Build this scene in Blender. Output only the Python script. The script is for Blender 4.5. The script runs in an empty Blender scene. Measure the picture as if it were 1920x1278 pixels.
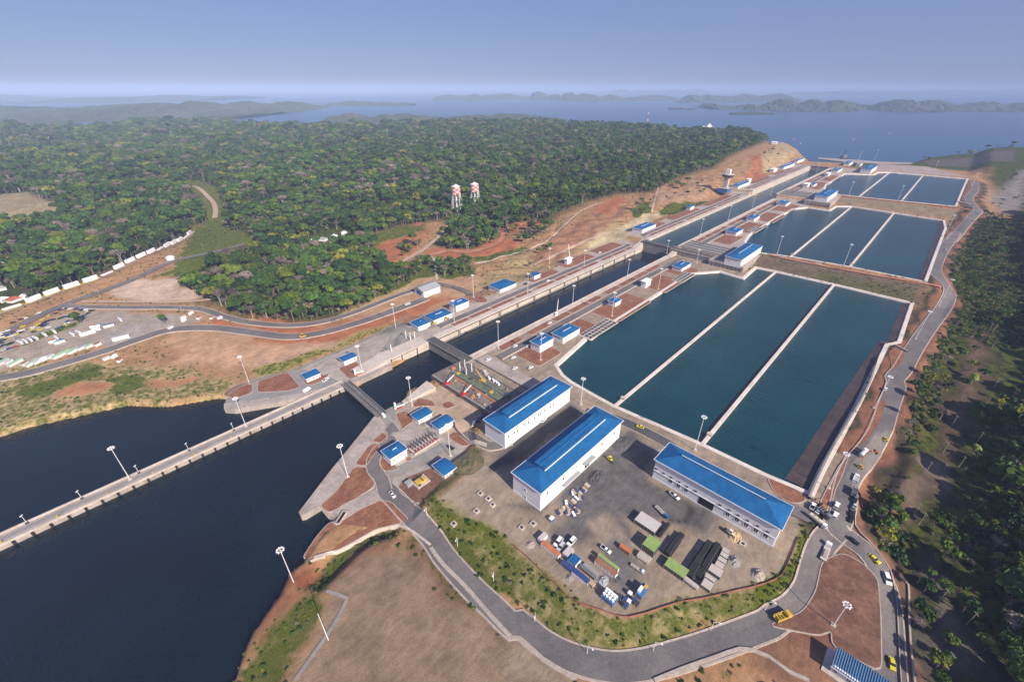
import bpy, math, random
import numpy as np
from mathutils import Matrix, Vector
random.seed(7); rng = np.random.default_rng(11)
S = bpy.context.scene
COL = S.collection

# ------------------------------------------------------------------ camera
CAM_H = 230.0
FOC, PCX, PCY, HORY, VPX = 820.0, 960.0, 639.0, 165.0, 1868.0
pitch = math.atan((PCY-HORY)/FOC)
azi = math.atan((VPX-PCX)/math.hypot(FOC, PCY-HORY))
FW = np.array([math.cos(pitch)*math.cos(azi), math.cos(pitch)*math.sin(azi), -math.sin(pitch)])
RT = np.array([math.sin(azi), -math.cos(azi), 0.0])
DN = np.cross(FW, RT)
cam = bpy.data.cameras.new('camera'); cam.sensor_width = 36; cam.lens = FOC/1920*36
cam.clip_start = 1; cam.clip_end = 200000
camo = bpy.data.objects.new('camera', cam); COL.objects.link(camo)
m = Matrix.Identity(4)
for i in range(3):
    m[i][0] = RT[i]; m[i][1] = -DN[i]; m[i][2] = -FW[i]
m[2][3] = CAM_H
camo.matrix_world = m
S.camera = camo

# ------------------------------------------------------------------ light
SUN_AZ, SUN_EL = math.radians(81), math.radians(33)      # azimuth in which the shadows fall
to_sun = Vector((-math.cos(SUN_AZ)*math.cos(SUN_EL), -math.sin(SUN_AZ)*math.cos(SUN_EL), math.sin(SUN_EL)))
w = bpy.data.worlds.new('World'); S.world = w; w.use_nodes = True
nt = w.node_tree; bg = nt.nodes['Background']
sky = nt.nodes.new('ShaderNodeTexSky'); sky.sky_type = 'NISHITA'; sky.sun_disc = False
sky.sun_elevation = SUN_EL
sky.sun_rotation = math.atan2(to_sun.x, to_sun.y)
sky.air_density = 1.0; sky.dust_density = 0.3; sky.ozone_density = 6.0; sky.altitude = 200
veil = nt.nodes.new('ShaderNodeMix'); veil.data_type = 'RGBA'; veil.inputs[0].default_value = .58    # even milky haze over the whole sky
nt.links.new(sky.outputs[0], veil.inputs[6]); veil.inputs[7].default_value = (3.9, 4.55, 9.4, 1)
nt.links.new(veil.outputs[2], bg.inputs[0]); bg.inputs[1].default_value = 0.05
sl = bpy.data.lights.new('sun', 'SUN'); sl.energy = 5.0; sl.angle = math.radians(0.5); sl.color = (1, .9, .77)
so = bpy.data.objects.new('sun', sl); COL.objects.link(so)
so.rotation_euler = to_sun.to_track_quat('Z', 'Y').to_euler()
S.view_settings.view_transform = 'Standard'; S.view_settings.look = 'None'
S.view_settings.exposure = 0.5; S.view_settings.gamma = 1.0; S.view_settings.use_curve_mapping = False
S.render.engine = 'CYCLES'
S.cycles.volume_bounces = 0; S.cycles.max_bounces = 4; S.cycles.diffuse_bounces = 1; S.cycles.glossy_bounces = 2
S.cycles.transmission_bounces = 2; S.cycles.use_denoising = True
S.cycles.caustics_reflective = False; S.cycles.caustics_refractive = False

# ------------------------------------------------------------------ helpers
def W(p, z=0.0):
    """where the sight line through photo point p meets the level z (metres)"""
    v = FW*FOC + RT*(p[0]-PCX) + DN*(p[1]-PCY)
    t = (z-CAM_H)/v[2]
    return (float(v[0]*t), float(v[1]*t))
def PX(x, y, z):
    v = np.array([x, y, z-CAM_H]); c = v@FW
    return (PCX+FOC*(v@RT)/c, PCY+FOC*(v@DN)/c)
def WL(pts, z=0.0): return [W(p, z) for p in pts]
def on_x(p, X):
    v = FW*FOC + RT*(p[0]-PCX) + DN*(p[1]-PCY); t = X/v[0]
    return float(v[1]*t), float(CAM_H+v[2]*t)
def on_y(p, Y):
    v = FW*FOC + RT*(p[0]-PCX) + DN*(p[1]-PCY); t = Y/v[1]
    return float(v[0]*t), float(CAM_H+v[2]*t)
def T(ox, oy, sc=3.994):
    return lambda *pts: [(ox+x/sc, oy+y/sc) for x, y in pts]
t57 = T(480, 700); t59 = T(480, 958); t99 = T(960, 958); t97 = T(960, 700); t147 = T(1440, 700)
t149 = T(1440, 958); t144 = T(1440, 440); t141 = T(1440, 140); t94 = T(960, 440); t91 = T(960, 140)
t04 = T(0, 440); t07 = T(0, 700); t54 = T(480, 440)
zYA = T(940, 960, 6.39); zYB = T(1150, 920, 6.39); zG = T(780, 620, 7.518); zL = T(640, 560, 7.1)
zP = T(0, 540, 6.857); zR = T(1500, 820, 7.518); zBR = T(1340, 960, 4.02); zH = T(560, 690, 5.556)
zM = T(900, 460, 7.1); zN = T(1180, 400, 6.857); zF = T(1300, 270, 7.385); zE = T(1520, 260, 4.8)
zV = T(700, 380, 5.333); zD = T(1620, 540, 3.993); zB = T(870, 690, 5.556); z3 = T(1180, 760, 5.556)

def face(p, d, z=0.0):
    a, b = W(p, z), W((p[0]+d[0], p[1]+d[1]), z); return math.atan2(b[1]-a[1], b[0]-a[0])
def tag(o, label=None, cat=None, group=None, kind=None):
    if label: o['label'] = label
    if cat: o['category'] = cat
    if group: o['group'] = group
    if kind: o['kind'] = kind
    return o
def empty(name, loc=(0, 0, 0), rz=0.0):
    o = bpy.data.objects.new(name, None); COL.objects.link(o)
    o.location = loc; o.rotation_euler = (0, 0, rz); return o
def link(name, me, parent=None, loc=None, rz=None):
    o = bpy.data.objects.new(name, me); COL.objects.link(o)
    if parent is not None: o.parent = parent
    if loc is not None: o.location = loc
    if rz is not None: o.rotation_euler = (0, 0, rz)
    return o
def copy_tree(o, parent=None):
    c = o.copy(); COL.objects.link(c); c.parent = parent
    for ch in o.children: copy_tree(ch, c)
    return c

def nth(k):
    one = ('zeroth','first','second','third','fourth','fifth','sixth','seventh','eighth','ninth','tenth','eleventh','twelfth','thirteenth','fourteenth','fifteenth','sixteenth','seventeenth','eighteenth','nineteenth')
    if k < 20: return one[k]
    return ('twentieth' if k == 20 else 'twenty-'+one[k-20]) if k < 30 else ('thirtieth' if k == 30 else 'thirty-'+one[k-30])
class MB:
    def __init__(s): s.v = []; s.f = []; s.mi = []; s.k = 0
    def mat(s, k): s.k = k; return s
    def add(s, vs, fs):
        n = len(s.v); s.v += [tuple(v) for v in vs]
        for f in fs: s.f.append([n+i for i in f]); s.mi.append(s.k)
        return s
    def box(s, x0, x1, y0, y1, z0, z1):
        return s.add([(x0,y0,z0),(x1,y0,z0),(x1,y1,z0),(x0,y1,z0),(x0,y0,z1),(x1,y0,z1),(x1,y1,z1),(x0,y1,z1)],
                     [(3,2,1,0),(4,5,6,7),(0,1,5,4),(1,2,6,5),(2,3,7,6),(3,0,4,7)])
    def cbox(s, c, d): return s.box(c[0]-d[0]/2, c[0]+d[0]/2, c[1]-d[1]/2, c[1]+d[1]/2, c[2], c[2]+d[2])
    def hexa(s, b, t): return s.add(list(b)+list(t), [(3,2,1,0),(4,5,6,7),(0,1,5,4),(1,2,6,5),(2,3,7,6),(3,0,4,7)])
    def prism(s, poly, z0, z1):
        a = sum(poly[i][0]*poly[(i+1)%len(poly)][1]-poly[(i+1)%len(poly)][0]*poly[i][1] for i in range(len(poly)))
        if a < 0: poly = poly[::-1]
        n = len(poly)
        return s.add([(x,y,z0) for x,y in poly]+[(x,y,z1) for x,y in poly],
                     [list(range(n,2*n))]+[(i,(i+1)%n,n+(i+1)%n,n+i) for i in range(n)])
    def tube(s, p0, p1, r0, r1=None, n=8, cap=True):
        r1 = r0 if r1 is None else r1
        p0 = Vector(p0); p1 = Vector(p1); d = (p1-p0).normalized()
        a = d.orthogonal().normalized(); b = d.cross(a)
        vs = []
        for p, r in ((p0, r0), (p1, r1)):
            for i in range(n):
                t = 2*math.pi*i/n; vs.append(p+a*(r*math.cos(t))+b*(r*math.sin(t)))
        fs = [(i,(i+1)%n,n+(i+1)%n,n+i) for i in range(n)]
        if cap: fs += [list(range(n))[::-1], list(range(n,2*n))]
        return s.add(vs, fs)
    def mesh(s, name, *mats, smooth=False):
        me = bpy.data.meshes.new(name); me.from_pydata(s.v, [], s.f)
        for k in mats: me.materials.append(MAT[k])
        if len(mats) > 1: me.polygons.foreach_set('material_index', s.mi)
        if smooth: me.polygons.foreach_set('use_smooth', [True]*len(s.f))
        me.update(); return me
    def build(s, name, mats, parent=None, loc=None, rz=None, smooth=False):
        if isinstance(mats, str): mats = (mats,)
        return link(name, s.mesh(name, *mats, smooth=smooth), parent, loc, rz)

def smooth_poly(pts, step=4.0):
    """Catmull-Rom through pts, one point about every step metres"""
    P = [pts[0]]+list(pts)+[pts[-1]]; out = []
    for i in range(1, len(P)-2):
        a, b, c, d = [np.array(q, float) for q in P[i-1:i+3]]
        n = max(1, int(np.linalg.norm(c-b)/step))
        for k in range(n):
            t = k/n
            out.append(tuple(.5*((2*b)+(c-a)*t+(2*a-5*b+4*c-d)*t*t+(3*b-a-3*c+d)*t**3)))
    out.append(tuple(pts[-1])); return out
def normals2(pts, closed=False):
    P = np.array(pts, float); n = len(P); N = np.zeros_like(P)
    for i in range(n):
        a = P[(i-1) % n] if (closed or i > 0) else P[i]
        b = P[(i+1) % n] if (closed or i < n-1) else P[i]
        d1 = P[i]-a; d2 = b-P[i]
        l1 = np.linalg.norm(d1); l2 = np.linalg.norm(d2)
        if l1 > 0: d1 = d1/l1
        if l2 > 0: d2 = d2/l2
        t = d1+d2; L = np.linalg.norm(t); t = t/L if L > 1e-6 else d2
        nn = np.array([-t[1], t[0]])
        ref = d2 if l2 > 0 else d1
        c = nn@np.array([-ref[1], ref[0]])
        N[i] = nn/max(c, .5)
    return P, N
def ribbon(name, pts, profile, mat, closed=False, zf=None):
    """strip along pts; profile = [(offset to the left, z)]; zf(x,y) adds the ground's height"""
    P, N = normals2(pts, closed); k = len(profile); n = len(P)
    V = np.zeros((n, k, 3))
    for j, (o, z) in enumerate(profile):
        V[:, j, :2] = P+N*o; V[:, j, 2] = z
    if zf is not None: V[:, :, 2] += zf(V[:, :, 0].ravel(), V[:, :, 1].ravel()).reshape(n, k)
    F = []
    for i in range(n if closed else n-1):
        i2 = (i+1) % n
        for j in range(k-1): F.append((i*k+j+1, i*k+j, i2*k+j, i2*k+j+1))
    me = bpy.data.meshes.new(name); me.from_pydata(V.reshape(-1, 3).tolist(), [], F); me.materials.append(MAT[mat])
    return me

# ------------------------------------------------------------------ materials
MAT = {}
def newmat(name):
    mt = bpy.data.materials.new(name); mt.use_nodes = True; MAT[name] = mt
    return mt, mt.node_tree, mt.node_tree.nodes['Principled BSDF']
def N(nt, t, **k):
    n = nt.nodes.new(t)
    for a, b in k.items(): setattr(n, a, b)
    return n
def noise(nt, scale, detail=4, rough=.55, coord='Position'):
    if coord == 'Position': c = N(nt, 'ShaderNodeNewGeometry').outputs['Position']
    else: c = N(nt, 'ShaderNodeTexCoord').outputs['Object']
    n = N(nt, 'ShaderNodeTexNoise'); n.inputs['Scale'].default_value = scale
    n.inputs['Detail'].default_value = detail; n.inputs['Roughness'].default_value = rough
    nt.links.new(c, n.inputs['Vector']); return n
def ramp(nt, src, a, b, lo, hi):
    r = N(nt, 'ShaderNodeMapRange'); r.inputs[1].default_value = a; r.inputs[2].default_value = b
    r.inputs[3].default_value = lo; r.inputs[4].default_value = hi; nt.links.new(src, r.inputs[0]); return r.outputs[0]
def mul(nt, col, fac):
    m = N(nt, 'ShaderNodeVectorMath', operation='SCALE'); nt.links.new(col, m.inputs[0]); nt.links.new(fac, m.inputs[3]); return m.outputs[0]
def mix(nt, f, a, b):
    m = N(nt, 'ShaderNodeMix', data_type='RGBA')
    nt.links.new(f, m.inputs[0])
    for s, v in ((6, a), (7, b)):
        if isinstance(v, tuple): m.inputs[s].default_value = (*v, 1)
        else: nt.links.new(v, m.inputs[s])
    return m.outputs[2]
def M(name, c, r=.8, var=.12, scale=.3, metal=0.0, c2=None, scale2=.06, coord='Position', bump=0):
    mt, nt, b = newmat(name)
    b.inputs['Roughness'].default_value = r; b.inputs['Metallic'].default_value = metal
    n = noise(nt, scale, coord=coord)
    f = ramp(nt, n.outputs[0], .3, .7, 1-var, 1+var)
    rgb = N(nt, 'ShaderNodeRGB'); rgb.outputs[0].default_value = (*c, 1); col = rgb.outputs[0]
    if c2:
        n2 = noise(nt, scale2, 5, .6, coord); col = mix(nt, ramp(nt, n2.outputs[0], .42, .62, 0, 1), c, c2)
    nt.links.new(mul(nt, col, f), b.inputs['Base Color'])
    if bump:
        bp = N(nt, 'ShaderNodeBump'); bp.inputs['Strength'].default_value = bump; bp.inputs['Distance'].default_value = .3
        nt.links.new(n.outputs[0], bp.inputs['Height']); nt.links.new(bp.outputs[0], b.inputs['Normal'])
    return mt
M('asphalt', (.125, .112, .11), .9, .18, .8, c2=(.17, .15, .143), scale2=.045)
M('asphalt_dark', (.07, .068, .07), .9, .15, .5, c2=(.1, .095, .095))
M('dirt_road', (.42, .3, .22), .95, .15, .5)
M('red_track', (.36, .14, .075), .95, .15, .3, c2=(.44, .22, .13))
M('concrete', (.4, .335, .29), .85, .16, .6, c2=(.29, .245, .215), scale2=.1)
M('concrete_light', (.55, .47, .405), .85, .14, .5, c2=(.44, .375, .32), scale2=.09)
M('concrete_grey', (.27, .245, .225), .85, .14, .4, c2=(.22, .21, .2), scale2=.1)
M('concrete_dark', (.17, .165, .16), .85, .2, .3, c2=(.11, .11, .11), scale2=.15)
M('kerb_stone', (.4, .33, .28), .85, .2, .5)
M('red_earth', (.2, .076, .042), .95, .3, .6, c2=(.265, .118, .068), scale2=.12, bump=.5)
M('brown_earth', (.135, .065, .042), .95, .3, .6, c2=(.2, .1, .064), scale2=.1, bump=.5)
M('roof_blue', (.009, .098, .26), .6, .14, .35, c2=(.012, .12, .3), scale2=.12); MAT['roof_blue'].node_tree.nodes['Principled BSDF'].inputs['Specular IOR Level'].default_value = .25
M('roof_pale', (.3, .31, .32), .5, .08, .3)
M('wall_white', (.78, .76, .76), .6, .05, .4)
M('trim_white', (.86, .86, .86), .5, .03)
M('wall_lilac', (.66, .66, .72), .6, .05, .4)
M('glass_dark', (.02, .025, .035), .12, .05)
M('opening_dark', (.012, .012, .015), .9, .05)
M('steel_white', (.8, .79, .78), .4, .04)
M('steel_grey', (.32, .33, .34), .5, .1)
M('steel_dark', (.05, .052, .056), .5, .1)
M('rubber', (.015, .015, .016), .8, .1)
M('yellow', (.55, .36, .05), .55, .15); M('taxi_yellow', (.7, .58, .03), .35, .06)
M('orange', (.48, .16, .06), .6, .2); M('red_paint', (.5, .03, .03), .5, .08)
M('lime', (.24, .34, .1), .7, .15, .4); M('gate_green', (.12, .155, .09), .7, .2, .3)
M('blue_paint', (.035, .13, .33), .6, .2); M('blue_navy', (.03, .06, .2), .5, .1); M('teal', (.05, .4, .38), .5, .1)
M('car_white', (.85, .85, .85), .25, .03); M('car_black', (.015, .016, .02), .25, .05); M('car_grey', (.2, .21, .22), .3, .05)
M('car_silver', (.5, .51, .53), .3, .05); M('car_blue', (.02, .06, .25), .3, .05); M('car_red', (.4, .02, .02), .3, .05)
M('tank_cream', (.72, .66, .5), .45, .06); M('canvas_grey', (.5, .46, .44), .8, .08); M('slab', (.48, .42, .37), .85, .1, .6)
M('tile_red', (.42, .1, .06), .8, .15, .5); M('rust', (.3, .13, .07), .8, .2, .6); M('mint', (.3, .52, .3), .6, .1)
M('mound_earth', (.15, .11, .06), .95, .3, .5, c2=(.09, .09, .035), scale2=.15); M('bark', (.16, .13, .1), .9, .2, .8); M('bark_pale', (.36, .32, .28), .9, .15, .8)
M('fence_red', (.33, .12, .085), .8, .15, .5); M('pipe_dark', (.022, .022, .024), .6, .2)
M('lamp_head', (.9, .9, .9), .3, .02); M('timber', (.45, .32, .18), .8, .2, 1.0); M('rubble', (.36, .3, .25), .95, .25, .8)
M('water_tank_white', (.62, .6, .58), .5, .04); M('water_tank_red', (.6, .1, .07), .5, .06)

def leafmat(name, lo, hi, dry=None):
    mt, nt, b = newmat(name)
    b.inputs['Roughness'].default_value = .75; b.inputs['Specular IOR Level'].default_value = .2
    oi = N(nt, 'ShaderNodeObjectInfo')
    col = mix(nt, oi.outputs['Random'], lo, hi)
    n = noise(nt, .28, 3); nb_ = noise(nt, .011, 4, .6)
    col = mul(nt, col, ramp(nt, nb_.outputs[0], .35, .65, .72, 1.5))
    nt.links.new(mul(nt, col, ramp(nt, n.outputs[0], .3, .7, .62, 1.5)), b.inputs['Base Color'])
leafmat('leaf_green', (.022, .05, .008), (.084, .128, .013))
leafmat('leaf_deep', (.015, .04, .012), (.05, .1, .018))
leafmat('leaf_yellow', (.09, .115, .016), (.18, .17, .022))
leafmat('leaf_dry', (.1, .078, .062), (.21, .17, .14))
leafmat('palm_green', (.08, .12, .02), (.16, .19, .03))

def watermat(name, c, rough=.12, bs=.25, bd=.25, c2=None):
    mt, nt, b = newmat(name)
    b.inputs['Roughness'].default_value = rough; b.inputs['IOR'].default_value = 1.33
    n2 = noise(nt, .012, 3); col = mix(nt, ramp(nt, n2.outputs[0], .35, .65, 0, 1), c, c2 or tuple(k*.8 for k in c))
    nt.links.new(col, b.inputs['Base Color'])
    mp = N(nt, 'ShaderNodeMapping'); mp.inputs['Scale'].default_value = (1, .45, 1); mp.inputs['Rotation'].default_value = (0, 0, .6)
    nt.links.new(N(nt, 'ShaderNodeNewGeometry').outputs['Position'], mp.inputs[0])
    w1 = N(nt, 'ShaderNodeTexNoise'); w1.inputs['Scale'].default_value = bs; w1.inputs['Detail'].default_value = 4
    nt.links.new(mp.outputs[0], w1.inputs['Vector'])
    bp = N(nt, 'ShaderNodeBump'); bp.inputs['Strength'].default_value = bd; bp.inputs['Distance'].default_value = 1.0
    nt.links.new(w1.outputs[0], bp.inputs['Height']); nt.links.new(bp.outputs[0], b.inputs['Normal'])
watermat('water_canal', (.002, .007, .013), .14, .45, .7, (.004, .0125, .019))
watermat('water_chamber', (.006, .016, .026), .1, .3, .12)
watermat('water_basin', (.005, .05, .063), .2, .5, 1.0, (.0035, .036, .047))
watermat('water_upper', (.007, .05, .068), .2, .5, .8)
watermat('water_lake', (.012, .065, .14), .25, .06, .4)

# ------------------------------------------------------------------ levels (metres)
Z0, Z1, Z2, Z3, ZLAKE = 0.0, 4.0, 11.0, 20.0, 17.0
ZSEA, ZC1, ZC2 = -4.5, -5.0, 7.5
YL, YR = 331.0, 280.0           # faces of the lock walls
GX1, GX2, GX3 = 221.0, 664.0, 1690.0

# ------------------------------------------------------------------ outlines of the place
B1 = WL(t94((1360,300),(1230,375),(775,665),(600,792),(570,790),(355,985)), 3)+WL([(1060,703),(1075,715),(1110,735),(1152,758),(1320,831),(1440,888),(1512,918),(1530,880),(1600,755),(1655,645),(1678,640),(1703,569),(1562,535),(1455,511)], 3)+WL(t94((1835,255),(1740,340),(1555,285)), 3)
B2 = WL([(1399,455),(1408,441.6),(1428,429),(1460,409),(1490,393),(1515,390),(1557,396),(1570,388),(1597,388),(1675,400),(1765,414),(1768,428),(1755,460),(1729,527),(1594,500),(1482,481),(1425,474)], 10)
B3 = WL(t141((430,862),(440,830),(580,745),(800,752),(832,735),(920,735),(1165,755),(1480,782),(1440,870),(1390,985),(995,948),(680,915),(540,900)), 19)
CANAL = WL([(-500,1500),(430,1290),(470,1190),(520,1120),(545,1070)], -3)+WL(t59((265,430),(330,370),(440,215),(548,78)), 0)+WL(t57((545,1085),(470,1000),(365,1058),(335,1064),(320,1040),(430,895),(560,725),(700,555),(880,325),(1010,240),(1080,215)), 0)+[(160,283),(175,281),(229,281),(229,330),(200,330)]+WL(zL((370,1035),(150,1160)), 0)+WL([(640,727),(540,750),(440,767),(420,766),(420,757),(428,742),(400,742),(310,757),(230,755),(130,777),(60,792),(0,810),(-150,850),(-500,950)], 0)
LAND = WL([(-900,232),(-300,234),(0,240),(120,241),(270,231),(400,234),(520,243),(640,246),(800,243),(900,240),(1000,236),(1050,243),(1180,247),(1300,255),(1400,256),(1432,264),(1448,275),(1484,277),(1514,296),(1530,303),(1600,305),(1690,307),(1715,301),(1740,294),(1800,288),(1920,285),(2300,285)], ZLAKE)+[(2600,-900),(-600,-900),(-900,400),(-900,3000)]
CLEAR = WL([(-300,690),(0,592),(60,570),(130,545),(210,515),(265,488),(330,455),(358,428),(376,422),(470,460),(400,490),(352,512),(340,535),(385,562),(470,590),(540,605),(640,585),(720,548),(770,520),(795,503),(722,502),(700,470),(692,440),(760,420),(835,415),(852,432),(822,455),(860,465),(930,458),(985,425),(1022,425),(1040,412),(1100,387),(1160,374),(1230,372),(1270,347),(1330,330),(1380,303),(1420,285),(1447,270),(1490,274),(1520,300),(1560,302)], 6)+[(1745,230),(1900,60),(1900,-60),(-600,-300),(-800,400)]
YARD = WL([(905,800),(893,838),(878,883),(800,950),(850,965),(905,988),(960,1020),(1017,1073),(1060,1113),(1100,1136),(1155,1156),(1210,1151),(1280,1128),(1350,1116),(1440,1093),(1468,1078),(1492,1020),(1517,990)], Z1)+WL(t147((330,1090),(560,1010),(640,900),(680,760),(760,640),(900,500),(960,330),(1050,150)), Z1)+WL(t144((1060,1040),(1290,700),(1420,520),(1400,440)), Z1)+[(655,-60),(655,272),(240,272),(205,262),(195,212)]
HUTS = WL(t57((545,1085),(470,1000),(365,1050),(330,1040),(430,905),(560,735),(700,565),(890,335),(1020,250),(1250,118),(1372,165),(1520,300),(1585,430),(1605,530),(1500,640),(1280,900),(1230,970),(1150,1080),(1060,1140)), Z0)
LBANK = WL([(420,765),(432,735),(480,714),(560,690),(640,655),(690,634),(735,640),(742,668),(700,700),(640,727)], Z0)
BFIELD = WL(t59((560,560),(700,420),(830,250),(1010,200),(1100,300),(1300,480),(1600,760),(1917,1010)), -2)+WL([(1060,1278),(1150,1400),(560,1400),(540,1290),(600,1170)], -2)

DITCH = WL(t59((400,560),(470,470),(660,320),(780,230),(920,170),(1040,150),(1030,190),(900,230),(760,330),(620,470),(480,590)), -4)
def sdf(poly, x, y):
    """signed distance, negative inside"""
    P = np.array(poly); d2 = np.full(x.shape, 1e18); ins = np.zeros(x.shape, bool)
    for i in range(len(P)):
        a = P[i]; b = P[(i+1) % len(P)]; e = b-a; L = e@e
        if L < 1e-9: continue
        wx = x-a[0]; wy = y-a[1]
        t = np.clip((wx*e[0]+wy*e[1])/L, 0, 1)
        d2 = np.minimum(d2, (wx-e[0]*t)**2+(wy-e[1]*t)**2)
        c = ((a[1] <= y) & (b[1] > y)) | ((b[1] <= y) & (a[1] > y))
        if e[1] != 0: ins ^= c & (x < a[0]+(y-a[1])/e[1]*e[0])
    d = np.sqrt(d2); return np.where(ins, -d, d)
def sst(a, b, v):
    t = np.clip((v-a)/(b-a), 0, 1); return t*t*(3-2*t)
def wave(x, y):
    return (np.sin(x/97+1.3)*np.cos(y/121+.4)+.6*np.sin(x/41+y/67)+.5*np.cos(y/33-x/53+2)+1.2*np.sin(x/310+y/270+.7))/3.3
def rect(x0, x1, y0, y1): return [(x0,y0),(x1,y0),(x1,y1),(x0,y1)]
ZONES = [(rect(205,655,YL-20,372), Z1, 26), (rect(200,655,205,300), Z1, 14), (YARD, Z1, 15),
         (rect(300,655,-26,212), Z1, 20), (HUTS, Z0, 5), (rect(152,186.5,203,262), Z0, 2.5), (LBANK, Z0, 9), (BFIELD, 1.5, 9), (DITCH, -3.4, 4),
         (rect(672,1160,YL-20,374), Z2, 30), (rect(668,1160,205,300), Z2, 12), (rect(714,1190,-32,215), Z2, 24),
         (rect(1172,1690,YL-20,380), Z3, 30), (rect(1166,1705,195,300), Z3, 12), (rect(1242,1745,-45,215), Z3, 40),
         (WL(t147((740,1100),(700,900),(830,600),(960,560),(1000,640),(900,800)), -6), -7, 9)]
CARVE = [(CANAL, -13, 2.0), (rect(GX1+2,GX2-4,YR+1,YL-1), -14, 2.0), (rect(GX2+2,GX3-2,YR+1,YL-1), -2, 2.0),
         (B1, -3, 1.8), (B2, 4, 1.8), (B3, 13, 1.8)]
def height(x, y):
    x = np.asarray(x, float); y = np.asarray(y, float)
    t = sst(380, 1500, x); f = sst(440, 900, y)
    h = .4+19*t+f*(11-7*t)+wave(x, y)*(.4+12*f*(1-.4*t))
    h = h-7.5*sst(-34, -62, y)*(1-.6*t)+wave(x*2.3, y*2.3)*1.6*sst(-45, -80, y)
    # cut slope above the left lock bank
    h = h+9*sst(372, 430, y)*sst(420, 640, x)*(1-sst(1300, 1500, x))
    h = h+16*sst(372, 470, y)*sst(1380, 1560, x)
    rg_ = np.abs(np.sin(x/13+1.1*np.sin(y/17)))*np.abs(np.cos(y/11+1.3*np.sin(x/23)))
    h = h+3.2*(rg_-.35)*sst(376, 392, y)*(1-sst(470, 520, y))*sst(380, 450, x)
    # spoil hill on the right by the lake
    h = h+22*sst(-20, -70, y)*sst(1760, 1900, x)
    for poly, z, wd in ZONES:
        P = np.array(poly); lo = P.min(0)-wd; hi = P.max(0)+wd
        k = np.where((x > lo[0]) & (x < hi[0]) & (y > lo[1]) & (y < hi[1]))[0]
        if len(k):
            d = sdf(poly, x[k], y[k]); q = 1-sst(0, wd, d); h[k] = h[k]*(1-q)+z*q
    d = sdf(LAND, x, y); q = sst(-30, 12, d); h = h*(1-q)+(ZLAKE-9)*q
    for poly, z, wd in CARVE:
        P = np.array(poly); lo = P.min(0)-wd; hi = P.max(0)+wd
        k = np.where((x > lo[0]) & (x < hi[0]) & (y > lo[1]) & (y < hi[1]))[0]
        if len(k):
            d = sdf(poly, x[k], y[k]); q = 1-sst(0, wd, d); h[k] = h[k]*(1-q)+z*q
    return h
def hz(x, y): return float(height(np.array([x]), np.array([y]))[0])

# ------------------------------------------------------------------ ground sheet
def axis(segs):
    out = []
    for a, b, s0, s1 in segs:
        v = a
        while v < b:
            out.append(v); v += s0+(s1-s0)*(v-a)/(b-a)
    out.append(segs[-1][1]); return np.array(out)
GXs = axis([(-620,-110,24,4),(-110,420,2.5,2.5),(420,760,2.5,5),(760,1800,5,7),(1800,4200,7,40)])
GYs = axis([(-600,-130,24,3),(-130,420,2.5,2.5),(420,760,2.5,5),(760,1500,5,12),(1500,5600,12,45)])
gx, gy = np.meshgrid(GXs, GYs, indexing='ij')
gz = height(gx.ravel(), gy.ravel())
TAN=(.36,.205,.105); SAND=(.47,.29,.175); RED=(.235,.088,.047); REDL=(.36,.135,.065); ORG=(.38,.175,.09)
GRASS=(.135,.165,.02); DRY=(.29,.225,.085); GRAVEL=(.3,.25,.205); GREY=(.2,.18,.172); CONC=(.4,.335,.285); SCRUB=(.055,.05,.026); STONE=(.5,.45,.41); DRYB=(.2,.15,.085)
HO1 = WL([(-60,400),(0,362),(55,362),(115,388),(105,408),(0,414)],12); HO2 = WL([(348,340),(386,340),(416,362),(426,400),(420,432),(390,432),(386,395),(364,372)],8); HO3 = WL([(365,425),(470,442),(495,468),(440,492),(385,515),(345,540),(338,500)],5)
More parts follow.
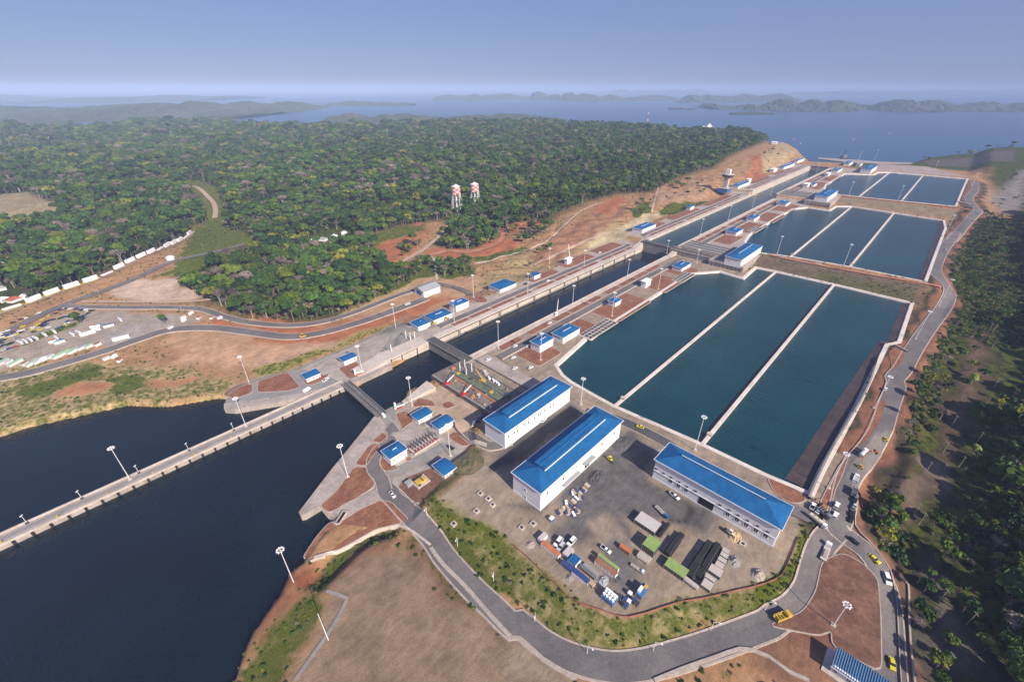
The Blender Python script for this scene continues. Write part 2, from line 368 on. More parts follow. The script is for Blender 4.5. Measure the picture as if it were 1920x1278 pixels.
SOIL = [  # outline, colour, soft edge (m), plant cover
 (CLEAR, TAN, 25, .38),
 (WL([(-200,830),(0,815),(100,790),(240,760),(420,742),(430,718),(330,690),(250,688),(90,682),(-200,735)],0), (.4,.29,.15), 8, .58),
 (WL(t07((370,180),(560,90),(810,60),(810,110),(560,190),(440,200)),0), ORG, 5, .1),
 (WL(t07((1080,60),(1500,20),(1530,60),(1350,80),(1100,95)),0), ORG, 5, .1),
 (WL(t07((830,30),(980,20),(1150,100),(1000,140),(860,110)),0), GRASS, 6, .8),
 (WL(t07((200,110),(480,30),(720,-20),(770,20),(560,100),(360,170),(200,190)),0), GRASS, 6, .8),
 (WL([(-100,700),(0,700),(200,650),(330,615),(390,600),(330,595),(180,590),(130,600),(0,650),(-100,690)],0), (.33,.27,.215), 6, .05),
 (WL([(60,645),(150,612),(150,618),(40,660)],0), GRASS, 3, .9),
 (WL([(180,655),(195,640),(225,622),(300,603),(318,606),(325,618),(270,635),(215,655)],0), (.34,.29,.26), 2, 0),
 (WL(zL((1846,100),(1846,-400),(900,-300),(0,350),(-1500,380),(-2300,420),(-2400,620),(-1200,900),(0,640),(500,400),(700,330)),0), (.4,.245,.14), 8, .15),
 (WL([(350,655),(620,640),(560,675),(440,690),(330,680)],0), SAND, 8, .02),
 (WL([(205,552),(250,535),(340,530),(390,560),(330,570),(230,568)],1), (.5,.37,.28), 5, 0),
 (HO1, (.33,.25,.15), 12, .45), (HO2, (.2,.19,.05), 8, .7), (HO3, (.2,.21,.04), 8, .8),
 (WL([(300,525),(440,465),(470,460),(470,472),(350,520)],2), GRASS, 5, .7),
 (WL([(400,598),(460,612),(420,616),(400,612)],0), REDL, 2, 0),
 (WL(t54((-100,640),(0,640),(300,660),(440,690),(700,560),(1000,400),(1180,330),(1170,390),(800,540),(440,680),(0,690)),1), (.42,.29,.15), 5, .25),
 (WL(t54((780,490),(860,400),(1050,310),(1130,270),(1330,260),(1330,300),(1180,330),(1000,440)),2), GRASS, 5, .8),
 (WL(t54((0,800),(0,560),(440,690),(1000,580),(1300,470),(1480,470),(1100,640),(900,700),(500,820)),1), REDL, 8, .05),
 (WL(t54((0,1090),(0,1000),(560,830),(1000,660),(960,700),(560,870)),0), (.3,.25,.08), 6, .6),
 (WL(t54((0,960),(240,900),(560,800),(600,830),(300,910),(0,1000)),0), (.45,.3,.2), 6, 0),
 (WL(zL((60,690),(700,330),(900,380),(1280,560),(1000,640),(600,820),(370,1030),(200,1000),(-600,1080),(-1500,1230),(-1500,1150),(-900,1000),(-500,880)),1), (.27,.24,.21), 4, 0),
 (WL(zV((450,180),(560,260),(470,420),(250,560),(60,660),(0,640),(0,380),(280,340)),4), REDL, 8, .15),
 (WL(zV((-20,420),(300,330),(520,280),(500,230),(200,240),(-20,260)),4), (.2,.19,.05), 8, .7),
 (WL(zV((540,400),(760,230),(960,220),(940,300),(700,370)),4), GRASS, 6, .7),
 (WL(zV((520,480),(620,430),(980,450),(1260,330),(1330,240),(1660,210),(1700,240),(1500,280),(1340,360),(1500,400),(1400,470),(1000,520),(900,560),(640,520)),5), REDL, 5, .05),
 (WL(zV((1000,520),(1250,490),(1500,440),(1540,460),(1400,500),(1020,570)),5), (.17,.16,.04), 4, .8),
 (WL(zV((420,560),(620,540),(960,560),(1020,680),(800,740),(640,720),(480,640)),4), (.1,.11,.03), 6, .8),
 (WL(zV((250,660),(480,640),(560,690),(400,760),(250,720)),3), GRASS, 5, .8),
 (WL(zM((1000,400),(0,560),(0,420),(400,130),(900,0),(1350,-200),(1846,-500),(1846,-150),(1300,100),(800,330)),6), (.33,.24,.12), 8, .3),
 (WL(zM((1846,-180),(1350,60),(800,300),(780,330),(1350,110),(1846,-120)),6), SAND, 4, 0),
 (WL([(985,475),(1075,425),(1110,395),(1150,385),(1180,400),(1100,455),(1020,495)],7), (.3,.16,.09), 9, .15),
 (WL([(1110,400),(1150,375),(1175,380),(1140,410)],10), REDL, 8, .1),
 (WL([(1120,440),(1170,425),(1200,405),(1250,400),(1230,412),(1140,465),(1080,485)],9), (.43,.34,.21), 5, .1),
 (WL([(1180,400),(1215,385),(1222,400),(1190,412)],10), GRASS, 4, .9),
 (WL([(1250,388),(1330,375),(1325,388),(1260,402),(1235,402)],12), (.16,.19,.03), 4, .9),
 (WL([(1225,385),(1235,330),(1245,345),(1255,365),(1300,355),(1330,345),(1330,375),(1250,385)],13), (.36,.22,.13), 5, .2),
 (WL([(1390,340),(1410,318),(1400,300),(1420,300),(1440,330),(1400,350)],20), REDL, 5, .1),
 (WL([(1430,325),(1425,300),(1465,272),(1490,290),(1475,310),(1440,322)],22), (.42,.3,.16), 6, .3),
 (HUTS, (.36,.31,.27), 2, 0), (LBANK, (.36,.31,.27), 2, 0),
 (rect(150,187,203,264), (.42,.31,.225), 2, 0),
 (rect(215,655,YL,372), (.38,.32,.275), 2, 0), (rect(195,655,214,282), (.38,.32,.275), 2, 0),
 (rect(672,1160,YL,374), (.38,.32,.275), 2, 0), (rect(672,1160,205,282), (.38,.32,.275), 2, 0),
 (rect(1166,1700,YL,372), (.38,.32,.275), 2, 0), (rect(1166,1720,195,282), (.38,.32,.275), 2, 0),
 (YARD, (.3,.235,.175), 1.5, .06),
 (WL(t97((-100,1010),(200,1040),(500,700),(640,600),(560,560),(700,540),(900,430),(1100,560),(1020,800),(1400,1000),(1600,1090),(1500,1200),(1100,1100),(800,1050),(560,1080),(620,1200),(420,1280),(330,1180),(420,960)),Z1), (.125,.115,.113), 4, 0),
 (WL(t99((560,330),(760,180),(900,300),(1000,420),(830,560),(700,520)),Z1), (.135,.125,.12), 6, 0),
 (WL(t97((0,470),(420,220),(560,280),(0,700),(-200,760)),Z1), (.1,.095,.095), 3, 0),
 (WL(t57((880,790),(1000,700),(1020,560),(940,520),(900,600),(1000,820)),0), (.2,.185,.18), 3, 0),
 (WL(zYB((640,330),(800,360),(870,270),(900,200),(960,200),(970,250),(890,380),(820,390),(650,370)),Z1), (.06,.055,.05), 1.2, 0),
 (WL(t97((880,1280),(700,900),(820,680),(850,690),(740,900),(930,1280)),Z1), (.14,.13,.125), 3, 0),
 (rect(300,655,-24,-10), (.2,.13,.1), 4, .1),
 (WL([(800,952),(850,966),(905,990),(960,1022),(1017,1075),(1060,1115),(1100,1138),(1155,1158),(1210,1153),(1280,1130),(1350,1118),(1440,1095),(1468,1080),(1492,1022),(1520,992),(1525,1010),(1500,1085),(1470,1125),(1440,1140),(1330,1172),(1230,1216),(1160,1229),(1110,1222),(1050,1195),(960,1120),(890,1058),(850,1020)],1), (.27,.22,.1), 3, .62),
 (WL([(1440,1097),(1466,1085),(1494,1022),(1518,996),(1520,1015),(1497,1085),(1468,1122),(1440,1138),(1400,1150),(1410,1110)],1), (.16,.2,.02), 3, .95),
 (WL(t59((1180,200),(1300,200),(1700,500),(1917,700),(1917,640),(1500,200),(1300,40)),0), (.1,.105,.04), 3, .8),
 (WL(t57((1230,990),(1300,1000),(1560,1160),(1917,1420),(1700,1150),(1500,1020),(1300,950)),1), (.2,.2,.05), 4, .8),
 (WL(t57((1240,975),(1500,720),(1640,560),(1740,600),(1620,680),(1400,900)),2), (.12,.11,.05), 3, .5),
 (BFIELD, (.245,.172,.115), 4, .06),
 (WL(t59((850,450),(1000,380),(1150,560),(1050,720),(880,620)),-2), (.22,.15,.11), 14, 0),
 (WL(t59((570,540),(700,420),(880,280),(1000,200),(1100,210),(1000,300),(850,360),(700,500)),-2), (.25,.13,.07), 5, 0),
 (WL(t59((390,560),(430,480),(640,300),(860,160),(1060,130),(1020,200),(830,270),(700,400),(540,560)),-2), (.06,.055,.03), 4, .7),
 (WL(t59((1060,220),(1180,200),(1330,350),(1600,620),(1917,1000),(1880,1050),(1500,720),(1250,480)),-1), (.2,.12,.075), 5, .55),
 (WL(t59((260,430),(440,370),(500,440),(400,560),(180,560)),-1), RED, 4, .1),
 (WL(t59((0,1200),(0,1000),(250,720),(400,600),(490,700),(440,860),(330,1050),(200,1278),(0,1400)),-2), (.13,.12,.04), 4, .7),
 (WL(t59((0,900),(150,600),(330,600),(350,640),(250,720),(100,900),(0,1050)),-2), (.26,.11,.06), 4, .2),
 (WL([(1540,1055),(1580,1040),(1640,1085),(1650,1278),(1440,1278),(1420,1200),(1480,1180),(1535,1140)],0), (.2,.1,.065), 3, .03),
 (WL([(1410,1210),(1440,1190),(1500,1215),(1560,1260),(1500,1300),(1440,1290)],0), (.24,.13,.08), 5, .1),
 (WL(t99((0,890),(80,930),(400,1180),(500,1278),(0,1300)),-1), (.28,.215,.155), 4, .1),
 (rect(160,1240,-420,-44), (.03,.028,.015), 10, .6),
 (WL(zD((560,900),(640,840),(820,300),(900,300),(940,700),(850,860),(800,1000),(640,1278),(560,1278),(620,1000)),-5), (.12,.08,.055), 8, .35),
 (WL(t147((1100,640),(1250,640),(1380,700),(1320,830),(1180,760)),-6), (.2,.15,.115), 5, .1),
 (WL(t147((900,900),(960,760),(1180,760),(1320,840),(1200,1000),(1050,1100),(960,1050)),-6), (.13,.095,.07), 6, .3),
 (WL(t149((1200,330),(1300,380),(1400,700),(1600,1000),(1800,1278),(1150,1278),(1100,1000),(1130,700)),-6), (.12,.1,.078), 10, .3),
 (WL(zE((1600,560),(1820,380),(1920,380),(1920,620),(1740,700),(1640,620)),10), (.24,.21,.185), 18, .2),
 (WL(zE((600,220),(1050,250),(1400,340),(600,300)),20), (.37,.29,.26), 5, 0),
 (WL(zE((1000,180),(1820,140),(1820,250),(1100,230)),25), (.105,.088,.08), 8, .25),
 (rect(684,742,-20,205), (.16,.115,.08), 5, .3), (rect(684,715,-20,90), (.12,.105,.06), 10, .5),
 (rect(1196,1248,-35,205), (.25,.19,.12), 6, .2),
 (rect(745,1190,-50,-22), (.14,.11,.08), 5, .3),
]
R_right = WL(t149((965,1330),(960,1150),(950,960),(935,700),(915,560),(860,430),(760,310),(640,220),(520,140)),1)+WL(t147((520,1130),(560,1010),(590,850),(650,700),(760,560),(840,430),(900,250),(960,80)),Z1)+WL(t144((945,1080),(1010,1000),(1090,860),(1190,710),(1290,580),(1340,500),(1350,430)),Z1)+WL(t144((1290,340),(1245,270),(1275,180),(1330,90),(1400,0)),9)+WL(t141((1380,1240),(1490,1110),(1560,1045)),Z2)+WL(t141((1530,985),(1500,930),(1545,870),(1545,810)),18)
def dline(x, y, pts):
    C = np.array(pts); out = np.full(x.shape, 1e9)
    lo, hi = C.min(0)-60, C.max(0)+60; k = np.where((x > lo[0]) & (x < hi[0]) & (y > lo[1]) & (y < hi[1]))[0]
    d2 = np.full(len(k), 1e9)
    for i in range(len(C)-1):
        a, b = C[i], C[i+1]; e = b-a; t = np.clip(((x[k]-a[0])*e[0]+(y[k]-a[1])*e[1])/max(e@e, 1e-6), 0, 1)
        d2 = np.minimum(d2, (x[k]-a[0]-e[0]*t)**2+(y[k]-a[1]-e[1]*t)**2)
    out[k] = np.sqrt(d2); return out
colr = np.zeros((gx.size, 3)); veg = np.zeros(gx.size); colr[:] = (.035,.042,.016); veg[:] = .6
fx, fy = gx.ravel(), gy.ravel()
jx = fx+3*np.sin(fy/7.0+fx/19)+1.5*np.sin(fx/3.1); jy = fy+3*np.sin(fx/8.3-fy/23)+1.5*np.cos(fy/3.7)
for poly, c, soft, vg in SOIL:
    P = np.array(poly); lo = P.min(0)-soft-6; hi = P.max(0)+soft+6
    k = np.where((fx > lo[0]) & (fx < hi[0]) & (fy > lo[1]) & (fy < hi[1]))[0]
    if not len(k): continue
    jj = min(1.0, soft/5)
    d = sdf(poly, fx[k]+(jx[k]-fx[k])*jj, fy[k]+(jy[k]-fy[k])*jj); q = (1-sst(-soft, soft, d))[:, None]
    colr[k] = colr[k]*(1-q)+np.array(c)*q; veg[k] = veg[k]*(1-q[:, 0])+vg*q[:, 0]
for pts, c, r0, r1, vg in ((R_right[5:], (.055,.045,.032), 15, 28, .45), (R_right[5:], (.22,.105,.065), 11, 15, .06), (R_right[:9], (.2,.12,.08), 9, 12, .1)):
    q = (1-sst(r0, r1, dline(jx, jy, pts)))*(1-(sdf(YARD, fx, fy) < -6)*(fx < 330))
    q = q[:, None]; colr[:] = colr*(1-q)+np.array(c)*q; veg[:] = veg*(1-q[:, 0])+vg*q[:, 0]
me = bpy.data.meshes.new('ground')
nx, ny = gx.shape
idx = np.arange(nx*ny).reshape(nx, ny)
quads = np.stack([idx[:-1,:-1], idx[1:,:-1], idx[1:,1:], idx[:-1,1:]], -1).reshape(-1, 4)
me.vertices.add(nx*ny); me.vertices.foreach_set('co', np.stack([fx, fy, gz], -1).ravel())
me.loops.add(quads.size); me.loops.foreach_set('vertex_index', quads.ravel())
me.polygons.add(len(quads)); me.polygons.foreach_set('loop_start', np.arange(0, quads.size, 4))
me.polygons.foreach_set('use_smooth', np.ones(len(quads), bool))
at = me.attributes.new('soil', 'FLOAT_COLOR', 'POINT')
at.data.foreach_set('color', np.concatenate([colr, veg[:, None]], 1).ravel())
me.update(calc_edges=True); me.validate()
mt, nt, b = newmat('ground_soil'); b.inputs['Roughness'].default_value = .95; b.inputs['Specular IOR Level'].default_value = .1
a = N(nt, 'ShaderNodeAttribute', attribute_name='soil')
n1 = noise(nt, 1.5, 8, .75); n2 = noise(nt, .06, 6, .65); n3 = noise(nt, .16, 6, .7); n4 = noise(nt, .2, 6, .7)
base = mul(nt, a.outputs['Color'], ramp(nt, n1.outputs[0], .3, .7, .66, 1.32))
base = mul(nt, base, ramp(nt, n2.outputs[0], .3, .7, .74, 1.24)); base = mul(nt, base, ramp(nt, n4.outputs[0], .3, .7, .8, 1.2))
mpv = N(nt, 'ShaderNodeMapping'); mpv.inputs['Scale'].default_value = (.05, .55, .3); mpv.inputs['Rotation'].default_value = (0, 0, .5)
geo = N(nt, 'ShaderNodeNewGeometry'); sw = N(nt, 'ShaderNodeVectorMath', operation='SCALE'); sw.inputs[3].default_value = 30.0; nw = noise(nt, .02, 3)
nt.links.new(nw.outputs['Color'], sw.inputs[0]); av = N(nt, 'ShaderNodeVectorMath', operation='ADD'); nt.links.new(geo.outputs['Position'], av.inputs[0]); nt.links.new(sw.outputs[0], av.inputs[1])
nt.links.new(av.outputs[0], mpv.inputs[0]); st = N(nt, 'ShaderNodeTexNoise'); st.inputs['Scale'].default_value = 1.0; st.inputs['Detail'].default_value = 5; nt.links.new(mpv.outputs[0], st.inputs['Vector'])
base = mul(nt, base, ramp(nt, st.outputs[0], .35, .65, .9, 1.09))
th = N(nt, 'ShaderNodeMath', operation='ADD'); nt.links.new(n3.outputs[0], th.inputs[0])
vs = ramp(nt, a.outputs['Alpha'], 0, 1, -.32, .3); nt.links.new(vs, th.inputs[1])
gcol = mix(nt, ramp(nt, n1.outputs[0], .35, .65, 0, 1), (.022, .034, .006), (.14, .16, .02))
nt.links.new(mix(nt, ramp(nt, th.outputs[0], .46, .62, 0, .9), base, gcol), b.inputs['Base Color'])
bp = N(nt, 'ShaderNodeBump'); bp.inputs['Strength'].default_value = .45; bp.inputs['Distance'].default_value = .6
nt.links.new(n1.outputs[0], bp.inputs['Height']); nt.links.new(bp.outputs[0], b.inputs['Normal'])
me.materials.append(mt)
tag(link('ground', me), 'red earth, gravel and grass ground around the locks', kind='structure')
print('ground', nx, ny)

# ------------------------------------------------------------------ water
def sheet(name, poly, z, mat, label=None, kind='structure'):
    mb = MB(); P = poly
    ar = sum(P[i][0]*P[(i+1)%len(P)][1]-P[(i+1)%len(P)][0]*P[i][1] for i in range(len(P)))
    if ar < 0: P = P[::-1]
    mb.add([(x, y, z) for x, y in P], [list(range(len(P)))])
    return tag(mb.build(name, mat), label, kind=kind)
sheet('water', [(-600,20),(GX1,20),(GX1,420),(120,420),(60,560),(-600,640)], ZSEA, 'water_canal', 'dark navy water of the lower approach channel')
sheet('water', rect(GX1+6,GX2-4,YR-1,YL+1), ZC1, 'water_chamber', 'near black water in the lowest lock chamber')
sheet('water', rect(GX2+4,GX3-4,YR-1,YL+1), ZC2, 'water_upper', 'blue green water in the upper lock chambers')
def grow(poly, d):
    P, Nn = normals2(poly, True)
    ar = sum(poly[i][0]*poly[(i+1)%len(poly)][1]-poly[(i+1)%len(poly)][0]*poly[i][1] for i in range(len(poly)))
    return [tuple(q) for q in P-Nn*(d if ar > 0 else -d)]
WB = (2.6, 9.2, 18.2)
for poly, z, lb in ((B1, WB[0], 'teal water of the nearest water saving basins'), (B2, WB[1], 'teal water of the middle water saving basins'), (B3, WB[2], 'teal water of the farthest water saving basins')):
    sheet('water', grow(poly, 1.2), z, 'water_basin', lb)
shore = [tuple(q) for q in grow(LAND, -14)[:27]]
sheet('lake', shore+[(4000,-4000),(75000,-4000),(75000,75000),(-75000,75000),(-75000,6000),(-9000,5200)], ZLAKE, 'water_lake', 'wide hazy blue lake reaching the horizon')

# ------------------------------------------------------------------ far shores
mt, nt, b = newmat('far_forest'); b.inputs['Roughness'].default_value = .9
n1 = noise(nt, .02, 6, .7); n2 = noise(nt, .0035, 4, .6)
c = mix(nt, ramp(nt, n1.outputs[0], .35, .65, 0, 1), (.022, .036, .014), (.075, .085, .04))
c = mix(nt, ramp(nt, n2.outputs[0], .55, .7, 0, .6), c, (.15, .11, .09)); nt.links.new(c, b.inputs['Base Color'])
def island(name, x0, x1, base, top, depth, label, seed, nb=5, lay=1.0, zc=None):
    """a wooded rise whose waterline in the photo runs from x0 to x1 at row base"""
    a = np.array(W((x0, base), ZLAKE)); c_ = np.array(W((x1, base), ZLAKE))
    hgt = (CAM_H-ZLAKE)*(1-(top-HORY)/(base-HORY))*.82; nb = nb*2
    r = np.random.default_rng(seed)
    L = np.linalg.norm(c_-a); ex = (c_-a)/L; ey = np.array([-ex[1], ex[0]])
    mid = (a+c_)/2
    if ey@mid < 0: ey = -ey
    D = depth; nu = 110; nv = 34
    u = np.linspace(0, 1, nu); v = np.linspace(0, 1, nv)
    U, V_ = np.meshgrid(u, v, indexing='ij')
    env = np.zeros_like(U)
    for i in range(nb):
        cu = (i+.5)/nb+r.uniform(-.25, .25)/nb; cv = r.uniform(.3, .75); su = r.uniform(.6, 1.6)/nb; sv = r.uniform(.17, .28)
        env = np.maximum(env, r.uniform(.35, 1)*np.exp(-((U-cu)/su)**2-((V_-cv)/sv)**2))
    env = env/env.max()
    jag = .12*np.sin(U*37+seed)*np.sin(V_*17)+.08*np.sin(U*83+V_*29)
    Z = (env-.14+.1*jag)*hgt*.95+r.normal(0, hgt*.03+1.2, U.shape)
    Z = np.where(Z < 0, Z-4, Z)
    X = a[0]+ex[0]*L*U+ey[0]*D*V_; Y = a[1]+ex[1]*L*U+ey[1]*D*V_
    idx = np.arange(nu*nv).reshape(nu, nv)
    q = np.stack([idx[:-1,:-1], idx[1:,:-1], idx[1:,1:], idx[:-1,1:]], -1).reshape(-1, 4)
    me = bpy.data.meshes.new(name); me.from_pydata(np.stack([X.ravel(), Y.ravel(), Z.ravel()+ZLAKE], -1).tolist(), [], q.tolist())
    me.materials.append(MAT['far_forest'])
    tag(link(name, me), label, kind='structure')
island('island', 1400, 1785, 211, 178, 1500, 'long wooded island in the lake, largest of them', 1, 7)
island('island', 1325, 1560, 192, 171, 2200, 'wooded island behind the longest one', 2, 5)
island('island', 1785, 2250, 213, 183, 1700, 'wooded shore entering at the right picture edge', 3, 6)
island('island', 1385, 1465, 216, 208, 300, 'low islet in front of the longest island', 4, 3)
island('island', 1275, 1330, 193, 185, 500, 'small islet beyond the anchored ship', 5, 3)
island('island', 1262, 1305, 206, 201, 300, 'tiny islet beyond the anchored ship', 6, 2)
island('island', 1530, 1715, 180, 170, 3500, 'faint far islet under the horizon', 7, 5)
island('hills', 1010, 1330, 192, 166, 3500, 'hazy far shore beyond the forest point', 8, 5)
island('hills', 800, 1060, 190, 171, 3500, 'hazy low far shore in mid picture', 9, 4)
island('hills', 590, 760, 200, 189, 1500, 'faint low islands beyond the long peninsula', 10, 4)
island('hills', -500, 285, 241, 186, 3800, 'hazy wooded hills at the far left shore', 11, 7)
island('hills', -600, 210, 196, 177, 6000, 'faint far ridge at the left', 12, 5)
island('hills', 1180, 1420, 178, 163, 9000, 'faintest far ridge near the horizon', 13, 5)
island('hills', 1720, 2300, 181, 164, 9000, 'faint far shore on the right horizon', 14, 5)
island('peninsula', 560, 1060, 234, 213, 900, 'long low wooded peninsula behind the forest', 15, 7)

# ------------------------------------------------------------------ haze
mt = bpy.data.materials.new('haze_air'); mt.use_nodes = True; nt = mt.node_tree; nt.nodes.clear()
out = nt.nodes.new('ShaderNodeOutputMaterial'); pv = nt.nodes.new('ShaderNodeVolumePrincipled')
pv.inputs['Color'].default_value = (.52, .68, 1.0, 1); pv.inputs['Density'].default_value = 9.0e-5; pv.inputs['Anisotropy'].default_value = -0.2
nt.links.new(pv.outputs[0], out.inputs['Volume']); MAT['haze_air'] = mt
mb = MB(); mb.box(-80000, 80000, -80000, 80000, -25, 330)
tag(mb.build('haze', 'haze_air'), kind='stuff')

# ------------------------------------------------------------------ roads and pavements
ROADN = [0]; ROADS = []
def road(pts, wd, mat='asphalt', label=None, kerb=True, step=4.0, name='road', kw=.7, off=None):
    c = smooth_poly(pts, step); ROADN[0] += 1; ROADS.append((c, wd))
    o = .22+.012*ROADN[0] if off is None else off
    me = ribbon(name, c, [(-wd/2, o), (-wd/6, o+.03), (wd/6, o+.03), (wd/2, o)], mat, zf=height)
    r = tag(link(name, me), label, kind='structure')
    if kerb:
        for s in (-1, 1):
            a = wd/2*s; e = a+kw*s; p = [(a, o+.14), (e, o+.14), (e+.25*s, -.9)]
            if s > 0: p = p[::-1]
            p = sorted(p); link('kerb', ribbon('kerb', c, p, 'kerb_stone', zf=height), r)
    return r
R_lower = WL(t57((960,860),(1030,925),(1160,1065),(1330,1250)),0)+WL(t59((1400,330),(1600,560),(1780,730),(1917,860)),0)+WL(t99((60,850),(190,960),(330,1050),(520,1125),(760,1170),(1000,1150),(1300,1070),(1600,970),(1917,850)),0)+WL(t149((60,800),(190,730),(285,610),(330,450),(370,320),(420,230),(500,150)),1)
road(R_lower, 12, 'asphalt', 'wide grey asphalt road curving round the yard embankment', kw=1.0)
road(R_right, 13, 'asphalt', 'grey road running up the right bank past the basins', kw=.8)
road(WL(t57((905,300),(965,360),(1030,440),(1010,500),(930,560),(880,640),(885,720),(940,790),(965,880)),0), 8.5, 'asphalt', 'service road winding between the quay huts')
road(WL(t57((1020,450),(1120,480),(1250,450),(1400,390)),0), 7, 'concrete', 'pale service lane past the transformer rack', kerb=False)
road(WL(t57((985,740),(1090,720),(1240,640),(1420,540)),0), 8, 'concrete_grey', 'grey lane between the two rows of huts', kerb=False)
road(WL(t57((920,905),(800,960),(680,1020),(560,1110)),0), 9, 'concrete', 'pale concrete lane along the quay')
road(WL(t57((1560,430),(1640,500),(1760,560),(1900,520)),2), 8, 'asphalt', 'ramp curving up to the first long building')
road(WL([(1100,772),(1160,787),(1215,812),(1262,838)],Z1), 9, 'asphalt_dark', 'dark road between long buildings and basin')
road(WL([(1440,935),(1480,952),(1530,975)],Z1), 10, 'asphalt', 'short road behind the third long building', kerb=False)
road(WL([(-120,730),(0,714),(80,698),(200,663),(265,640),(325,622),(400,617),(470,624),(540,632),(600,625),(680,603),(760,575),(800,560)],0), 11, 'asphalt', 'grey road past the sandy flat on the left bank', kw=1.0)
road(WL([(130,586),(250,584),(370,584),(420,596),(470,606),(540,611),(600,605),(660,588),(740,557),(790,540)],0), 8, 'asphalt', 'upper road along the left bank cutting', kw=1.2)
road(WL([(-120,690),(0,641),(60,614),(130,581),(250,536),(330,502),(400,480),(458,459)],1), 9, 'asphalt', 'straight highway beside the freight train', kerb=False)
road(WL([(160,575),(230,572),(330,572),(400,565),(440,555)],1), 5, 'dirt_road', 'dirt track under the sandy lot', kerb=False)
road(WL(zV((20,690),(200,620),(400,510),(480,470),(560,410),(650,345),(720,280),(790,215)),4), 7, 'dirt_road', 'pale dirt track leading into the forest', kerb=False)
road(WL(zV((1000,575),(1200,540),(1400,490),(1620,440),(1760,380),(1920,250)),6)+WL([(1085,405),(1120,390)],7), 2.5, 'concrete_light', 'pale drainage channel along the cut slope', kerb=False)
road(WL(zV((600,530),(620,640),(632,750)),4), 3.5, 'concrete_light', 'straight concrete drain down the slope', kerb=False)
road(WL(zV((560,500),(760,460),(960,470),(1240,400),(1330,290),(1480,250),(1660,225)),5), 9, 'red_track', 'red earth haul track', kerb=False)
road(WL([(1222,400),(1228,375),(1235,352),(1238,330)],12), 4, 'dirt_road', 'pale dirt path climbing to the forest', kerb=False)
road(WL([(362,352),(380,362),(398,378),(405,395),(403,410)],8), 9, 'dirt_road', 'pale road bend among the trees', kerb=False)
road([(470,405),(560,408),(700,405)], 5, 'dirt_road', 'bench track on the cut slope', kerb=False)
road(WL(zL((1250,380),(1000,430),(800,460),(640,600),(560,690)),1), 7, 'concrete_grey', 'grey lane at the foot of the control houses', kerb=False)
road(WL(zV((560,790),(700,810),(860,850),(950,890),(960,920)),2), 8, 'asphalt', 'road behind the workshop shed', kerb=False)
# service roads and planted strips on the lock banks
def bank(y_road, x0, x1, z, wd, mat='asphalt', lab=''):
    road([(x0, y_road), ((x0+x1)/2, y_road), (x1, y_road)], wd, mat, lab, step=15)
bank(350, 250, 648, Z1, 8, lab='service road along the left bank of the lowest chamber')
bank(257, 250, 640, Z1, 8, lab='service road along the right bank of the lowest chamber')
bank(350, 690, 1150, Z2, 8, lab='service road along the left bank of the middle chamber')
bank(257, 700, 1150, Z2, 8, lab='service road along the right bank of the middle chamber')
bank(350, 1190, 1670, Z3, 8, lab='service road along the left bank of the top chamber')
bank(257, 1200, 1670, Z3, 8, lab='service road along the right bank of the top chamber')
road(WL(t144((0,145),(170,185),(560,260),(900,320),(1200,370),(1300,390)),Z2), 7, 'red_track', 'red earth track on the dam between the near and middle basins', kerb=False)
road(WL(t141((540,915),(1000,960),(1380,1000),(1500,1020)),18), 7, 'red_track', 'red earth track on the dam between the middle and far basins', kerb=False)
gzn = gz.copy()
for c, wd in ROADS:
    d = dline(fx, fy, c[::2]+[c[-1]]); gzn = np.minimum(gzn, gz-.55*(1-sst(wd/2+.2, wd/2+2.2, d)))
co = np.stack([fx, fy, gzn], -1).ravel(); gm = bpy.data.objects['ground'].data; gm.vertices.foreach_set('co', co); gm.update()
BEDS = []
def bed(poly, z, mat='red_earth', kerb=True, lab=None):
    BEDS.append(poly); o = sheet('earth_bed', poly, z+.3, mat, lab)
    if kerb:
        ar = sum(poly[i][0]*poly[(i+1)%len(poly)][1]-poly[(i+1)%len(poly)][0]*poly[i][1] for i in range(len(poly)))
        s = -1 if ar > 0 else 1
        p = sorted([(0, z+.36), (s*.5, z+.36), (s*.6, z-.2)])
        link('kerb', ribbon('kerb', poly, p, 'kerb_stone', closed=True), o)
    return o
def rounded(poly, r=3.0):
    out = []
    n = len(poly)
    for i in range(n):
        p = np.array(poly[i]); a = np.array(poly[i-1]); c = np.array(poly[(i+1) % n])
        d1 = (a-p)/np.linalg.norm(a-p); d2 = (c-p)/np.linalg.norm(c-p)
        q = min(r, np.linalg.norm(a-p)*.4, np.linalg.norm(c-p)*.4)
        for t in (0, .33, .67, 1):
            s, e = p+d1*q, p+d2*q
            out.append(tuple((1-t)**2*s+2*t*(1-t)*p+t*t*e))
    return out
QB = 'bare red earth beds on the quay'
for pts in (t57((872,508),(908,455),(950,442),(985,470),(972,508),(935,520)),
            t57((742,682),(855,532),(930,528),(905,580),(855,645),(828,690)),
            t57((480,990),(602,888),(735,702),(825,702),(838,760),(888,800),(878,850),(690,970),(548,1042)),
            t57((930,655),(960,620),(1040,690),(1075,715),(1000,740),(945,715)),
            t57((1100,420),(1080,370),(1045,305),(1130,280),(1180,360),(1130,385)),
            t57((1120,540),(1180,540),(1220,580),(1150,610)), t57((1120,640),(1150,620),(1172,640),(1140,660)),
            t57((1440,470),(1490,435),(1560,470),(1610,530),(1560,545),(1500,520)),
            t57((1150,255),(1220,185),(1320,205),(1350,250),(1280,240)), t57((1390,235),(1440,205),(1500,240),(1420,268))):
    bed(rounded(WL(pts, 0)), 0)
bed(rounded(WL(t57((1065,850),(1110,790),(1230,740),(1480,650),(1540,735),(1260,960),(1205,970),(1090,900)),0)), 0, 'brown_earth')
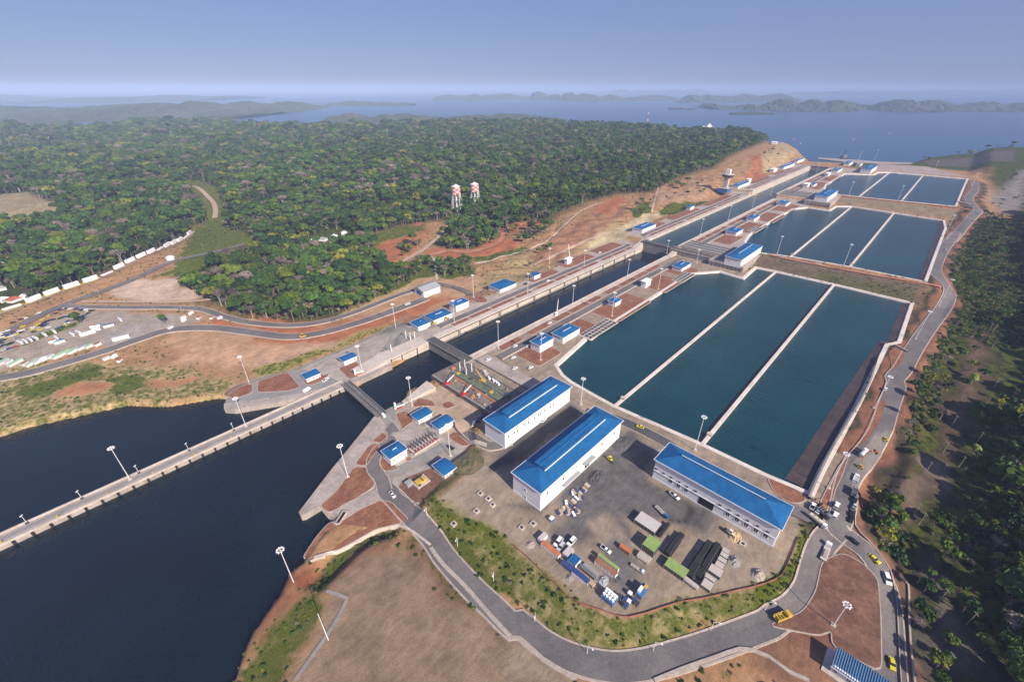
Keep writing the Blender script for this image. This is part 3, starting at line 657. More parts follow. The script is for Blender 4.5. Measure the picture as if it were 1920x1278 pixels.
bed(rounded(WL(t57((350,1385),(450,1230),(550,1115),(640,1110),(800,1010),(930,950),(1015,965),(1150,1105),(1060,1125),(900,1160),(700,1275),(620,1315),(440,1372)),0)), 0, lab='wide red earth apron beside the lower road')
bed(rounded(WL(t54((15,1180),(15,1100),(235,1030),(330,1140),(230,1170)),0)), 0)
bed(rounded(WL(t54((345,1090),(480,1060),(555,1040),(500,1090),(400,1130)),0)), 0)
bed(rounded(WL(t54((620,1000),(750,950),(830,1060),(700,1080)),0)), 0)
bed(rounded(WL(t07((1670,160),(1730,100),(1840,70),(1885,58),(1890,142),(1760,190)),0)), 0)
bed(rounded(WL([(1542,1052),(1580,1036),(1620,1058),(1645,1085),(1650,1150),(1652,1260),(1560,1210),(1560,1180),(1535,1190),(1440,1172),(1505,1148),(1530,1110)],.6), 5), .6, 'brown_earth', lab='brown earth triangle beside the guard house')
bed(rounded(WL(t147((395,960),(440,870),(530,700),(600,620),(560,740),(500,870),(455,1040),(400,1030)),Z1)), Z1)
bed(rounded(WL(t147((625,570),(700,480),(770,330),(840,190),(880,215),(840,350),(760,480),(650,575)),Z1)), Z1, kerb=False)
bed(rounded(WL(t147((0,790),(60,780),(200,860),(290,935),(240,970),(140,960),(40,880)),Z1)), Z1)
bed(rounded(WL(t144((900,880),(950,840),(1030,880),(1000,960),(930,1020)),Z1)), Z1, kerb=False)
k = 0
for y0, y1, xa, xb, z in ((337.5,344.5,262,640,Z1),(264,272,262,610,Z1),(337.5,344.5,700,1140,Z2),(264,272,712,1140,Z2),(337.5,344.5,1200,1660,Z3),(264,272,1200,1660,Z3)):
    x = xa
    while x < xb-14:
        L = 22+(k*7 % 5)*4; k += 1
        bed(rounded([(x,y0),(min(x+L,xb),y0),(min(x+L,xb),y1),(x,y1)], 1.5), z); x += L+(4 if k % 4 else 14)
for x0, x1, y0, y1, z in ((340,372,222,250,Z1),(395,470,214,250,Z1),(505,560,214,250,Z1),(575,615,216,250,Z1),(265,300,219,250,Z1),
                          (415,470,357,372,Z1),(490,560,357,378,Z1),(575,640,357,380,Z1),
                          (740,800,222,250,Z2),(830,905,216,250,Z2),(930,1010,214,250,Z2),(1040,1120,216,250,Z2),(720,790,357,375,Z2),(820,940,357,376,Z2),(980,1120,357,374,Z2),
                          (1290,1400,222,250,Z3),(1430,1540,222,250,Z3),(1260,1400,357,372,Z3),(1440,1600,357,370,Z3)):
    bed(rounded(rect(x0,x1,y0,y1), 4), z)
bed(rounded(WL(zV((965,960),(1000,930),(1080,930),(1145,975),(1120,1000),(1040,1000)),Z1), 4), Z1)

# ------------------------------------------------------------------ quays, lock walls, gates
def block(name, poly, z0, z1, mat, label, cat=None, kind=None):
    return tag(MB().prism(poly, z0, z1).build(name, mat), label, cat, kind=kind)
block('quay', WL(t57((320,1038),(335,1064),(365,1058),(470,996),(600,882),(735,692),(868,512),(950,440),(985,400),(925,318),(882,326),(700,555),(560,725),(430,895)),0), -11, .35, 'concrete', 'pale concrete quay tapering to a rounded tip', 'quay')
block('quay', WL(t57((885,322),(930,318),(985,395),(1060,330),(1040,250),(1100,235),(1080,215)),0), -11, .32, 'concrete_grey', 'grey quay corner at the bridge end', 'quay')
block('quay', WL([(420,757),(420,766),(440,767.5),(540,750.5),(642,727),(690,706),(735,685),(731,681),(690,698),(640,716),(575,736),(500,746)],0), -11, .34, 'concrete', 'narrow left bank quay with a pointed tip', 'quay')
block('quay', WL([(421,757),(428,741),(434,735),(480,714),(560,690),(600,700),(640,716),(575,736),(500,746)],0), -11, .2, 'concrete_grey', 'grey terrace behind the left bank quay tip', 'quay')
# approach wall
o = empty('approach_wall', (0, 0, 0)); tag(o, 'long concrete guide wall reaching across the dark water', 'wall')
MB().box(-420, 128, 327, 336.5, -12, 0).build('wall', 'concrete', o)
MB().box(-420, 128, 335.7, 336.9, -.5, .9).build('parapet', 'concrete_light', o)
MB().box(-420, 128, 326.2, 327.2, -.9, .35).build('kerb', 'concrete_light', o)
MB().box(-420, 128, 329.5, 333.5, -.2, .03).build('walkway', 'concrete_grey', o)
fm = MB().box(-.6, .6, 325.7, 327, -4.2, -.8).mesh('fender', 'rubber')
bm_ = MB().tube((0,0,0),(0,0,.9),.5,.4).tube((0,0,.7),(0,0,1.0),.7,.7).mesh('bollard', 'yellow')
for i in range(30):
    link('fender', fm, o, (-118+i*8.2, 0, 0))
    if i % 3 == 0: link('bollard', bm_, o, (-114+i*8.2, 328, .1))
# lock walls
def lockwall(x0, x1, side, z, zw, label, panels=True):
    y = YL if side > 0 else YR
    o = empty('lock_wall', ((x0+x1)/2, y, z)); tag(o, label, 'wall')
    cx = (x0+x1)/2
    s = side
    a, b2 = sorted((y, y+7*s)); MB().box(x0-cx, x1-cx, a-y, b2-y, -26, .45).build('wall', 'concrete_light', o)
    a, b2 = sorted((-.35*s, 1.0*s)); MB().box(x0-cx, x1-cx, a, b2, .45, .95).build('coping', 'concrete_light', o)
    if panels and s > 0:
        L = 31.0; n = int((x1-x0)/L); pm = MB()
        hh = z-zw
        pm.box(-14.6, 14.6, -.45, .05, -2.0, -1.1); pm.box(-14.6, 14.6, -.45, .05, -hh+.7, -hh+1.5)
        pm.box(-15.0, -14.1, -.45, .05, -hh+.7, -1.1); pm.box(14.1, 15.0, -.45, .05, -hh+.7, -1.1)
        me = pm.mesh('panel_frame', 'steel_dark')
        for i in range(n): link('panel_frame', me, o, (x0-cx+L*(i+.5), 0, 0))
    return o
lockwall(231, GX2-6, 1, Z1, ZC1, 'left concrete wall of the lowest lock chamber with framed panels')
lockwall(231, GX2-6, -1, Z1, ZC1, 'right concrete wall of the lowest lock chamber')
lockwall(GX2+10, 1166, 1, Z2, ZC2, 'left concrete wall of the middle lock chamber', False)
lockwall(GX2+10, 1166, -1, Z2, ZC2, 'right concrete wall of the middle lock chamber')
lockwall(1166, GX3-6, 1, Z3, ZC2, 'tall left concrete wall of the top lock chamber', False)
lockwall(1166, GX3-6, -1, Z3, ZC2, 'right concrete wall of the top lock chamber')
# outer head of the lower gate, left side: stepped wall dropping to the quay
o = empty('gate_head_wall', (180, YL, 0)); tag(o, 'pale stepped wall of the lower gate head on the left bank', 'wall')
mb = MB(); prof = [(142,.4),(172,Z1+.5),(221,Z1+.5)]
vs = []
for x, z in prof: vs += [(x-180, 0, -12), (x-180, 0, z), (x-180, 16, z), (x-180, 16, -12)]
mb.add(vs, [(0,1,2,3)]+[(i*4+j, (i+1)*4+j, (i+1)*4+(j+1)%4, i*4+(j+1)%4) for i in range(2) for j in range(4)]+[(8,11,10,9)]); mb.build('wall', 'concrete_light', o)
for x in (-4, 8, 26): MB().box(x, x+1.1, -.4, .05, -4.4, Z1-.6).build('groove', 'steel_dark', o)
for x0, x1, zt in ((9.5,25,Z1-1),(-3,7,Z1-1.5),(-24,-12,-1.2)): MB().box(x0, x1, -.3, .05, zt-.5, zt).build('slot', 'steel_dark', o)
# outer head, right side: sloping wing and head block round the gate recess
o = empty('gate_head_wall', (150, 270, 0)); tag(o, 'sloping concrete wing wall on the right of the lower gate', 'wall')
mb = MB(); A0 = WL(t57((1085,212),(1105,222)),0); 
a = np.array(W(t57((1090,213))[0],0)); b2 = np.array([178.0, 276.0])
mb.add([(a[0]-150,a[1]-270,-12),(a[0]-150,a[1]-270,.5),(b2[0]-150,b2[1]-270,Z1+.5),(b2[0]-150,b2[1]-270,-12),
        (a[0]-150,a[1]-274,-12),(a[0]-150,a[1]-274,.5),(b2[0]-150,b2[1]-283,Z1+.5),(b2[0]-150,b2[1]-283,-12)],
       [(0,1,2,3),(7,6,5,4),(1,5,6,2),(0,4,5,1),(3,2,6,7)]); mb.build('wall', 'concrete_light', o)
RX0, RX1 = 186.0, 246.0
o = empty('gate_recess_block', (215, 240, 0)); tag(o, 'raised concrete block with the gate recess, crowded with machinery', 'platform')
M('deck_dirty', (.22, .18, .15), .9, .3, .5, c2=(.13, .11, .095), scale2=.12)
MB().box(RX0-215, 6, -38, 40, -12, Z1+.6).build('deck', ('deck_dirty',), o)
MB().box(16.5, RX1-215, -38, 30, -12, Z1+.4).build('deck', 'concrete', o)
MB().box(6, 16.5, -38, 40, -12, -3).build('recess_floor', 'water_canal', o)
MB().box(RX0-215-.5, RX0-215+1, -38, 38, Z1+.6, Z1+1.7).build('parapet', 'concrete_grey', o)
for x in (6.6, 15.8): MB().box(x-.4, x+.4, -38, 30, Z1+.45, Z1+1.2).build('rail_beam', 'concrete_dark', o)
def gate(name, x, y0, y1, zt, zb, label, wd=9.0, mat='concrete_grey'):
    o = empty(name, (x, (y0+y1)/2, zb)); tag(o, label, 'lock gate'); h = zt-zb; L = (y1-y0)/2
    MB().box(-wd/2, wd/2, -L, L, 0, h-1.2).build('leaf', mat, o)
    MB().box(-wd/2-.6, wd/2+.6, -L-1, L+1, h-1.2, h-.6).build('walkway', 'asphalt_dark', o)
    for s in (-1, 1):
        mb = MB(); X = s*(wd/2+.45)
        mb.box(X-.15, X+.15, -L-1, L+1, h-.1, h+.15)
        for i in range(15): yy = -L+2*L*i/14; mb.box(X-.12, X+.12, yy-.12, yy+.12, h-.6, h)
        tag(mb.build('handrail', 'steel_grey', o))
    MB().box(-wd/2-.12, -wd/2+.0, -L, L, h-3.4, h-3.0).build('rubbing_strip', 'rust', o)
gate('lower_lock_gate', 226, YR-5, YL+3, Z1+1.5, -16, 'grey rolling gate closing the lowest chamber')
gate('middle_lock_gate', GX2-1, YR-3, YL+3, Z2+1.2, -16, 'tall grey rolling gate between lowest and middle chamber', mat='concrete_grey')
gate('upper_lock_gate', GX3, YR-3, YL+3, Z3+1.2, 0, 'far rolling gate at the lake end of the locks', mat='concrete_grey')
for i, (x, y0, y1) in enumerate(((204, 208, 268), (211.5, 206, 262))):
    o = empty('gate_top_beam', (x, (y0+y1)/2, Z1+.6)); tag(o, ('broad' if i == 0 else 'narrow')+' moss green gate deck set in the concrete block', 'gate deck')
    L = (y1-y0)/2; wdt = (2.6, 1.5)[i]
    MB().box(-wdt, wdt, -L, L, 0, .9).build('deck', 'gate_green', o)
    for s in (-1, 1): MB().box(s*(wdt+.35)-.3, s*(wdt+.35)+.3, -L-1, L+1, 0, 1.3).build('edge_beam', 'concrete_dark', o)
o = empty('orange_walkway', (198.5, 236, Z1+.6)); tag(o, 'orange guard rail strip beside the green gate deck', 'railing')
MB().box(-.7, .7, -29, 28, 0, .7).build('rail', 'orange', o)
# lock heads of the upper gates
def head(x0, x1, y0, y1, z0, z1, name, label):
    o = empty(name, ((x0+x1)/2, (y0+y1)/2, z0)); tag(o, label, 'platform'); a, b2, h = (x1-x0)/2, (y1-y0)/2, z1-z0
    MB().box(-a, a, -b2, b2, 0, h).build('deck', 'concrete_grey', o)
    MB().box(-a-.3, -a+1, -b2, b2, h, h+1.1).build('parapet', 'concrete', o)
    for i in range(4): MB().box(-a+6+i*(2*a-14)/3, -a+7+i*(2*a-14)/3, -b2+3, b2-3, h, h+.9).build('rail_beam', 'concrete_dark', o)
    return o
head(672, 722, 200, 278, 0, Z2+.5, 'gate_recess_block', 'concrete block of the middle gate recess with dark slots')
head(655, 675, 180, 284, -8, Z2-.5, 'step_wall', 'grey step wall beside the middle gate')
head(1172, 1235, 205, 278, 8, Z3+.5, 'gate_recess_block', 'concrete block of the top gate recess, far up the bank')
mb = MB(); mb.add([(-26,-4,-18),(-26,-4,-6.2),(8,-4,.8),(8,-4,-18),(-26,4,-18),(-26,4,-6.2),(8,4,.8),(8,4,-18)],[(0,1,2,3),(7,6,5,4),(1,5,6,2),(0,4,5,1),(3,2,6,7)])
wm = mb.mesh('wing_wall', 'concrete_light')
for x, y, z, t_ in ((GX2-2, YR-5, Z2, 'pale sloping wing wall right of the middle gate'), (GX2-2, YL+5, Z2, 'pale sloping wing wall left of the middle gate')):
    tag(link('wing_wall', wm, None, (x, y, z)), t_, 'wall')
# basin rims and dividing walls
M('rim_white', (.68, .6, .54), .85, .1, .5, c2=(.58, .5, .44), scale2=.09)
def rim(poly, z, zw, label):
    ar = sum(poly[i][0]*poly[(i+1)%len(poly)][1]-poly[(i+1)%len(poly)][0]*poly[i][1] for i in range(len(poly)))
    s = -1 if ar > 0 else 1
    pr = [(0*s, zw-1.5), (1.6*s, z+.35), (5*s, z+.4), (5.3*s, z-.5)]
    if s < 0: pr = pr[::-1]
    o = link('basin_wall', ribbon('basin_wall', poly, pr, 'rim_white', closed=True)); tag(o, label, 'wall')
rim(B1, Z1, WB[0], 'pale concrete rim round the nearest basins')
rim(B2, Z2, WB[1], 'pale concrete rim round the middle basins')
rim(B3, Z3, WB[2], 'pale concrete rim round the far basins')
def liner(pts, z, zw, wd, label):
    tag(link('basin_side_strip', ribbon('basin_side_strip', pts, sorted([(0, z), (wd*.6, zw+.25), (wd, zw-1.0)]), 'mud_and_shade')), label, 'bank')
M('mud_and_shade', (.05, .034, .036), .7, .2, .3, c2=(.08, .055, .05), scale2=.08)  # one dark tone for the muddy banks and the divider's painted shade
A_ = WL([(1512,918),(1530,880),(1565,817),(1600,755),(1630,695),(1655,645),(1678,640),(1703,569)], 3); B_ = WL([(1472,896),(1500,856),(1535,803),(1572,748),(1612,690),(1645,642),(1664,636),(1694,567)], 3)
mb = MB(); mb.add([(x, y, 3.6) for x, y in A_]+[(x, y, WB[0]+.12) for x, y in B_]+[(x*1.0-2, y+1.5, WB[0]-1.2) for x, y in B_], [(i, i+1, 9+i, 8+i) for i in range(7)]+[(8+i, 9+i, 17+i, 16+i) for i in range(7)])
tag(mb.build('basin_side_strip', 'mud_and_shade'), 'dark muddy slope along the right side of the nearest basins', 'bank')
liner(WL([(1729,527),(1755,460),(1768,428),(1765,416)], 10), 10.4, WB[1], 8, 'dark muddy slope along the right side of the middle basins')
liner(WL([(1319,831),(1562.5,535)], 3), 4.4, WB[0], 6, 'dark strip of painted shade left of the right dividing wall')  # dark strip stands in for the dividing wall's shade on the water
def divider(a, b2, z, zt, label):
    (x0, y0), (x1, y1) = a, b2; y = (y0+y1)/2; cx = (x0+x1)/2
    o = empty('divider_wall', (cx, y, z)); tag(o, label, 'wall')
    MB().box(x0-2-cx, x1+2-cx, -1.25, 1.25, -8, zt).build('wall', 'rim_white', o)
    MB().box(x0+9-cx, x0+12-cx, -1.9, 1.9, zt+.02, zt+1.6).build('gauge_hut', 'concrete_light', o)
divider(W((1154,758),3.5), W((1455,510),3.5), WB[0], 1.5, 'straight pale wall dividing the nearest basins, left of two')
divider(W((1319,831),3.5), W((1562.5,535),3.5), WB[0], 2.2, 'straight pale wall dividing the nearest basins, right of two')
divider(W((1482.6,481),10.5), W((1596,387.5),10.5), WB[1], 1.5, 'straight pale wall dividing the middle basins, left of two')
divider(W((1594,500),10.5), W((1675,400),10.5), WB[1], 2.0, 'straight pale wall dividing the middle basins, right of two')
divider(W((1610,369),19.5), W((1669,322),19.5), WB[2], 1.5, 'straight pale wall dividing the far basins, left of two')
divider(W((1689,377),19.5), W((1732,328),19.5), WB[2], 2.0, 'straight pale wall dividing the far basins, right of two')

# ------------------------------------------------------------------ buildings
def hip(mb, x0, x1, y0, y1, z, h, run=None):
    """hip roof over a rectangle; ridge along the longer side"""
    cx, cy = (x0+x1)/2, (y0+y1)/2
    if x1-x0 >= y1-y0:
        r = (y1-y0)/2 if run is None else run
        a, b = (x0+r, cy, z+h), (x1-r, cy, z+h); F = [(0,1,5,4),(2,3,4,5),(3,0,4),(1,2,5)]
    else:
        r = (x1-x0)/2 if run is None else run
        a, b = (cx, y0+r, z+h), (cx, y1-r, z+h); F = [(3,0,4,5),(1,2,5,4),(0,1,4),(2,3,5)]
    mb.add([(x0,y0,z),(x1,y0,z),(x1,y1,z),(x0,y1,z),a,b], F+[(3,2,1,0)])
WINM = {}
def window(parent, axis, pos, u, z, w, h):
    """a window in the wall plane; axis 'x-' faces -X, 'y-' faces -Y"""
    key = (axis, round(w, 2), round(h, 2))
    if key not in WINM:
        p, f = MB(), MB(); t = .22
        def bx(mb, a0, a1, z0, z1, d0, d1):
            if axis == 'x-': mb.box(d0, d1, a0, a1, z0, z1)
            else: mb.box(a0, a1, d0, d1, z0, z1)
        bx(p, -w/2, w/2, 0, h, -.06, .02)
        bx(f, -w/2-t, w/2+t, -t, 0, -.16, .02); bx(f, -w/2-t, w/2+t, h, h+t, -.16, .02)
        bx(f, -w/2-t, -w/2, 0, h, -.16, .02); bx(f, w/2, w/2+t, 0, h, -.16, .02)
        bx(f, -.07, .07, 0, h, -.12, -.05)
        WINM[key] = (p.mesh('window', 'glass_dark'), f.mesh('frame', 'trim_white'))
    a, b = WINM[key]
    loc = (pos, u, z) if axis == 'x-' else (u, pos, z)
    o = link('window', a, parent, loc); link('frame', b, o); return o
def hall(name, label, x0, x1, y0, y1, z0, eave, rise, monitor, ov=1.0, seams=1.3, run=None):
    """long hall; x0.. are the eaves; returns root and a frame-local helper"""
    cx, cy = (x0+x1)/2, (y0+y1)/2; o = empty(name, (cx, cy, z0)); tag(o, label, 'building')
    a, b, h = (x1-x0)/2, (y1-y0)/2, eave-z0
    MB().box(-a+ov, a-ov, -b+ov, b-ov, -3, h-.1).build('wall', 'wall_white', o)
    MB().box(-a+ov-.25, a-ov+.25, -b+ov-.25, b-ov+.25, -3, .9).build('plinth', 'wall_lilac', o)
    rb = MB(); hip(rb, -a, a, -b, b, h, rise, run); roof = rb.build('roof', 'roof_blue', o)
    fs = MB(); t = .35
    fs.box(-a-.1, a+.1, -b-.15, -b+.1, h-t, h+.12).box(-a-.1, a+.1, b-.1, b+.15, h-t, h+.12).box(-a-.15, -a+.1, -b, b, h-t, h+.12).box(a-.1, a+.15, -b, b, h-t, h+.12)
    fs.build('fascia', 'trim_white', roof)
    r = min(a, b) if run is None else run
    if monitor:
        mw, mh, inset = monitor
        mb = MB()
        if a >= b:
            L = a-r-inset
            mb.box(-L, L, -mw+.4, mw-.4, h+rise-1.6, h+rise+mh-.3)
            mb.build('monitor_wall', 'roof_blue', roof)
            m2 = MB(); k = mh+rise
            m2.add([(-L-.4,-mw,h+k-mw*rise/r),(L+.4,-mw,h+k-mw*rise/r),(L+.4,mw,h+k-mw*rise/r),(-L-.4,mw,h+k-mw*rise/r),(-L-.4,0,h+k),(L+.4,0,h+k)],[(0,1,5,4),(2,3,4,5),(3,0,4),(1,2,5),(3,2,1,0)])
            m2.build('monitor_roof', 'roof_blue', roof)
            zz = h+k-mw*rise/r
            MB().box(-L-.4, L+.4, -mw-.3, -mw+.1, zz-.35, zz+.18).build('monitor_fascia', 'trim_white', roof)
        else:
            L = b-r-inset
            MB().box(-.6, .6, -L, L, h+rise-.5, h+rise+mh).build('ridge_vent', 'roof_blue', roof)
            MB().box(-.75, -.45, -L, L, h+rise+mh-.3, h+rise+mh+.1).build('ridge_flashing', 'trim_white', roof)
    if seams:      # standing seams, laid up the two long slopes
        sm = MB(); hi = .1
        if a >= b:
            n = int(2*a/seams)
            for i in range(1, n):
                x = -a+i*seams; e = min(x+a, a-x, r); yy = b-e*(b/r)
                for s in (-1, 1):
                    sm.add([(x-.07,s*b,h),(x+.07,s*b,h),(x+.07,s*yy,h+rise*e/r),(x-.07,s*yy,h+rise*e/r),(x,s*b,h+hi),(x,s*yy,h+hi+rise*e/r)],[(0,4,5,3),(1,2,5,4)])
        else:
            n = int(2*b/seams)
            for i in range(1, n):
                y = -b+i*seams; e = min(y+b, b-y, r); xx = a-e*(a/r)
                for s in (-1, 1):
                    sm.add([(s*a,y-.07,h),(s*a,y+.07,h),(s*xx,y+.07,h+rise*e/r),(s*xx,y-.07,h+rise*e/r),(s*a,y,h+hi),(s*xx,y,h+hi+rise*e/r)],[(0,4,5,3),(1,2,5,4)])
        tag(sm.build('roof_seams', 'roof_blue', roof), kind='stuff')
    return o, (cx, cy, z0, a-ov, b-ov, h)
EV = 20.5; q = (CAM_H-EV)/213.0
# the three long halls
o, g2 = hall('maintenance_hall', 'long white hall with raised ridge roof in the middle of the yard', 144.3*q, 238.2*q, 114*q, 139.3*q, Z1, EV, 4.4, (4.6, 1.5, .5))
def win_y(o, g, pts, w, h):
    for p in pts:
        x, z = on_y(p, g[1]-g[4]); window(o, 'y-', -g[4]-.0, x-g[0], z-g[2]-h/2, w, h)
def win_x(o, g, pts, w, h):
    for p in pts:
        y, z = on_x(p, g[0]-g[3]); window(o, 'x-', -g[3]-.0, y-g[1], z-g[2]-h/2, w, h)
win_y(o, g2, t97((265,893),(383,787),(673,525),(763,447)), 1.6, 3.0)
win_y(o, g2, t97((375,890),(480,700)), 1.3, 1.6)
win_x(o, g2, t97((97,870),(97,925)), 1.8, 2.6)
MB().box(-2, 9, -g2[4]-3.2, -g2[4]+.2, 8.2, 8.8).build('canopy', 'roof_pale', o)
MB().box(-24, -7, -g2[4]-2.4, -g2[4]+.2, 5.2, 5.8).build('canopy', 'roof_pale', o)
MB().box(1.5, 7, -g2[4]-.1, -g2[4]+.3, 0, 7.6).build('door', 'opening_dark', o)
o, g1 = hall('maintenance_hall', 'long blue roofed hall beside the gate recess block', 168.2*q, 247.9*q, 168.4*q, 191.5*q, Z1, EV-1.5, 4.0, (4.2, 1.4, .5))
win_y(o, g1, zB((555,600),(635,543),(670,517),(738,470),(840,397),(902,350),(932,335),(1000,285)), 1.4, 2.2)
win_y(o, g1, zB((465,712),(525,670),(555,655),(633,585),(670,562),(735,515),(775,485),(797,472),(838,440),(900,400),(930,375)), 1.4, 2.4)
win_x(o, g1, zB((268,585),(330,618)), 1.6, 1.8)
o, g3 = hall('maintenance_hall', 'long blue roofed workshop with a tall dark gateway by the basin', 217.8*.985, 240*.985, .7*.985, 78.5*.985, Z1, EV, 4.6, (3.0, .8, .2), run=13)
win_x(o, g3, z3((428,787),(510,835),(590,880))+zYB((1370,275),(1480,340),(1590,403),(1707,470),(1825,533)), 2.2, 3.0)
win_x(o, g3, z3((272,775),(350,822),(410,855),(490,900),(572,947))+zYB((1338,352),(1450,417),(1557,480),(1672,545),(1790,612)), 2.0, 2.6)
for p in z3((280,660),(358,705),(437,748),(520,795),(600,843),(690,890),(945,1035))+zYB((1387,228),(1498,292),(1610,355),(1730,420),(1850,488)):
    y, z = on_x(p, g3[0]-g3[3]); MB().box(-.3, .1, -.75, .75, -.4, .5).build('vent', 'glass_dark', o, (-g3[3], y-g3[1], z-g3[2]))
ya, zt = on_x(z3((732,940))[0], g3[0]-g3[3]); yb, _ = on_x(z3((886,1030))[0], g3[0]-g3[3])
MB().box(-.12, .3, min(ya, yb)-g3[1], max(ya, yb)-g3[1], 0, zt-Z1).build('gateway', 'opening_dark', o, (-g3[3], 0, 0))
MB().box(-.5, .1, -g3[4]-.2, g3[4]+.2, 7.2, 7.5).build('string_course', 'wall_lilac', o, (-g3[3], 0, 0))

def hut(left, bottom, right, z0, eave, label, name='control_house', rise=1.4, roof='hip', ov=.8, monitor=True, wins=3, rmat='roof_blue', dims=None):
    """small house from three eave corners seen in the photo"""
    ze = z0+eave
    L, B, R_ = W(left, ze), W(bottom, ze), W(right, ze)
    x0 = (L[0]+B[0])/2; y0 = (B[1]+R_[1])/2; x1 = R_[0]; y1 = L[1]
    if dims: x1, y1 = x0+dims[0], y0+dims[1]
    cx, cy = (x0+x1)/2, (y0+y1)/2; a, b, h = (x1-x0)/2, (y1-y0)/2, eave
    o = empty(name, (cx, cy, z0)); tag(o, label, 'building')
    ov = min(ov, a*.25, b*.25)
    MB().box(-a+ov, a-ov, -b+ov, b-ov, -1.5, h-.05).build('wall', 'wall_white', o)
    rb = MB()
    if roof == 'hip': hip(rb, -a, a, -b, b, h, rise)
    elif roof == 'curve':     # shallow barrel roof curving across Y
        n = 6; vs = []
        for i in range(n+1):
            t = i/n; y = -b+2*b*t; z = h+rise*math.sin(math.pi*t)
            vs += [(-a, y, z), (a, y, z)]
        rb.add(vs, [(2*i, 2*i+1, 2*i+3, 2*i+2) for i in range(n)]+[list(range(0, 2*n+2, 2))[::-1], list(range(1, 2*n+2, 2)), (0, 2*n, 2*n+1, 1)])
    else: rb.box(-a, a, -b, b, h-.05, h+.45)
    ro = rb.build('roof', rmat, o)
    fs = MB(); t = .3
    fs.box(-a-.08, a+.08, -b-.12, -b+.08, h-t, h+.08).box(-a-.12, -a+.08, -b, b, h-t, h+.08).box(-a-.08, a+.08, b-.08, b+.12, h-t, h+.08).box(a-.08, a+.12, -b, b, h-t, h+.08)
    fs.build('fascia', 'trim_white', ro)
    if monitor and roof == 'hip' and a > b:
        l = (a-b)*.9+.5
        MB().box(-l, l, -.9, .9, h+rise-.3, h+rise+.5).build('monitor_roof', rmat, ro)
        MB().box(-l, l, -1.1, -.85, h+rise+.25, h+rise+.6).build('monitor_fascia', 'trim_white', ro)
    wh = min(1.5, h*.35)
    for i in range(wins):
        window(o, 'y-', -b+ov, (-a+ov)+(2*a-2*ov)*(i+.7)/(wins+.6), h*.42, 1.1, wh)
    window(o, 'x-', -a+ov, (b-ov)*.35, h*.42, 1.0, wh)
    MB().box(-.6, .6, -b+ov-.08, -b+ov+.1, 0, 2.2).build('door', 'steel_grey', o, ((a-ov)*.8, 0, 0))
    return o
hut(*zH((850,862),(950,950),(1138,838)), 0, 7.5, 'tall hut with ridge slit in the loop of the quay road')
hut(*zH((1165,480),(1240,552),(1400,460)), 0, 5, 'hut with curved blue roof nearest the bridge', roof='curve', rise=1.1)
hut(*zH((1370,568),(1460,640),(1620,540)), 0, 6.2, 'hut with curved blue roof beside the retaining wall', roof='curve', rise=1.1)
hut(*zH((1385,1010),(1515,1120),(1650,1035)), 0, 5.5, 'hut with curved blue roof at the edge of the dark slope', roof='curve', rise=1.3)
hut(*t54((330,1045),(375,1082),(487,1035)), 0, 4.5, 'flat blue roofed hut on the left quay next to the white vans', roof='curve', rise=.5)
hut(*t54((615,918),(655,955),(757,905)), 0, 5.5, 'blue roofed hut on the left bank below the gate head', roof='curve', rise=.6)
hut(*t54((1145,655),(1215,692),(1312,652)), Z1, 5.5, 'low blue roofed house at the left end of the lower gate', wins=4)
hut(*t54((1255,605),(1322,645),(1477,585)), Z1, 5.5, 'longer blue roofed house adjoining the one at the gate', wins=6)
hut(*t54((1440,510),(1495,536),(1600,495)), Z1, 8, 'tall blue roofed house beside the roundabout', wins=3)
hut(*zM((95,530),(270,590),(495,500)), Z1, 5, 'blue roofed house with an open skylight well, left bank', wins=5, monitor=False)
hut(*zM((655,385),(725,410),(815,372)), Z1, 6, 'small blue roofed hut on red earth, left bank', roof='flat', wins=1)
hut(*zM((1110,180),(1165,190),(1242,165)), Z1, 8, 'small white tower hut under the cut slope', roof='flat', rmat='trim_white', wins=1, name='white_hut')
hut(*t94((965,345),(1005,360),(1050,335)), Z1, 8.5, 'white tower hut between chamber and nearest basin', roof='flat', rmat='trim_white', wins=1, name='white_hut')
hut(*t94((715,490),(770,512),(830,485)), Z1, 6, 'small blue roofed hut midway along the lowest chamber', wins=2)
hut(*t94((1195,232),(1275,252),(1347,212)), Z1, 6, 'blue roofed house below the middle gate', wins=3)
hut(*t94((290,735),(385,772),(517,698)), Z1, 7.5, 'blue roofed house behind the basin screens', wins=5)
hut(*t94((135,795),(205,834),(320,772)), Z1, 9, 'tall blue roofed house nearest the basin corner', wins=2)
ox = hut(*t94((1600,155),(1712,192),(1887,85)), Z2, 11, 'large blue roofed pump house on the concrete head between basins', name='pump_house', wins=6, rise=3)
hut(*t91((905,1140),(987,1167),(1067,1115)), Z2, 6.5, 'blue roofed house on the left bank at the middle gate', wins=4)
hut(*t91((1305,985),(1340,993),(1370,980)), Z2, 7, 'small blue roofed hut on the left bank of the middle chamber', roof='flat', wins=1)
hut(*t91((1645,825),(1705,836),(1777,800)), Z3, 7, 'blue roofed house next to the control tower', wins=4)
hut(*t91((1755,782),(1775,788),(1797,778)), Z3, 11, 'white block behind the house by the control tower', roof='flat', rmat='trim_white', wins=1, name='white_hut')
hut(*t91((1600,1165),(1680,1186),(1737,1155)), Z2, 7, 'blue roofed house at the start of the middle chamber, right bank', wins=3)
hut(*t91((1755,1065),(1815,1076),(1867,1055)), Z2, 7, 'blue roofed hut halfway up the middle chamber, right bank', wins=2)
hut(*t141((355,900),(447,917),(532,868)), Z3, 11, 'large blue roofed pump house between middle and far basins', name='pump_house', wins=6, rise=3)
hut(*t141((700,700),(777,713),(822,680)), Z3, 12, 'large blue roofed pump house at the lake end of the basins', name='pump_house', wins=6, rise=3)
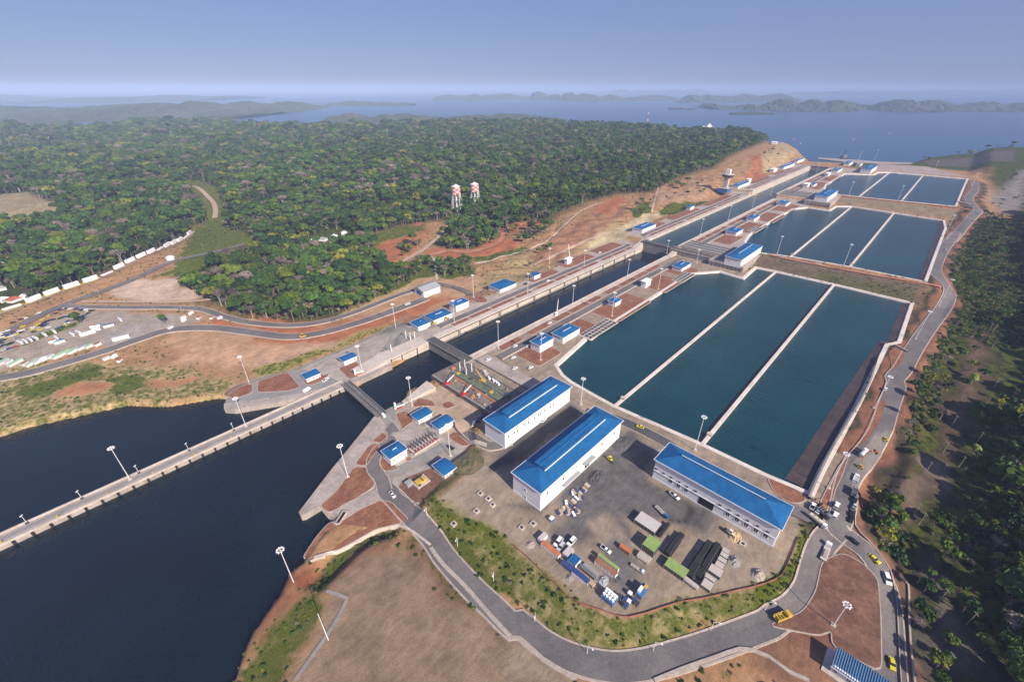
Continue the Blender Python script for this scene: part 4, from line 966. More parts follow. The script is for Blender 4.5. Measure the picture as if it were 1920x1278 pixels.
hut(*t141((75,950),(120,971),(182,950)), Z2, 7, 'blue roofed house below the top gate recess', wins=3)
hut(*t141((570,658),(610,666),(643,648)), Z3, 8, 'blue roofed house near the lake end, right bank', wins=3)
hut(*t141((475,710),(525,718),(562,700)), Z3, 7, 'blue roofed hut before the far pump house', wins=2)
hut(*t141((430,738),(452,744),(478,732)), Z3, 8, 'white hut on red earth near the top gate', roof='flat', rmat='trim_white', wins=1, name='white_hut')
hut(*t141((265,815),(297,825),(325,812)), Z3, 8, 'white hut at the step of the top chamber, right bank', roof='flat', rmat='trim_white', wins=1, name='white_hut')
hut(*t141((325,820),(345,826),(372,810)), Z3, 6, 'small blue roofed hut adjoining the white one', roof='flat', wins=1)
hut(*t141((195,640),(228,648),(268,625)), Z3, 8, 'blue roofed house at the far end of the left bank', wins=3)
hut(*t141((85,685),(130,697),(192,660)), Z3, 8, 'long blue roofed house near the far end, left bank', wins=4)
hut(*t141((20,705),(45,714),(72,700)), Z3, 8, 'white hut near the far end, left bank', roof='flat', rmat='trim_white', wins=1, name='white_hut')
hut(*t141((660,668),(690,674),(717,662)), Z3, 6, 'low hut beside the last pump house', roof='flat', rmat='roof_pale', wins=1)
# concrete heads under the pump houses
o = empty('pump_house_platform', (640, 185, 0)); tag(o, 'massive ribbed concrete base of the large pump house', 'platform')
pb = WL(zN((990,670),(1470,840),(1690,680),(1730,560),(1080,560)), Z1)
(bx0, by0) = W(zN((1470,700))[0], Z2); (bx1, _) = W(zN((1720,545))[0], Z2); (_, by1) = W(zN((1010,600))[0], Z2)
MB().box(bx0-640, bx1-640, by0-185, by1-185, -6, Z2+.3).build('block', 'concrete', o)
MB().box(bx0-640-.8, bx0-640+.1, by0-185, by1-185, Z2-1.5, Z2+1.3).build('parapet', 'concrete_light', o)
ribm = MB().box(-.9, 0, -.6, .6, -2, Z2-1.7).mesh('rib', 'concrete_grey')
for i in range(9): link('rib', ribm, o, (bx0-640, by0-185+2+(by1-by0-4)*i/8, 0))
(cx0, cy0) = W(t141((470,965))[0], Z3); (cx1, _) = W(t141((520,900))[0], Z3); (_, cy1) = W(t141((250,950))[0], Z3)
o = empty('pump_house_platform', (cx0, cy0, 8)); tag(o, 'ribbed concrete base of the upper pump house', 'platform')
MB().box(0, cx1-cx0, 0, cy1-cy0, -4, Z3-7.7).build('block', 'concrete', o)
for i in range(7): link('rib', ribm, o, (0, 2+(cy1-cy0-4)*i/6, 0))

# workshop shed with grey gable roof
x0, y0 = W(t54((1250,440))[0], 2); 
o = empty('workshop_shed', (x0+4, y0+2, 2)); tag(o, 'grey gabled workshop shed with white walls beside parked machines', 'building')
MB().box(-9, 17, -11, 9, -2, 6.5).build('wall', 'wall_white', o)
rb = MB(); rb.add([(-10,-12,6.4),(18,-12,6.4),(18,10,6.4),(-10,10,6.4),(-10,-1,10),(18,-1,10)], [(0,1,5,4),(2,3,4,5),(3,0,4),(1,2,5)]); rb.build('roof', 'steel_grey', o)
MB().box(-9.2, -8.9, -6, 4, 0, 5).build('door', 'blue_paint', o)
# control tower
cx, cy = W((1358,358), Z3); o = empty('control_tower', (cx, cy, Z3)); o.scale = (.78, .78, .8); tag(o, 'tall control tower with a dark glazed cab and blue base', 'tower')
MB().box(-18, 18, -14, 14, -2, 9).build('base', 'blue_paint', o)
MB().box(-18.4, 18.4, -14.4, 14.4, 9, 9.8).build('base_roof', 'concrete_light', o)
MB().box(-6, 6, -6.5, 6.5, 9, 40).build('shaft', 'concrete_light', o)
MB().tube((0,0,38),(0,0,41),10,16,16).build('cab_floor', 'concrete_grey', o)
MB().tube((0,0,41),(0,0,46),16,15.5,16).build('cab_glazing', 'glass_dark', o)
MB().tube((0,0,46),(0,0,47.5),17,17,16).build('cab_roof', 'concrete_light', o)
MB().box(-5, 5, -6, 6, 47.5, 60).build('lift_head', 'wall_white', o)
# checkered water towers
for i, (p, pt) in enumerate((((857,391),(855,345)), ((891,383),(889,341)))):
    x, y = W(p, 22); zt = 0
    for zz in np.arange(40, 110, .5):
        if PX(x, y, zz)[1] < pt[1]: zt = zz; break
    hh = zt-12.0
    o = empty('water_tower', (x, y, 12)); tag(o, ('red and white checkered water tower nearer the dirt track' if i == 0 else 'red and white checkered water tower farther into the forest'), 'water tower')
    tk = hh-19; R_ = 8.6
    for j in range(8):
        t0 = 2*math.pi*j/8
        MB().tube((R_*1.3*math.cos(t0), R_*1.3*math.sin(t0), 0), (R_*.95*math.cos(t0), R_*.95*math.sin(t0), tk), .42, .38, 6).build('leg', 'steel_white', o)
    br = MB()
    for lev in range(4):
        z0_, z1_ = tk*lev/4, tk*(lev+1)/4
        for j in range(8):
            r0, r1 = R_*(1.3-.35*lev/4), R_*(1.3-.35*(lev+1)/4); t0, t1 = 2*math.pi*j/8, 2*math.pi*(j+1)/8
            br.tube((r0*math.cos(t0), r0*math.sin(t0), z0_), (r1*math.cos(t1), r1*math.sin(t1), z1_), .17, n=4)
            br.tube((r1*math.cos(t0), r1*math.sin(t0), z1_), (r1*math.cos(t1), r1*math.sin(t1), z1_), .18, n=4)
    br.build('bracing', 'steel_white', o)
    MB().tube((0,0,0),(0,0,tk),1.2).build('riser_pipe', 'steel_white', o)
    tm = MB(); n = 16
    for lev in range(4):
        for j in range(n):
            t0, t1 = 2*math.pi*j/n, 2*math.pi*(j+1)/n; za, zb = tk+lev*3.6, tk+(lev+1)*3.6
            tm.mat((lev+j//2) % 2)
            tm.add([(R_*math.cos(t0),R_*math.sin(t0),za),(R_*math.cos(t1),R_*math.sin(t1),za),(R_*math.cos(t1),R_*math.sin(t1),zb),(R_*math.cos(t0),R_*math.sin(t0),zb)],[(0,1,2,3)])
    tm.build('tank', ('water_tank_white', 'water_tank_red'), o)
    MB().tube((0,0,tk+14.4),(0,0,tk+18.5),R_*1.06,.6,16).build('tank_roof', 'water_tank_white', o)
    MB().tube((0,0,tk-2.5),(0,0,tk),2.5,R_,16).build('tank_bottom', 'water_tank_red', o)
# red and white lattice mast beyond the forest
x, y = W((1212,243), 20); o = empty('radio_mast', (x, y, 15)); tag(o, 'red and white lattice radio mast rising above the forest', 'mast')
for j in range(6):
    mb = MB(); z0_, z1_ = j*16, (j+1)*16; r0, r1 = 7-j*.9, 7-(j+1)*.9
    for k in range(4):
        t0, t1 = math.pi/2*k, math.pi/2*(k+1)
        mb.tube((r0*math.cos(t0),r0*math.sin(t0),z0_),(r1*math.cos(t0),r1*math.sin(t0),z1_),.8,n=4).tube((r0*math.cos(t0),r0*math.sin(t0),z0_),(r1*math.cos(t1),r1*math.sin(t1),z1_),.5,n=4)
    mb.build('mast_section', 'red_paint' if j % 2 == 0 else 'water_tank_white', o)
# guard house at the lower right
zg = .6
x0, y1 = W((1560,1247), zg+5); x1, _ = W((1567,1213), zg+5); _, y0 = W((1657,1261.7), zg+5); y0 -= 2
o = empty('guard_house', ((x0+x1)/2, (y0+y1)/2, zg)); tag(o, 'guard house with striped blue metal roof at the lower right', 'building')
a, b = (x1-x0)/2, (y1-y0)/2
MB().box(-a+.5, a-.5, -b+.5, b-.5, -1, 4.9).build('wall', 'wall_white', o)
ro = MB().add([(-a-.3,-b-.3,4.7),(a+.3,-b-.3,5.9),(a+.3,b+.3,5.9),(-a-.3,b+.3,4.7),(-a-.3,-b-.3,4.5),(a+.3,-b-.3,5.7),(a+.3,b+.3,5.7),(-a-.3,b+.3,4.5)],[(0,1,2,3),(7,6,5,4),(4,5,1,0),(5,6,2,1),(6,7,3,2),(7,4,0,3)]).build('roof', 'roof_blue', o)
rbm = MB().add([(-a-.3,-.12,4.72),(a+.3,-.12,5.92),(a+.3,.12,5.92),(-a-.3,.12,4.72),(-a-.3,0,4.95),(a+.3,0,6.15)],[(0,1,5,4),(2,3,4,5),(0,4,3),(1,2,5)]).mesh('rib', 'roof_pale')
nrib = int(2*b/.9)
for i in range(nrib+1): link('rib', rbm, ro, (0, -b+2*b*i/nrib, 0))
MB().box(-a-.4, -a-.2, -b-.3, b+.3, 4.2, 4.8).build('gutter', 'trim_white', ro)
MB().box(-a-1.6, a+1.6, -b-1.6, b+2.5, -1, .25).build('footing', 'concrete_light', o)
for i in range(4): window(o, 'x-', -a+.5, -b+2+(2*b-4)*i/3, 1.6, 1.3, 1.3)

# ------------------------------------------------------------------ light masts
pole_m = MB().tube((0,0,0),(0,0,1),.25,.14,8).mesh('pole', 'steel_white', smooth=True)
foot_m = MB().box(-1.1,1.1,-1.1,1.1,-.6,.7).mesh('foot', 'concrete_light')
rg = MB(); n = 16
for i in range(n):
    t0, t1 = 2*math.pi*i/n, 2*math.pi*(i+1)/n
    rg.tube((1.5*math.cos(t0),1.5*math.sin(t0),0),(1.5*math.cos(t1),1.5*math.sin(t1),0),.17,n=5)
for i in range(4):
    t0 = math.pi/2*i+.4; rg.tube((0,0,.1),(1.5*math.cos(t0),1.5*math.sin(t0),0),.1,n=4)
ring_m = rg.mesh('lamp_ring', 'steel_white')
lamp_m = MB().add([(-.55,-.4,-.3),(.55,-.4,-.3),(.55,.4,-.3),(-.55,.4,-.3),(-.35,-.28,.25),(.35,-.28,.25),(.35,.28,.25),(-.35,.28,.25)],[(3,2,1,0),(4,5,6,7),(0,1,5,4),(1,2,6,5),(2,3,7,6),(3,0,4,7)]).mesh('lamp', 'lamp_head')
def mast(base, top, z, label, ring=True):
    x, y = W(base, z)
    hs = np.arange(6, 60, .25); e = [math.hypot(PX(x,y,z+h)[0]-top[0], PX(x,y,z+h)[1]-top[1]) for h in hs]; h = float(hs[int(np.argmin(e))])
    o = empty('light_mast', (x, y, z)); tag(o, label, 'light mast', 'tall white light masts')
    p = link('pole', pole_m, o); p.scale = (1, 1, h); link('foot', foot_m, o)
    if ring:
        link('lamp_ring', ring_m, o, (0, 0, h-.3))
        for i in range(8):
            t0 = 2*math.pi*i/8; _l = link('lamp', lamp_m, o, (1.62*math.cos(t0), 1.62*math.sin(t0), h-.35), t0); _l.scale = (.8,)*3
    return o
LM = 'tall light mast '
for b_, t_, z, lb in (
 ((244,898.5),(205,840),0,'halfway along the guide wall in the dark water'), ((461.5,799),(443,745),0,'on the guide wall near the left quay tip'),
 ((652.3,894),(636.5,834.7),0,'on the red bed of the tapering quay'), ((773,760.8),(764.7,707.5),0,'beside the sloping wing wall'),
 ((552,1094),(523.8,1030),-1,'on the bank of the dark water, lower left'), ((467.7,719),(448,668),0,'at the left end of the left bank quay'),
 ((844.4,854.7),(839.5,796),0,'between the curved roof huts'), ((678.5,693),(669,648),0,'beside the hut below the gate head'),
 ((742.4,616),(735.4,569.7),1,'on the corner above the left gate head'), ((852,605),(850.5,563),Z1,'in front of the tall house by the roundabout'),
 ((888,557.7),(887,515),Z1,'in the roundabout of the left bank'), ((989.5,550),(989.5,512.6),Z1,'on the left bank before the blue hut'),
 ((1029.6,502.6),(1030,465),Z1,'on red earth under the cut slope'), ((1095,499),(1096,469),Z1,'beside the white tower hut, left bank'),
 ((934.5,653),(935.7,602),Z1,'on the right wall of the lowest chamber, first of four'), ((1073.4,572.7),(1076,535),Z1,'on the right wall of the lowest chamber, second of four'),
 ((1176,519.6),(1180,486),Z1,'on the right wall of the lowest chamber, third of four'), ((1250,475),(1255,450.5),Z1,'on the right wall of the lowest chamber, fourth of four'),
 ((1013.8,675),(1015.6,624),Z1,'before the tall house at the basin corner'), ((1147.3,592.7),(1151.5,547.7),Z1,'before the hut midway along the lowest chamber'),
 ((1234,542.6),(1238,502.6),Z1,'between the white hut and nearest basin'), ((1306,493),(1310,467),Z1,'on red earth below the large pump house'),
 ((1089,758),(1093,709),Z1,'at the corner between two long halls'), ((1303,843.5),(1320.6,780.6),Z1,'behind the workshop with the gateway'),
 ((1553.4,915.3),(1588.2,850.2),Z1,'on the right bank near the parked trucks'), ((1638.5,765),(1670.4,705.5),Z1,'on the right bank road past the first bend'),
 ((1716.7,635.3),(1747.5,584.5),Z1,'on the right bank beside the dark slope'), ((1760,573.5),(1788.8,524.6),Z1,'at the right end of the dam road'),
 ((1581.5,498.3),(1596.5,457.5),Z2,'on the dam road, right of two'), ((1457.5,475),(1467.5,442.5),Z2,'on the dam road, left of two'),
 ((1313,439),(1318.5,410),Z2,'on the right wall of the middle chamber, first of four'), ((1365.6,411.7),(1372.6,386),Z2,'on the right wall of the middle chamber, second of four'),
 ((1410.7,388),(1417,365),Z2,'on the right wall of the middle chamber, third of four'), ((1444,367),(1450,350),Z2,'on the right wall of the middle chamber, fourth of four'),
 ((1591,368),(1601.5,341.5),Z3,'on the upper dam road, left of two'), ((1683,376.6),(1695,348),Z3,'on the upper dam road, right of two'),
 ((1775.5,434),(1795,405),Z2,'on the right bank beside the middle basins'), ((1823,347),(1833,324),Z3,'on the right bank beside the far basins'),
 ((1750.5,323),(1762,303),Z3,'at the lake end of the basins, right of three'), ((1640,300),(1649,282),Z3,'at the lake end of the basins, middle of three'),
 ((1610,300),(1618,286),Z3,'at the lake end of the basins, left of three'), ((1477,341),(1483,325),Z3,'on the left wall of the top chamber'),
 ((1506,330),(1511,314),Z3,'near the top gate, left bank'), ((1531,323),(1535,305),Z3,'near the top gate, right bank'),
 ((1562,1172),(1591,1134),.6,'on the brown triangle beside the guard house')):
    mast(b_, t_, z, LM+lb)
mast((618.5,1206), (600,1148), -2, 'bare slim pole on the bank of the bottom field', False)
# small lamps on the guide wall
sl_p = MB().tube((0,0,0),(0,0,7),.16,.1,6).mesh('pole', 'steel_white'); sl_h = MB().box(-.9,.9,-.25,.25,6.9,7.15).mesh('lamp', 'lamp_head'); sl_b = MB().box(-.7,.7,-.7,.7,0,1.0).mesh('foot', 'steel_dark')
for i, p in enumerate(t07((205,1112),(618,945),(1045,752),(1420,582),(1757,432))):
    x, y = W(p, 0); o = empty('wall_lamp', (x, 335, 0)); tag(o, 'small double lamp post on the guide wall, '+('first','second','third','fourth','fifth')[i]+' from the left', 'lamp post', 'small lamps on the guide wall')
    link('pole', sl_p, o); link('lamp', sl_h, o, rz=.8); link('foot', sl_b, o)
# bent street lamps along the lower road
bp_ = MB().tube((0,0,0),(0,0,8),.17,.12,6).tube((0,0,8),(0,-2.4,8.7),.12,.08,6).mesh('pole', 'steel_white'); bh_ = MB().box(-.25,.25,-3.2,-2.2,8.55,8.8).mesh('lamp', 'lamp_head')
for i, p in enumerate(t59((1285,60),(1510,265),(1780,525))+t99((170,825),(560,1070),(1053,1050),(1482,900),(1885,755))):
    x, y = W(p, 0); o = empty('street_lamp', (x, y, hz(x, y)), (-.9,-.9,-.9,-.9,-.2,.3,.4,.4)[i]); tag(o, 'bent street lamp on the inner kerb of the lower road, '+('first','second','third','fourth','fifth','sixth','seventh','eighth')[i]+' from the quay', 'street lamp', 'street lamps along the lower road')
    link('pole', bp_, o); link('lamp', bh_, o)
# utility poles in the scrub
up = MB().tube((0,0,0),(0,0,11),.22,.14,6).mesh('pole', 'bark_pale'); ua = MB().box(-1.3,1.3,-.1,.1,10,10.25).mesh('cross_arm', 'bark_pale')
for i, p in enumerate(sorted(t147((1090,1055),(1130,1125),(1180,1275),(1310,590),(1300,585),(1430,695),(1380,380),(1425,230),(1565,510),(1180,740),(1690,110),(1620,250))+t149((1310,285),(1490,840),(1310,1150),(1280,670))+t144((1670,750),(1640,740),(1685,1145),(1670,855)))):
    x, y = W(p, -6); o = empty('utility_pole', (x, y, hz(x, y)-.3), .7); tag(o, 'pale wooden utility pole in the scrub beyond the right road, '+nth(i+1)+' counting rightwards', 'utility pole', 'utility poles in the scrub')
    link('pole', up, o); link('cross_arm', ua, o)
for i, p in enumerate(sorted(t04((955,550),(1100,555),(1375,600),(1455,550),(1555,470),(1750,540),(1535,140),(1735,165),(1845,130),(1235,90),(1300,500),(775,505)))):
    x, y = W(p, 2); o = empty('utility_pole', (x, y, hz(x, y)-.3), .2); tag(o, 'pale wooden utility pole along the left roads, '+nth(i+1)+' counting rightwards', 'utility pole', 'utility poles along the left roads')
    link('pole', up, o); link('cross_arm', ua, o)

# ------------------------------------------------------------------ vehicles
def wheelset(xs, w, r, wd=.24):
    return [(x, s*(w/2-wd/2), r) for x in xs for s in (-1, 1)]
wheel_cache = {}
def wheels(o, xs, w, r):
    if r not in wheel_cache:
        wheel_cache[r] = (MB().tube((0,-.14,0),(0,.14,0),r,r,12).mesh('wheel', 'rubber'), MB().tube((0,-.15,0),(0,.15,0),r*.55,r*.55,8).mesh('rim', 'steel_grey'))
    for x, y, z in wheelset(xs, w, r):
        k = link('wheel', wheel_cache[r][0], o, (x, y, z)); link('rim', wheel_cache[r][1], k)
def taper(mb, x0, x1, w, z0, z1, dx0, dx1, dw):
    return mb.hexa([(x0,-w/2,z0),(x1,-w/2,z0),(x1,w/2,z0),(x0,w/2,z0)], [(x0+dx0,-w/2+dw,z1),(x1-dx1,-w/2+dw,z1),(x1-dx1,w/2-dw,z1),(x0+dx0,w/2-dw,z1)])
def v_sedan(o, c):
    b = MB(); taper(b,-2.2,2.2,1.75,.35,.75,.0,.0,.0); taper(b,-2.2,2.2,1.75,.75,.95,.1,.18,.08); b.build('body', c, o)
    taper(MB(),-1.75,1.05,1.6,.95,1.42,.55,.75,.16).build('window', 'glass_dark', o); taper(MB(),-1.2,.32,1.3,1.42,1.47,.05,.05,.04).build('roof', c, o); wheels(o,(-1.35,1.35),1.8,.33)
def v_pickup(o, c):
    b = MB(); taper(b,-2.65,2.6,1.9,.45,1.0,0,.05,0); b.box(-2.65,-.55,-.95,-.85,1,1.3).box(-2.65,-.55,.85,.95,1,1.3).box(-2.65,-2.55,-.95,.95,1,1.3); b.build('body', c, o)
    MB().box(-2.55,-.6,-.84,.84,.98,1.02).build('load_bed', 'car_black', o)
    taper(MB(),-.6,1.3,1.75,1.0,1.6,.1,.6,.14).build('window', 'glass_dark', o); taper(MB(),-.48,.68,1.45,1.6,1.67,.03,.03,.04).build('roof', c, o); wheels(o,(-1.7,1.65),1.95,.4)
def v_suv(o, c):
    b = MB(); taper(b,-2.3,2.3,1.9,.42,1.0,0,.1,.03); b.build('body', c, o)
    taper(MB(),-2.2,1.2,1.75,1.0,1.62,.2,.65,.14).build('window', 'glass_dark', o); taper(MB(),-1.98,.5,1.45,1.62,1.72,.04,.05,.05).build('roof', c, o); wheels(o,(-1.45,1.45),1.95,.38)
def v_van(o, c):
    b = MB(); taper(b,-2.7,2.2,1.95,.4,2.0,.03,.0,.05); taper(b,2.2,2.75,1.9,.4,1.1,0,.1,.05); b.build('body', c, o)
    taper(MB(),1.2,2.45,1.8,1.15,1.9,.0,.5,.1).build('window', 'glass_dark', o); wheels(o,(-1.7,1.8),2,.36)
def v_bus(o, c):
    b = MB(); taper(b,-5.5,5.5,2.5,.5,1.5,0,0,0); taper(b,-5.5,5.5,2.5,2.4,3.1,.05,.1,.12); b.build('body', c, o)
    MB().box(-5.4,5.45,-1.24,1.24,1.5,2.4).build('window', 'glass_dark', o); MB().box(-2,.5,-.7,.7,3.1,3.35).build('roof_unit', 'steel_grey', o); wheels(o,(-3.2,3.6),2.5,.5)
def cab(o, c, x):
    b = MB(); taper(b,x,x+2.1,2.4,.9,1.9,0,0,0); taper(b,x,x+1.9,2.4,1.9,2.9,0,.25,.1); b.build('cab', c, o); MB().box(x+1.5,x+2.0,-1.1,1.1,1.95,2.6).build('window', 'glass_dark', o)
def v_tanker(o, c):
    MB().box(-4.6,4.6,-.5,.5,.8,1.1).build('chassis', 'steel_dark', o)
    MB().tube((-4.6,0,2.2),(2,0,2.2),1.15,1.15,14).build('tank', c, o, smooth=False); MB().tube((-2.4,0,3.3),(-2.4,0,3.55),.4).tube((0,0,3.3),(0,0,3.55),.4).build('hatch', 'steel_grey', o)
    cab(o,'car_white',2.5); wheels(o,(-3.8,-2.6,3.4),2.4,.5)
def v_dump(o, c):
    MB().box(-3.8,3.8,-.6,.6,.8,1.1).build('chassis', 'steel_dark', o)
    b = MB(); b.box(-3.8,1.2,-1.3,-1.15,1.2,2.6).box(-3.8,1.2,1.15,1.3,1.2,2.6).box(1.05,1.2,-1.3,1.3,1.2,2.9).box(-3.8,1.2,-1.3,1.3,1.1,1.3)
    for x in (-3.2,-2.0,-.8): b.box(x,x+.35,-1.3,1.3,2.5,2.75)
    b.build('dump_body', c, o); cab(o,c,1.6); wheels(o,(-2.9,-1.7,2.6),2.5,.55)
def v_flat(o, c):
    MB().box(-6.5,2.2,-1.25,1.25,1.1,1.35).build('flat_bed', 'canvas_grey', o); MB().box(-6.5,4.6,-.5,.5,.7,1.1).build('chassis', 'steel_dark', o)
    MB().box(-5,0,-.8,.6,1.35,1.8).build('load', 'rubble', o); cab(o,c,2.6); wheels(o,(-5.4,-4.2,3.5),2.5,.5)
def v_loader(o, c):
    MB().box(-2,1.2,-.9,.9,.8,1.7).build('body', c, o); MB().box(-.8,.6,-.7,.7,1.7,2.9).build('cab', 'glass_dark', o); MB().box(-.9,.7,-.8,.8,2.9,3.0).build('cab_roof', c, o)
    MB().box(2.2,3.1,-1.1,1.1,.25,1.1).build('bucket', 'steel_dark', o); MB().box(1,2.4,-.6,-.4,.8,1.2).box(1,2.4,.4,.6,.8,1.2).build('arm', c, o); wheels(o,(-1.3,1.2),2.1,.65)
def v_digger(o, c):
    MB().box(-1.8,1.8,-1.3,-.7,0,.8).build('track', 'rubber', o); MB().box(-1.8,1.8,.7,1.3,0,.8).build('track', 'rubber', o)
    MB().box(-2,1.2,-1.2,1.2,.9,2.0).build('body', c, o); MB().box(.0,1.3,.2,1.2,2,3).build('cab', 'glass_dark', o)
    MB().tube((1,-.3,1.6),(4,-.3,4.2),.28,.22,6).build('boom', c, o); MB().tube((4,-.3,4.2),(5.8,-.3,1.4),.2,.18,6).build('stick', c, o); MB().box(5.3,6.3,-.8,.3,.4,1.4).build('bucket', 'steel_dark', o)
VB = dict(sedan=v_sedan, pickup=v_pickup, suv=v_suv, van=v_van, bus=v_bus, tanker=v_tanker, dump=v_dump, flat=v_flat, loader=v_loader, digger=v_digger)
VN = dict(sedan=('car','car'), pickup=('pickup_truck','pickup'), suv=('off_road_car','car'), van=('van','van'), bus=('bus','bus'), tanker=('tanker_truck','tanker'), dump=('dump_truck','truck'), flat=('flatbed_truck','truck'), loader=('wheel_loader','loader'), digger=('excavator','excavator'))
PROTO = {}
def vehicle(kind, col, p, d, label, z=None, zp=0.0, group=None, sc=1.0):
    """p photo point of its middle, d a second photo point ahead of it"""
    x, y = W(p, zp); x2, y2 = W(d, zp); a = math.atan2(y2-y, x2-x)
    if (kind, col) in PROTO: o = copy_tree(PROTO[kind, col])
    else:
        o = empty(VN[kind][0]); VB[kind](o, col); PROTO[kind, col] = o
    o.location = (x, y, (hz(x, y)+.32) if z is None else z); o.rotation_euler = (0, 0, a); o.scale = (sc,)*3
    for k in ('label', 'category', 'group'):
        if k in o: del o[k]
    return tag(o, label, VN[kind][1], group)
V = vehicle
V('pickup','car_white',(736,929),(744,939),'white pickup on the road corner below the quay huts',sc=1.15)
V('van','car_white',(719.5,781),(714,774),'white van leaving the bridge',z=.55)
V('pickup','car_white',(833,722),(828,727),'white pickup on the sandy court behind the huts',sc=1.2)
V('sedan','taxi_yellow',(1200,801.5),(1192,799),'yellow taxi on the dark road between halls and basin',zp=Z1,sc=1.3)
V('sedan','car_white',(1019,789.5),(1024,785),'white car parked between the two long halls',zp=Z1,sc=1.3)
V('loader','taxi_yellow',(1143.5,863),(1150,868),'yellow loader in front of the middle hall',zp=Z1,sc=1.1)
V('tanker','tank_cream',(1529,986),(1538,993),'cream tanker truck at the road junction',zp=1,sc=1.1)
V('flat','car_white',(1548,1034),(1553,1020),'long flatbed truck with white cab turning downhill',zp=1,sc=1.25)
V('sedan','taxi_yellow',(1640,1046),(1646,1051),'yellow taxi at the bend above the white car',zp=.5,sc=1.4)
V('suv','car_white',(1668.5,1077.5),(1672,1087),'white off road car driving down the right road',zp=.5,sc=1.55)
V('sedan','taxi_yellow',(1683,1231),(1685,1243),'yellow taxi at the lower right beside the guard house',zp=.5,sc=1.4)
V('dump','yellow',(1465,1160),(1478,1155),'yellow dump truck on the lower road bend',sc=1.25)
V('sedan','car_black',(1600,1014),(1608,1020),'black car in the shadow at the junction',zp=1,sc=1.3)
V('suv','car_white',(1567.5,949.5),(1571,943),'white car parked nearest the basin corner, upper of two',zp=Z1,sc=1.4)
V('suv','car_white',(1565,967.5),(1569,961),'white car parked nearest the basin corner, lower of two',zp=Z1,sc=1.4)
V('pickup','car_white',(1523,951),(1526,945),'white pickup parked beside the basin ramp',zp=Z1,sc=1.3)
V('sedan','car_white',(1534,959.5),(1539,955),'white car beside the dump truck at the junction',zp=Z1,sc=1.3)
V('dump','car_grey',(1544,965.5),(1549,970),'grey dump truck with amber tail at the junction',zp=Z1,sc=1.2)
V('digger','orange',(1541,950),(1535,945),'small orange excavator on red earth by the ramp',zp=Z1,sc=.9)
V('dump','car_grey',(1600,925),(1603,915),'grey and silver truck in the row by the drop',zp=Z1,sc=1.1)
V('dump','car_white',(1605,896),(1607,890),'white and red truck in the row by the drop',zp=Z1,sc=1.1)
V('tanker','car_white',(1617,852),(1622,847),'white tank truck at the top of the parked row',zp=Z1,sc=1.1)
V('loader','orange',(1628,845),(1633,842),'orange machine behind the white mixer',zp=Z1)
V('loader','yellow',(1612,875),(1605,872),'yellow machine in the row by the drop',zp=Z1)
V('digger','orange',(1649,832),(1638,827),'orange excavator on the right bank road',zp=Z1)
V('loader','yellow',(1662,818),(1655,816),'yellow loader on the right bank road',zp=Z1)
for i, (p, c) in enumerate(zip(zR((785,855),(765,895),(745,995),(728,1070),(725,1140),(770,960)), ('car_grey','car_black','car_grey','car_black','car_black','car_silver'))):
    V('sedan',c,p,(p[0]+2,p[1]-6),'dark car in the parking row along the drop, '+('first','second','third','fourth','fifth','sixth')[i]+' counted downhill' if i < 5 else 'silver car squeezed into the parking row along the drop',zp=Z1,sc=1.3,group='cars parked along the drop')
V('sedan','car_white',(1659,731),(1663,724),'white car on the right bank road past the bend',zp=Z1,sc=1.3)
V('sedan','car_white',(1772,472),(1776,466),'white car far up the right bank road',zp=9,sc=1.3)
V('suv','car_white',zYA((680,370))[0],zYA((650,410))[0],'white car beside the orange topped container, left of two',zp=Z1,sc=1.5)
V('suv','car_white',zYA((840,365))[0],zYA((810,400))[0],'white car beside the orange topped container, right of two',zp=Z1,sc=1.5)
V('suv','car_silver',zYA((712,425))[0],zYA((685,460))[0],'silver car tucked against the orange topped container',zp=Z1,sc=1.4)
V('pickup','car_white',zYA((1250,460))[0],zYA((1290,490))[0],'white pickup beside the lime and brown sheds',zp=Z1,sc=1.2)
V('pickup','car_white',t97((1215,925))[0],t97((1240,945))[0],'white pickup in front of the workshop wall',zp=Z1,sc=1.3)
V('flat','blue_paint',zYB((590,280))[0],zYB((640,330))[0],'blue flatbed truck with yellow load beside the grey slab',zp=Z1,sc=.9)
V('loader','tank_cream',zYB((1395,520))[0],zYB((1340,480))[0],'tan loader by the workshop wall',zp=Z1,sc=1.2)
V('flat','car_white',zYB((300,950))[0],zYB((350,985))[0],'short white truck in the yard centre',zp=Z1,sc=.7)
V('pickup','car_white',(611,713.5),(617,709),'white pickup below the left quay hut',sc=1.3)
V('van','car_white',(576,733),(582,729),'white van at the root of the guide wall',sc=1.3)
V('sedan','car_black',zH((1585,835))[0],zH((1610,850))[0],'dark car parked beside the mast between huts',sc=1.3)
for i, p in enumerate(zB((100,545),(148,508),(195,465),(445,285))):
    V('suv',('car_white','car_blue','car_blue','car_blue')[i],p,(p[0]+1,p[1]-4),'car in the shade of the first long hall, '+('first','second','third','fourth')[i]+' from the retaining wall',zp=Z1,sc=1.3)
for i, (p, c) in enumerate(zip(zG((1015,420),(1370,390),(1395,225),(1575,225),(1390,540),(1615,530)), ('car_white',)*6)):
    V('sedan',c,p,(p[0]+5,p[1]-2),'white car near the gate crossing, '+('in the dark gateway','on the curved road','beside the long red bed','before the tall house','on the service lane','near the basin corner')[i],zp=Z1,sc=1.3)
for i, p in enumerate(zM((905,480),(610,520),(1590,105),(1670,790),(925,1045),(45,605))):
    V('sedan',('car_white','car_black','car_white','car_blue','car_white','car_grey')[i],p,(p[0]+5,p[1]-2),'car on the lowest chamber bank, '+('white beside the long red beds','black beside the blue hut','white under the cut slope','blue beside the midway hut','white near the mobile crane','grey at the skylight house')[i],zp=Z1,sc=1.4)
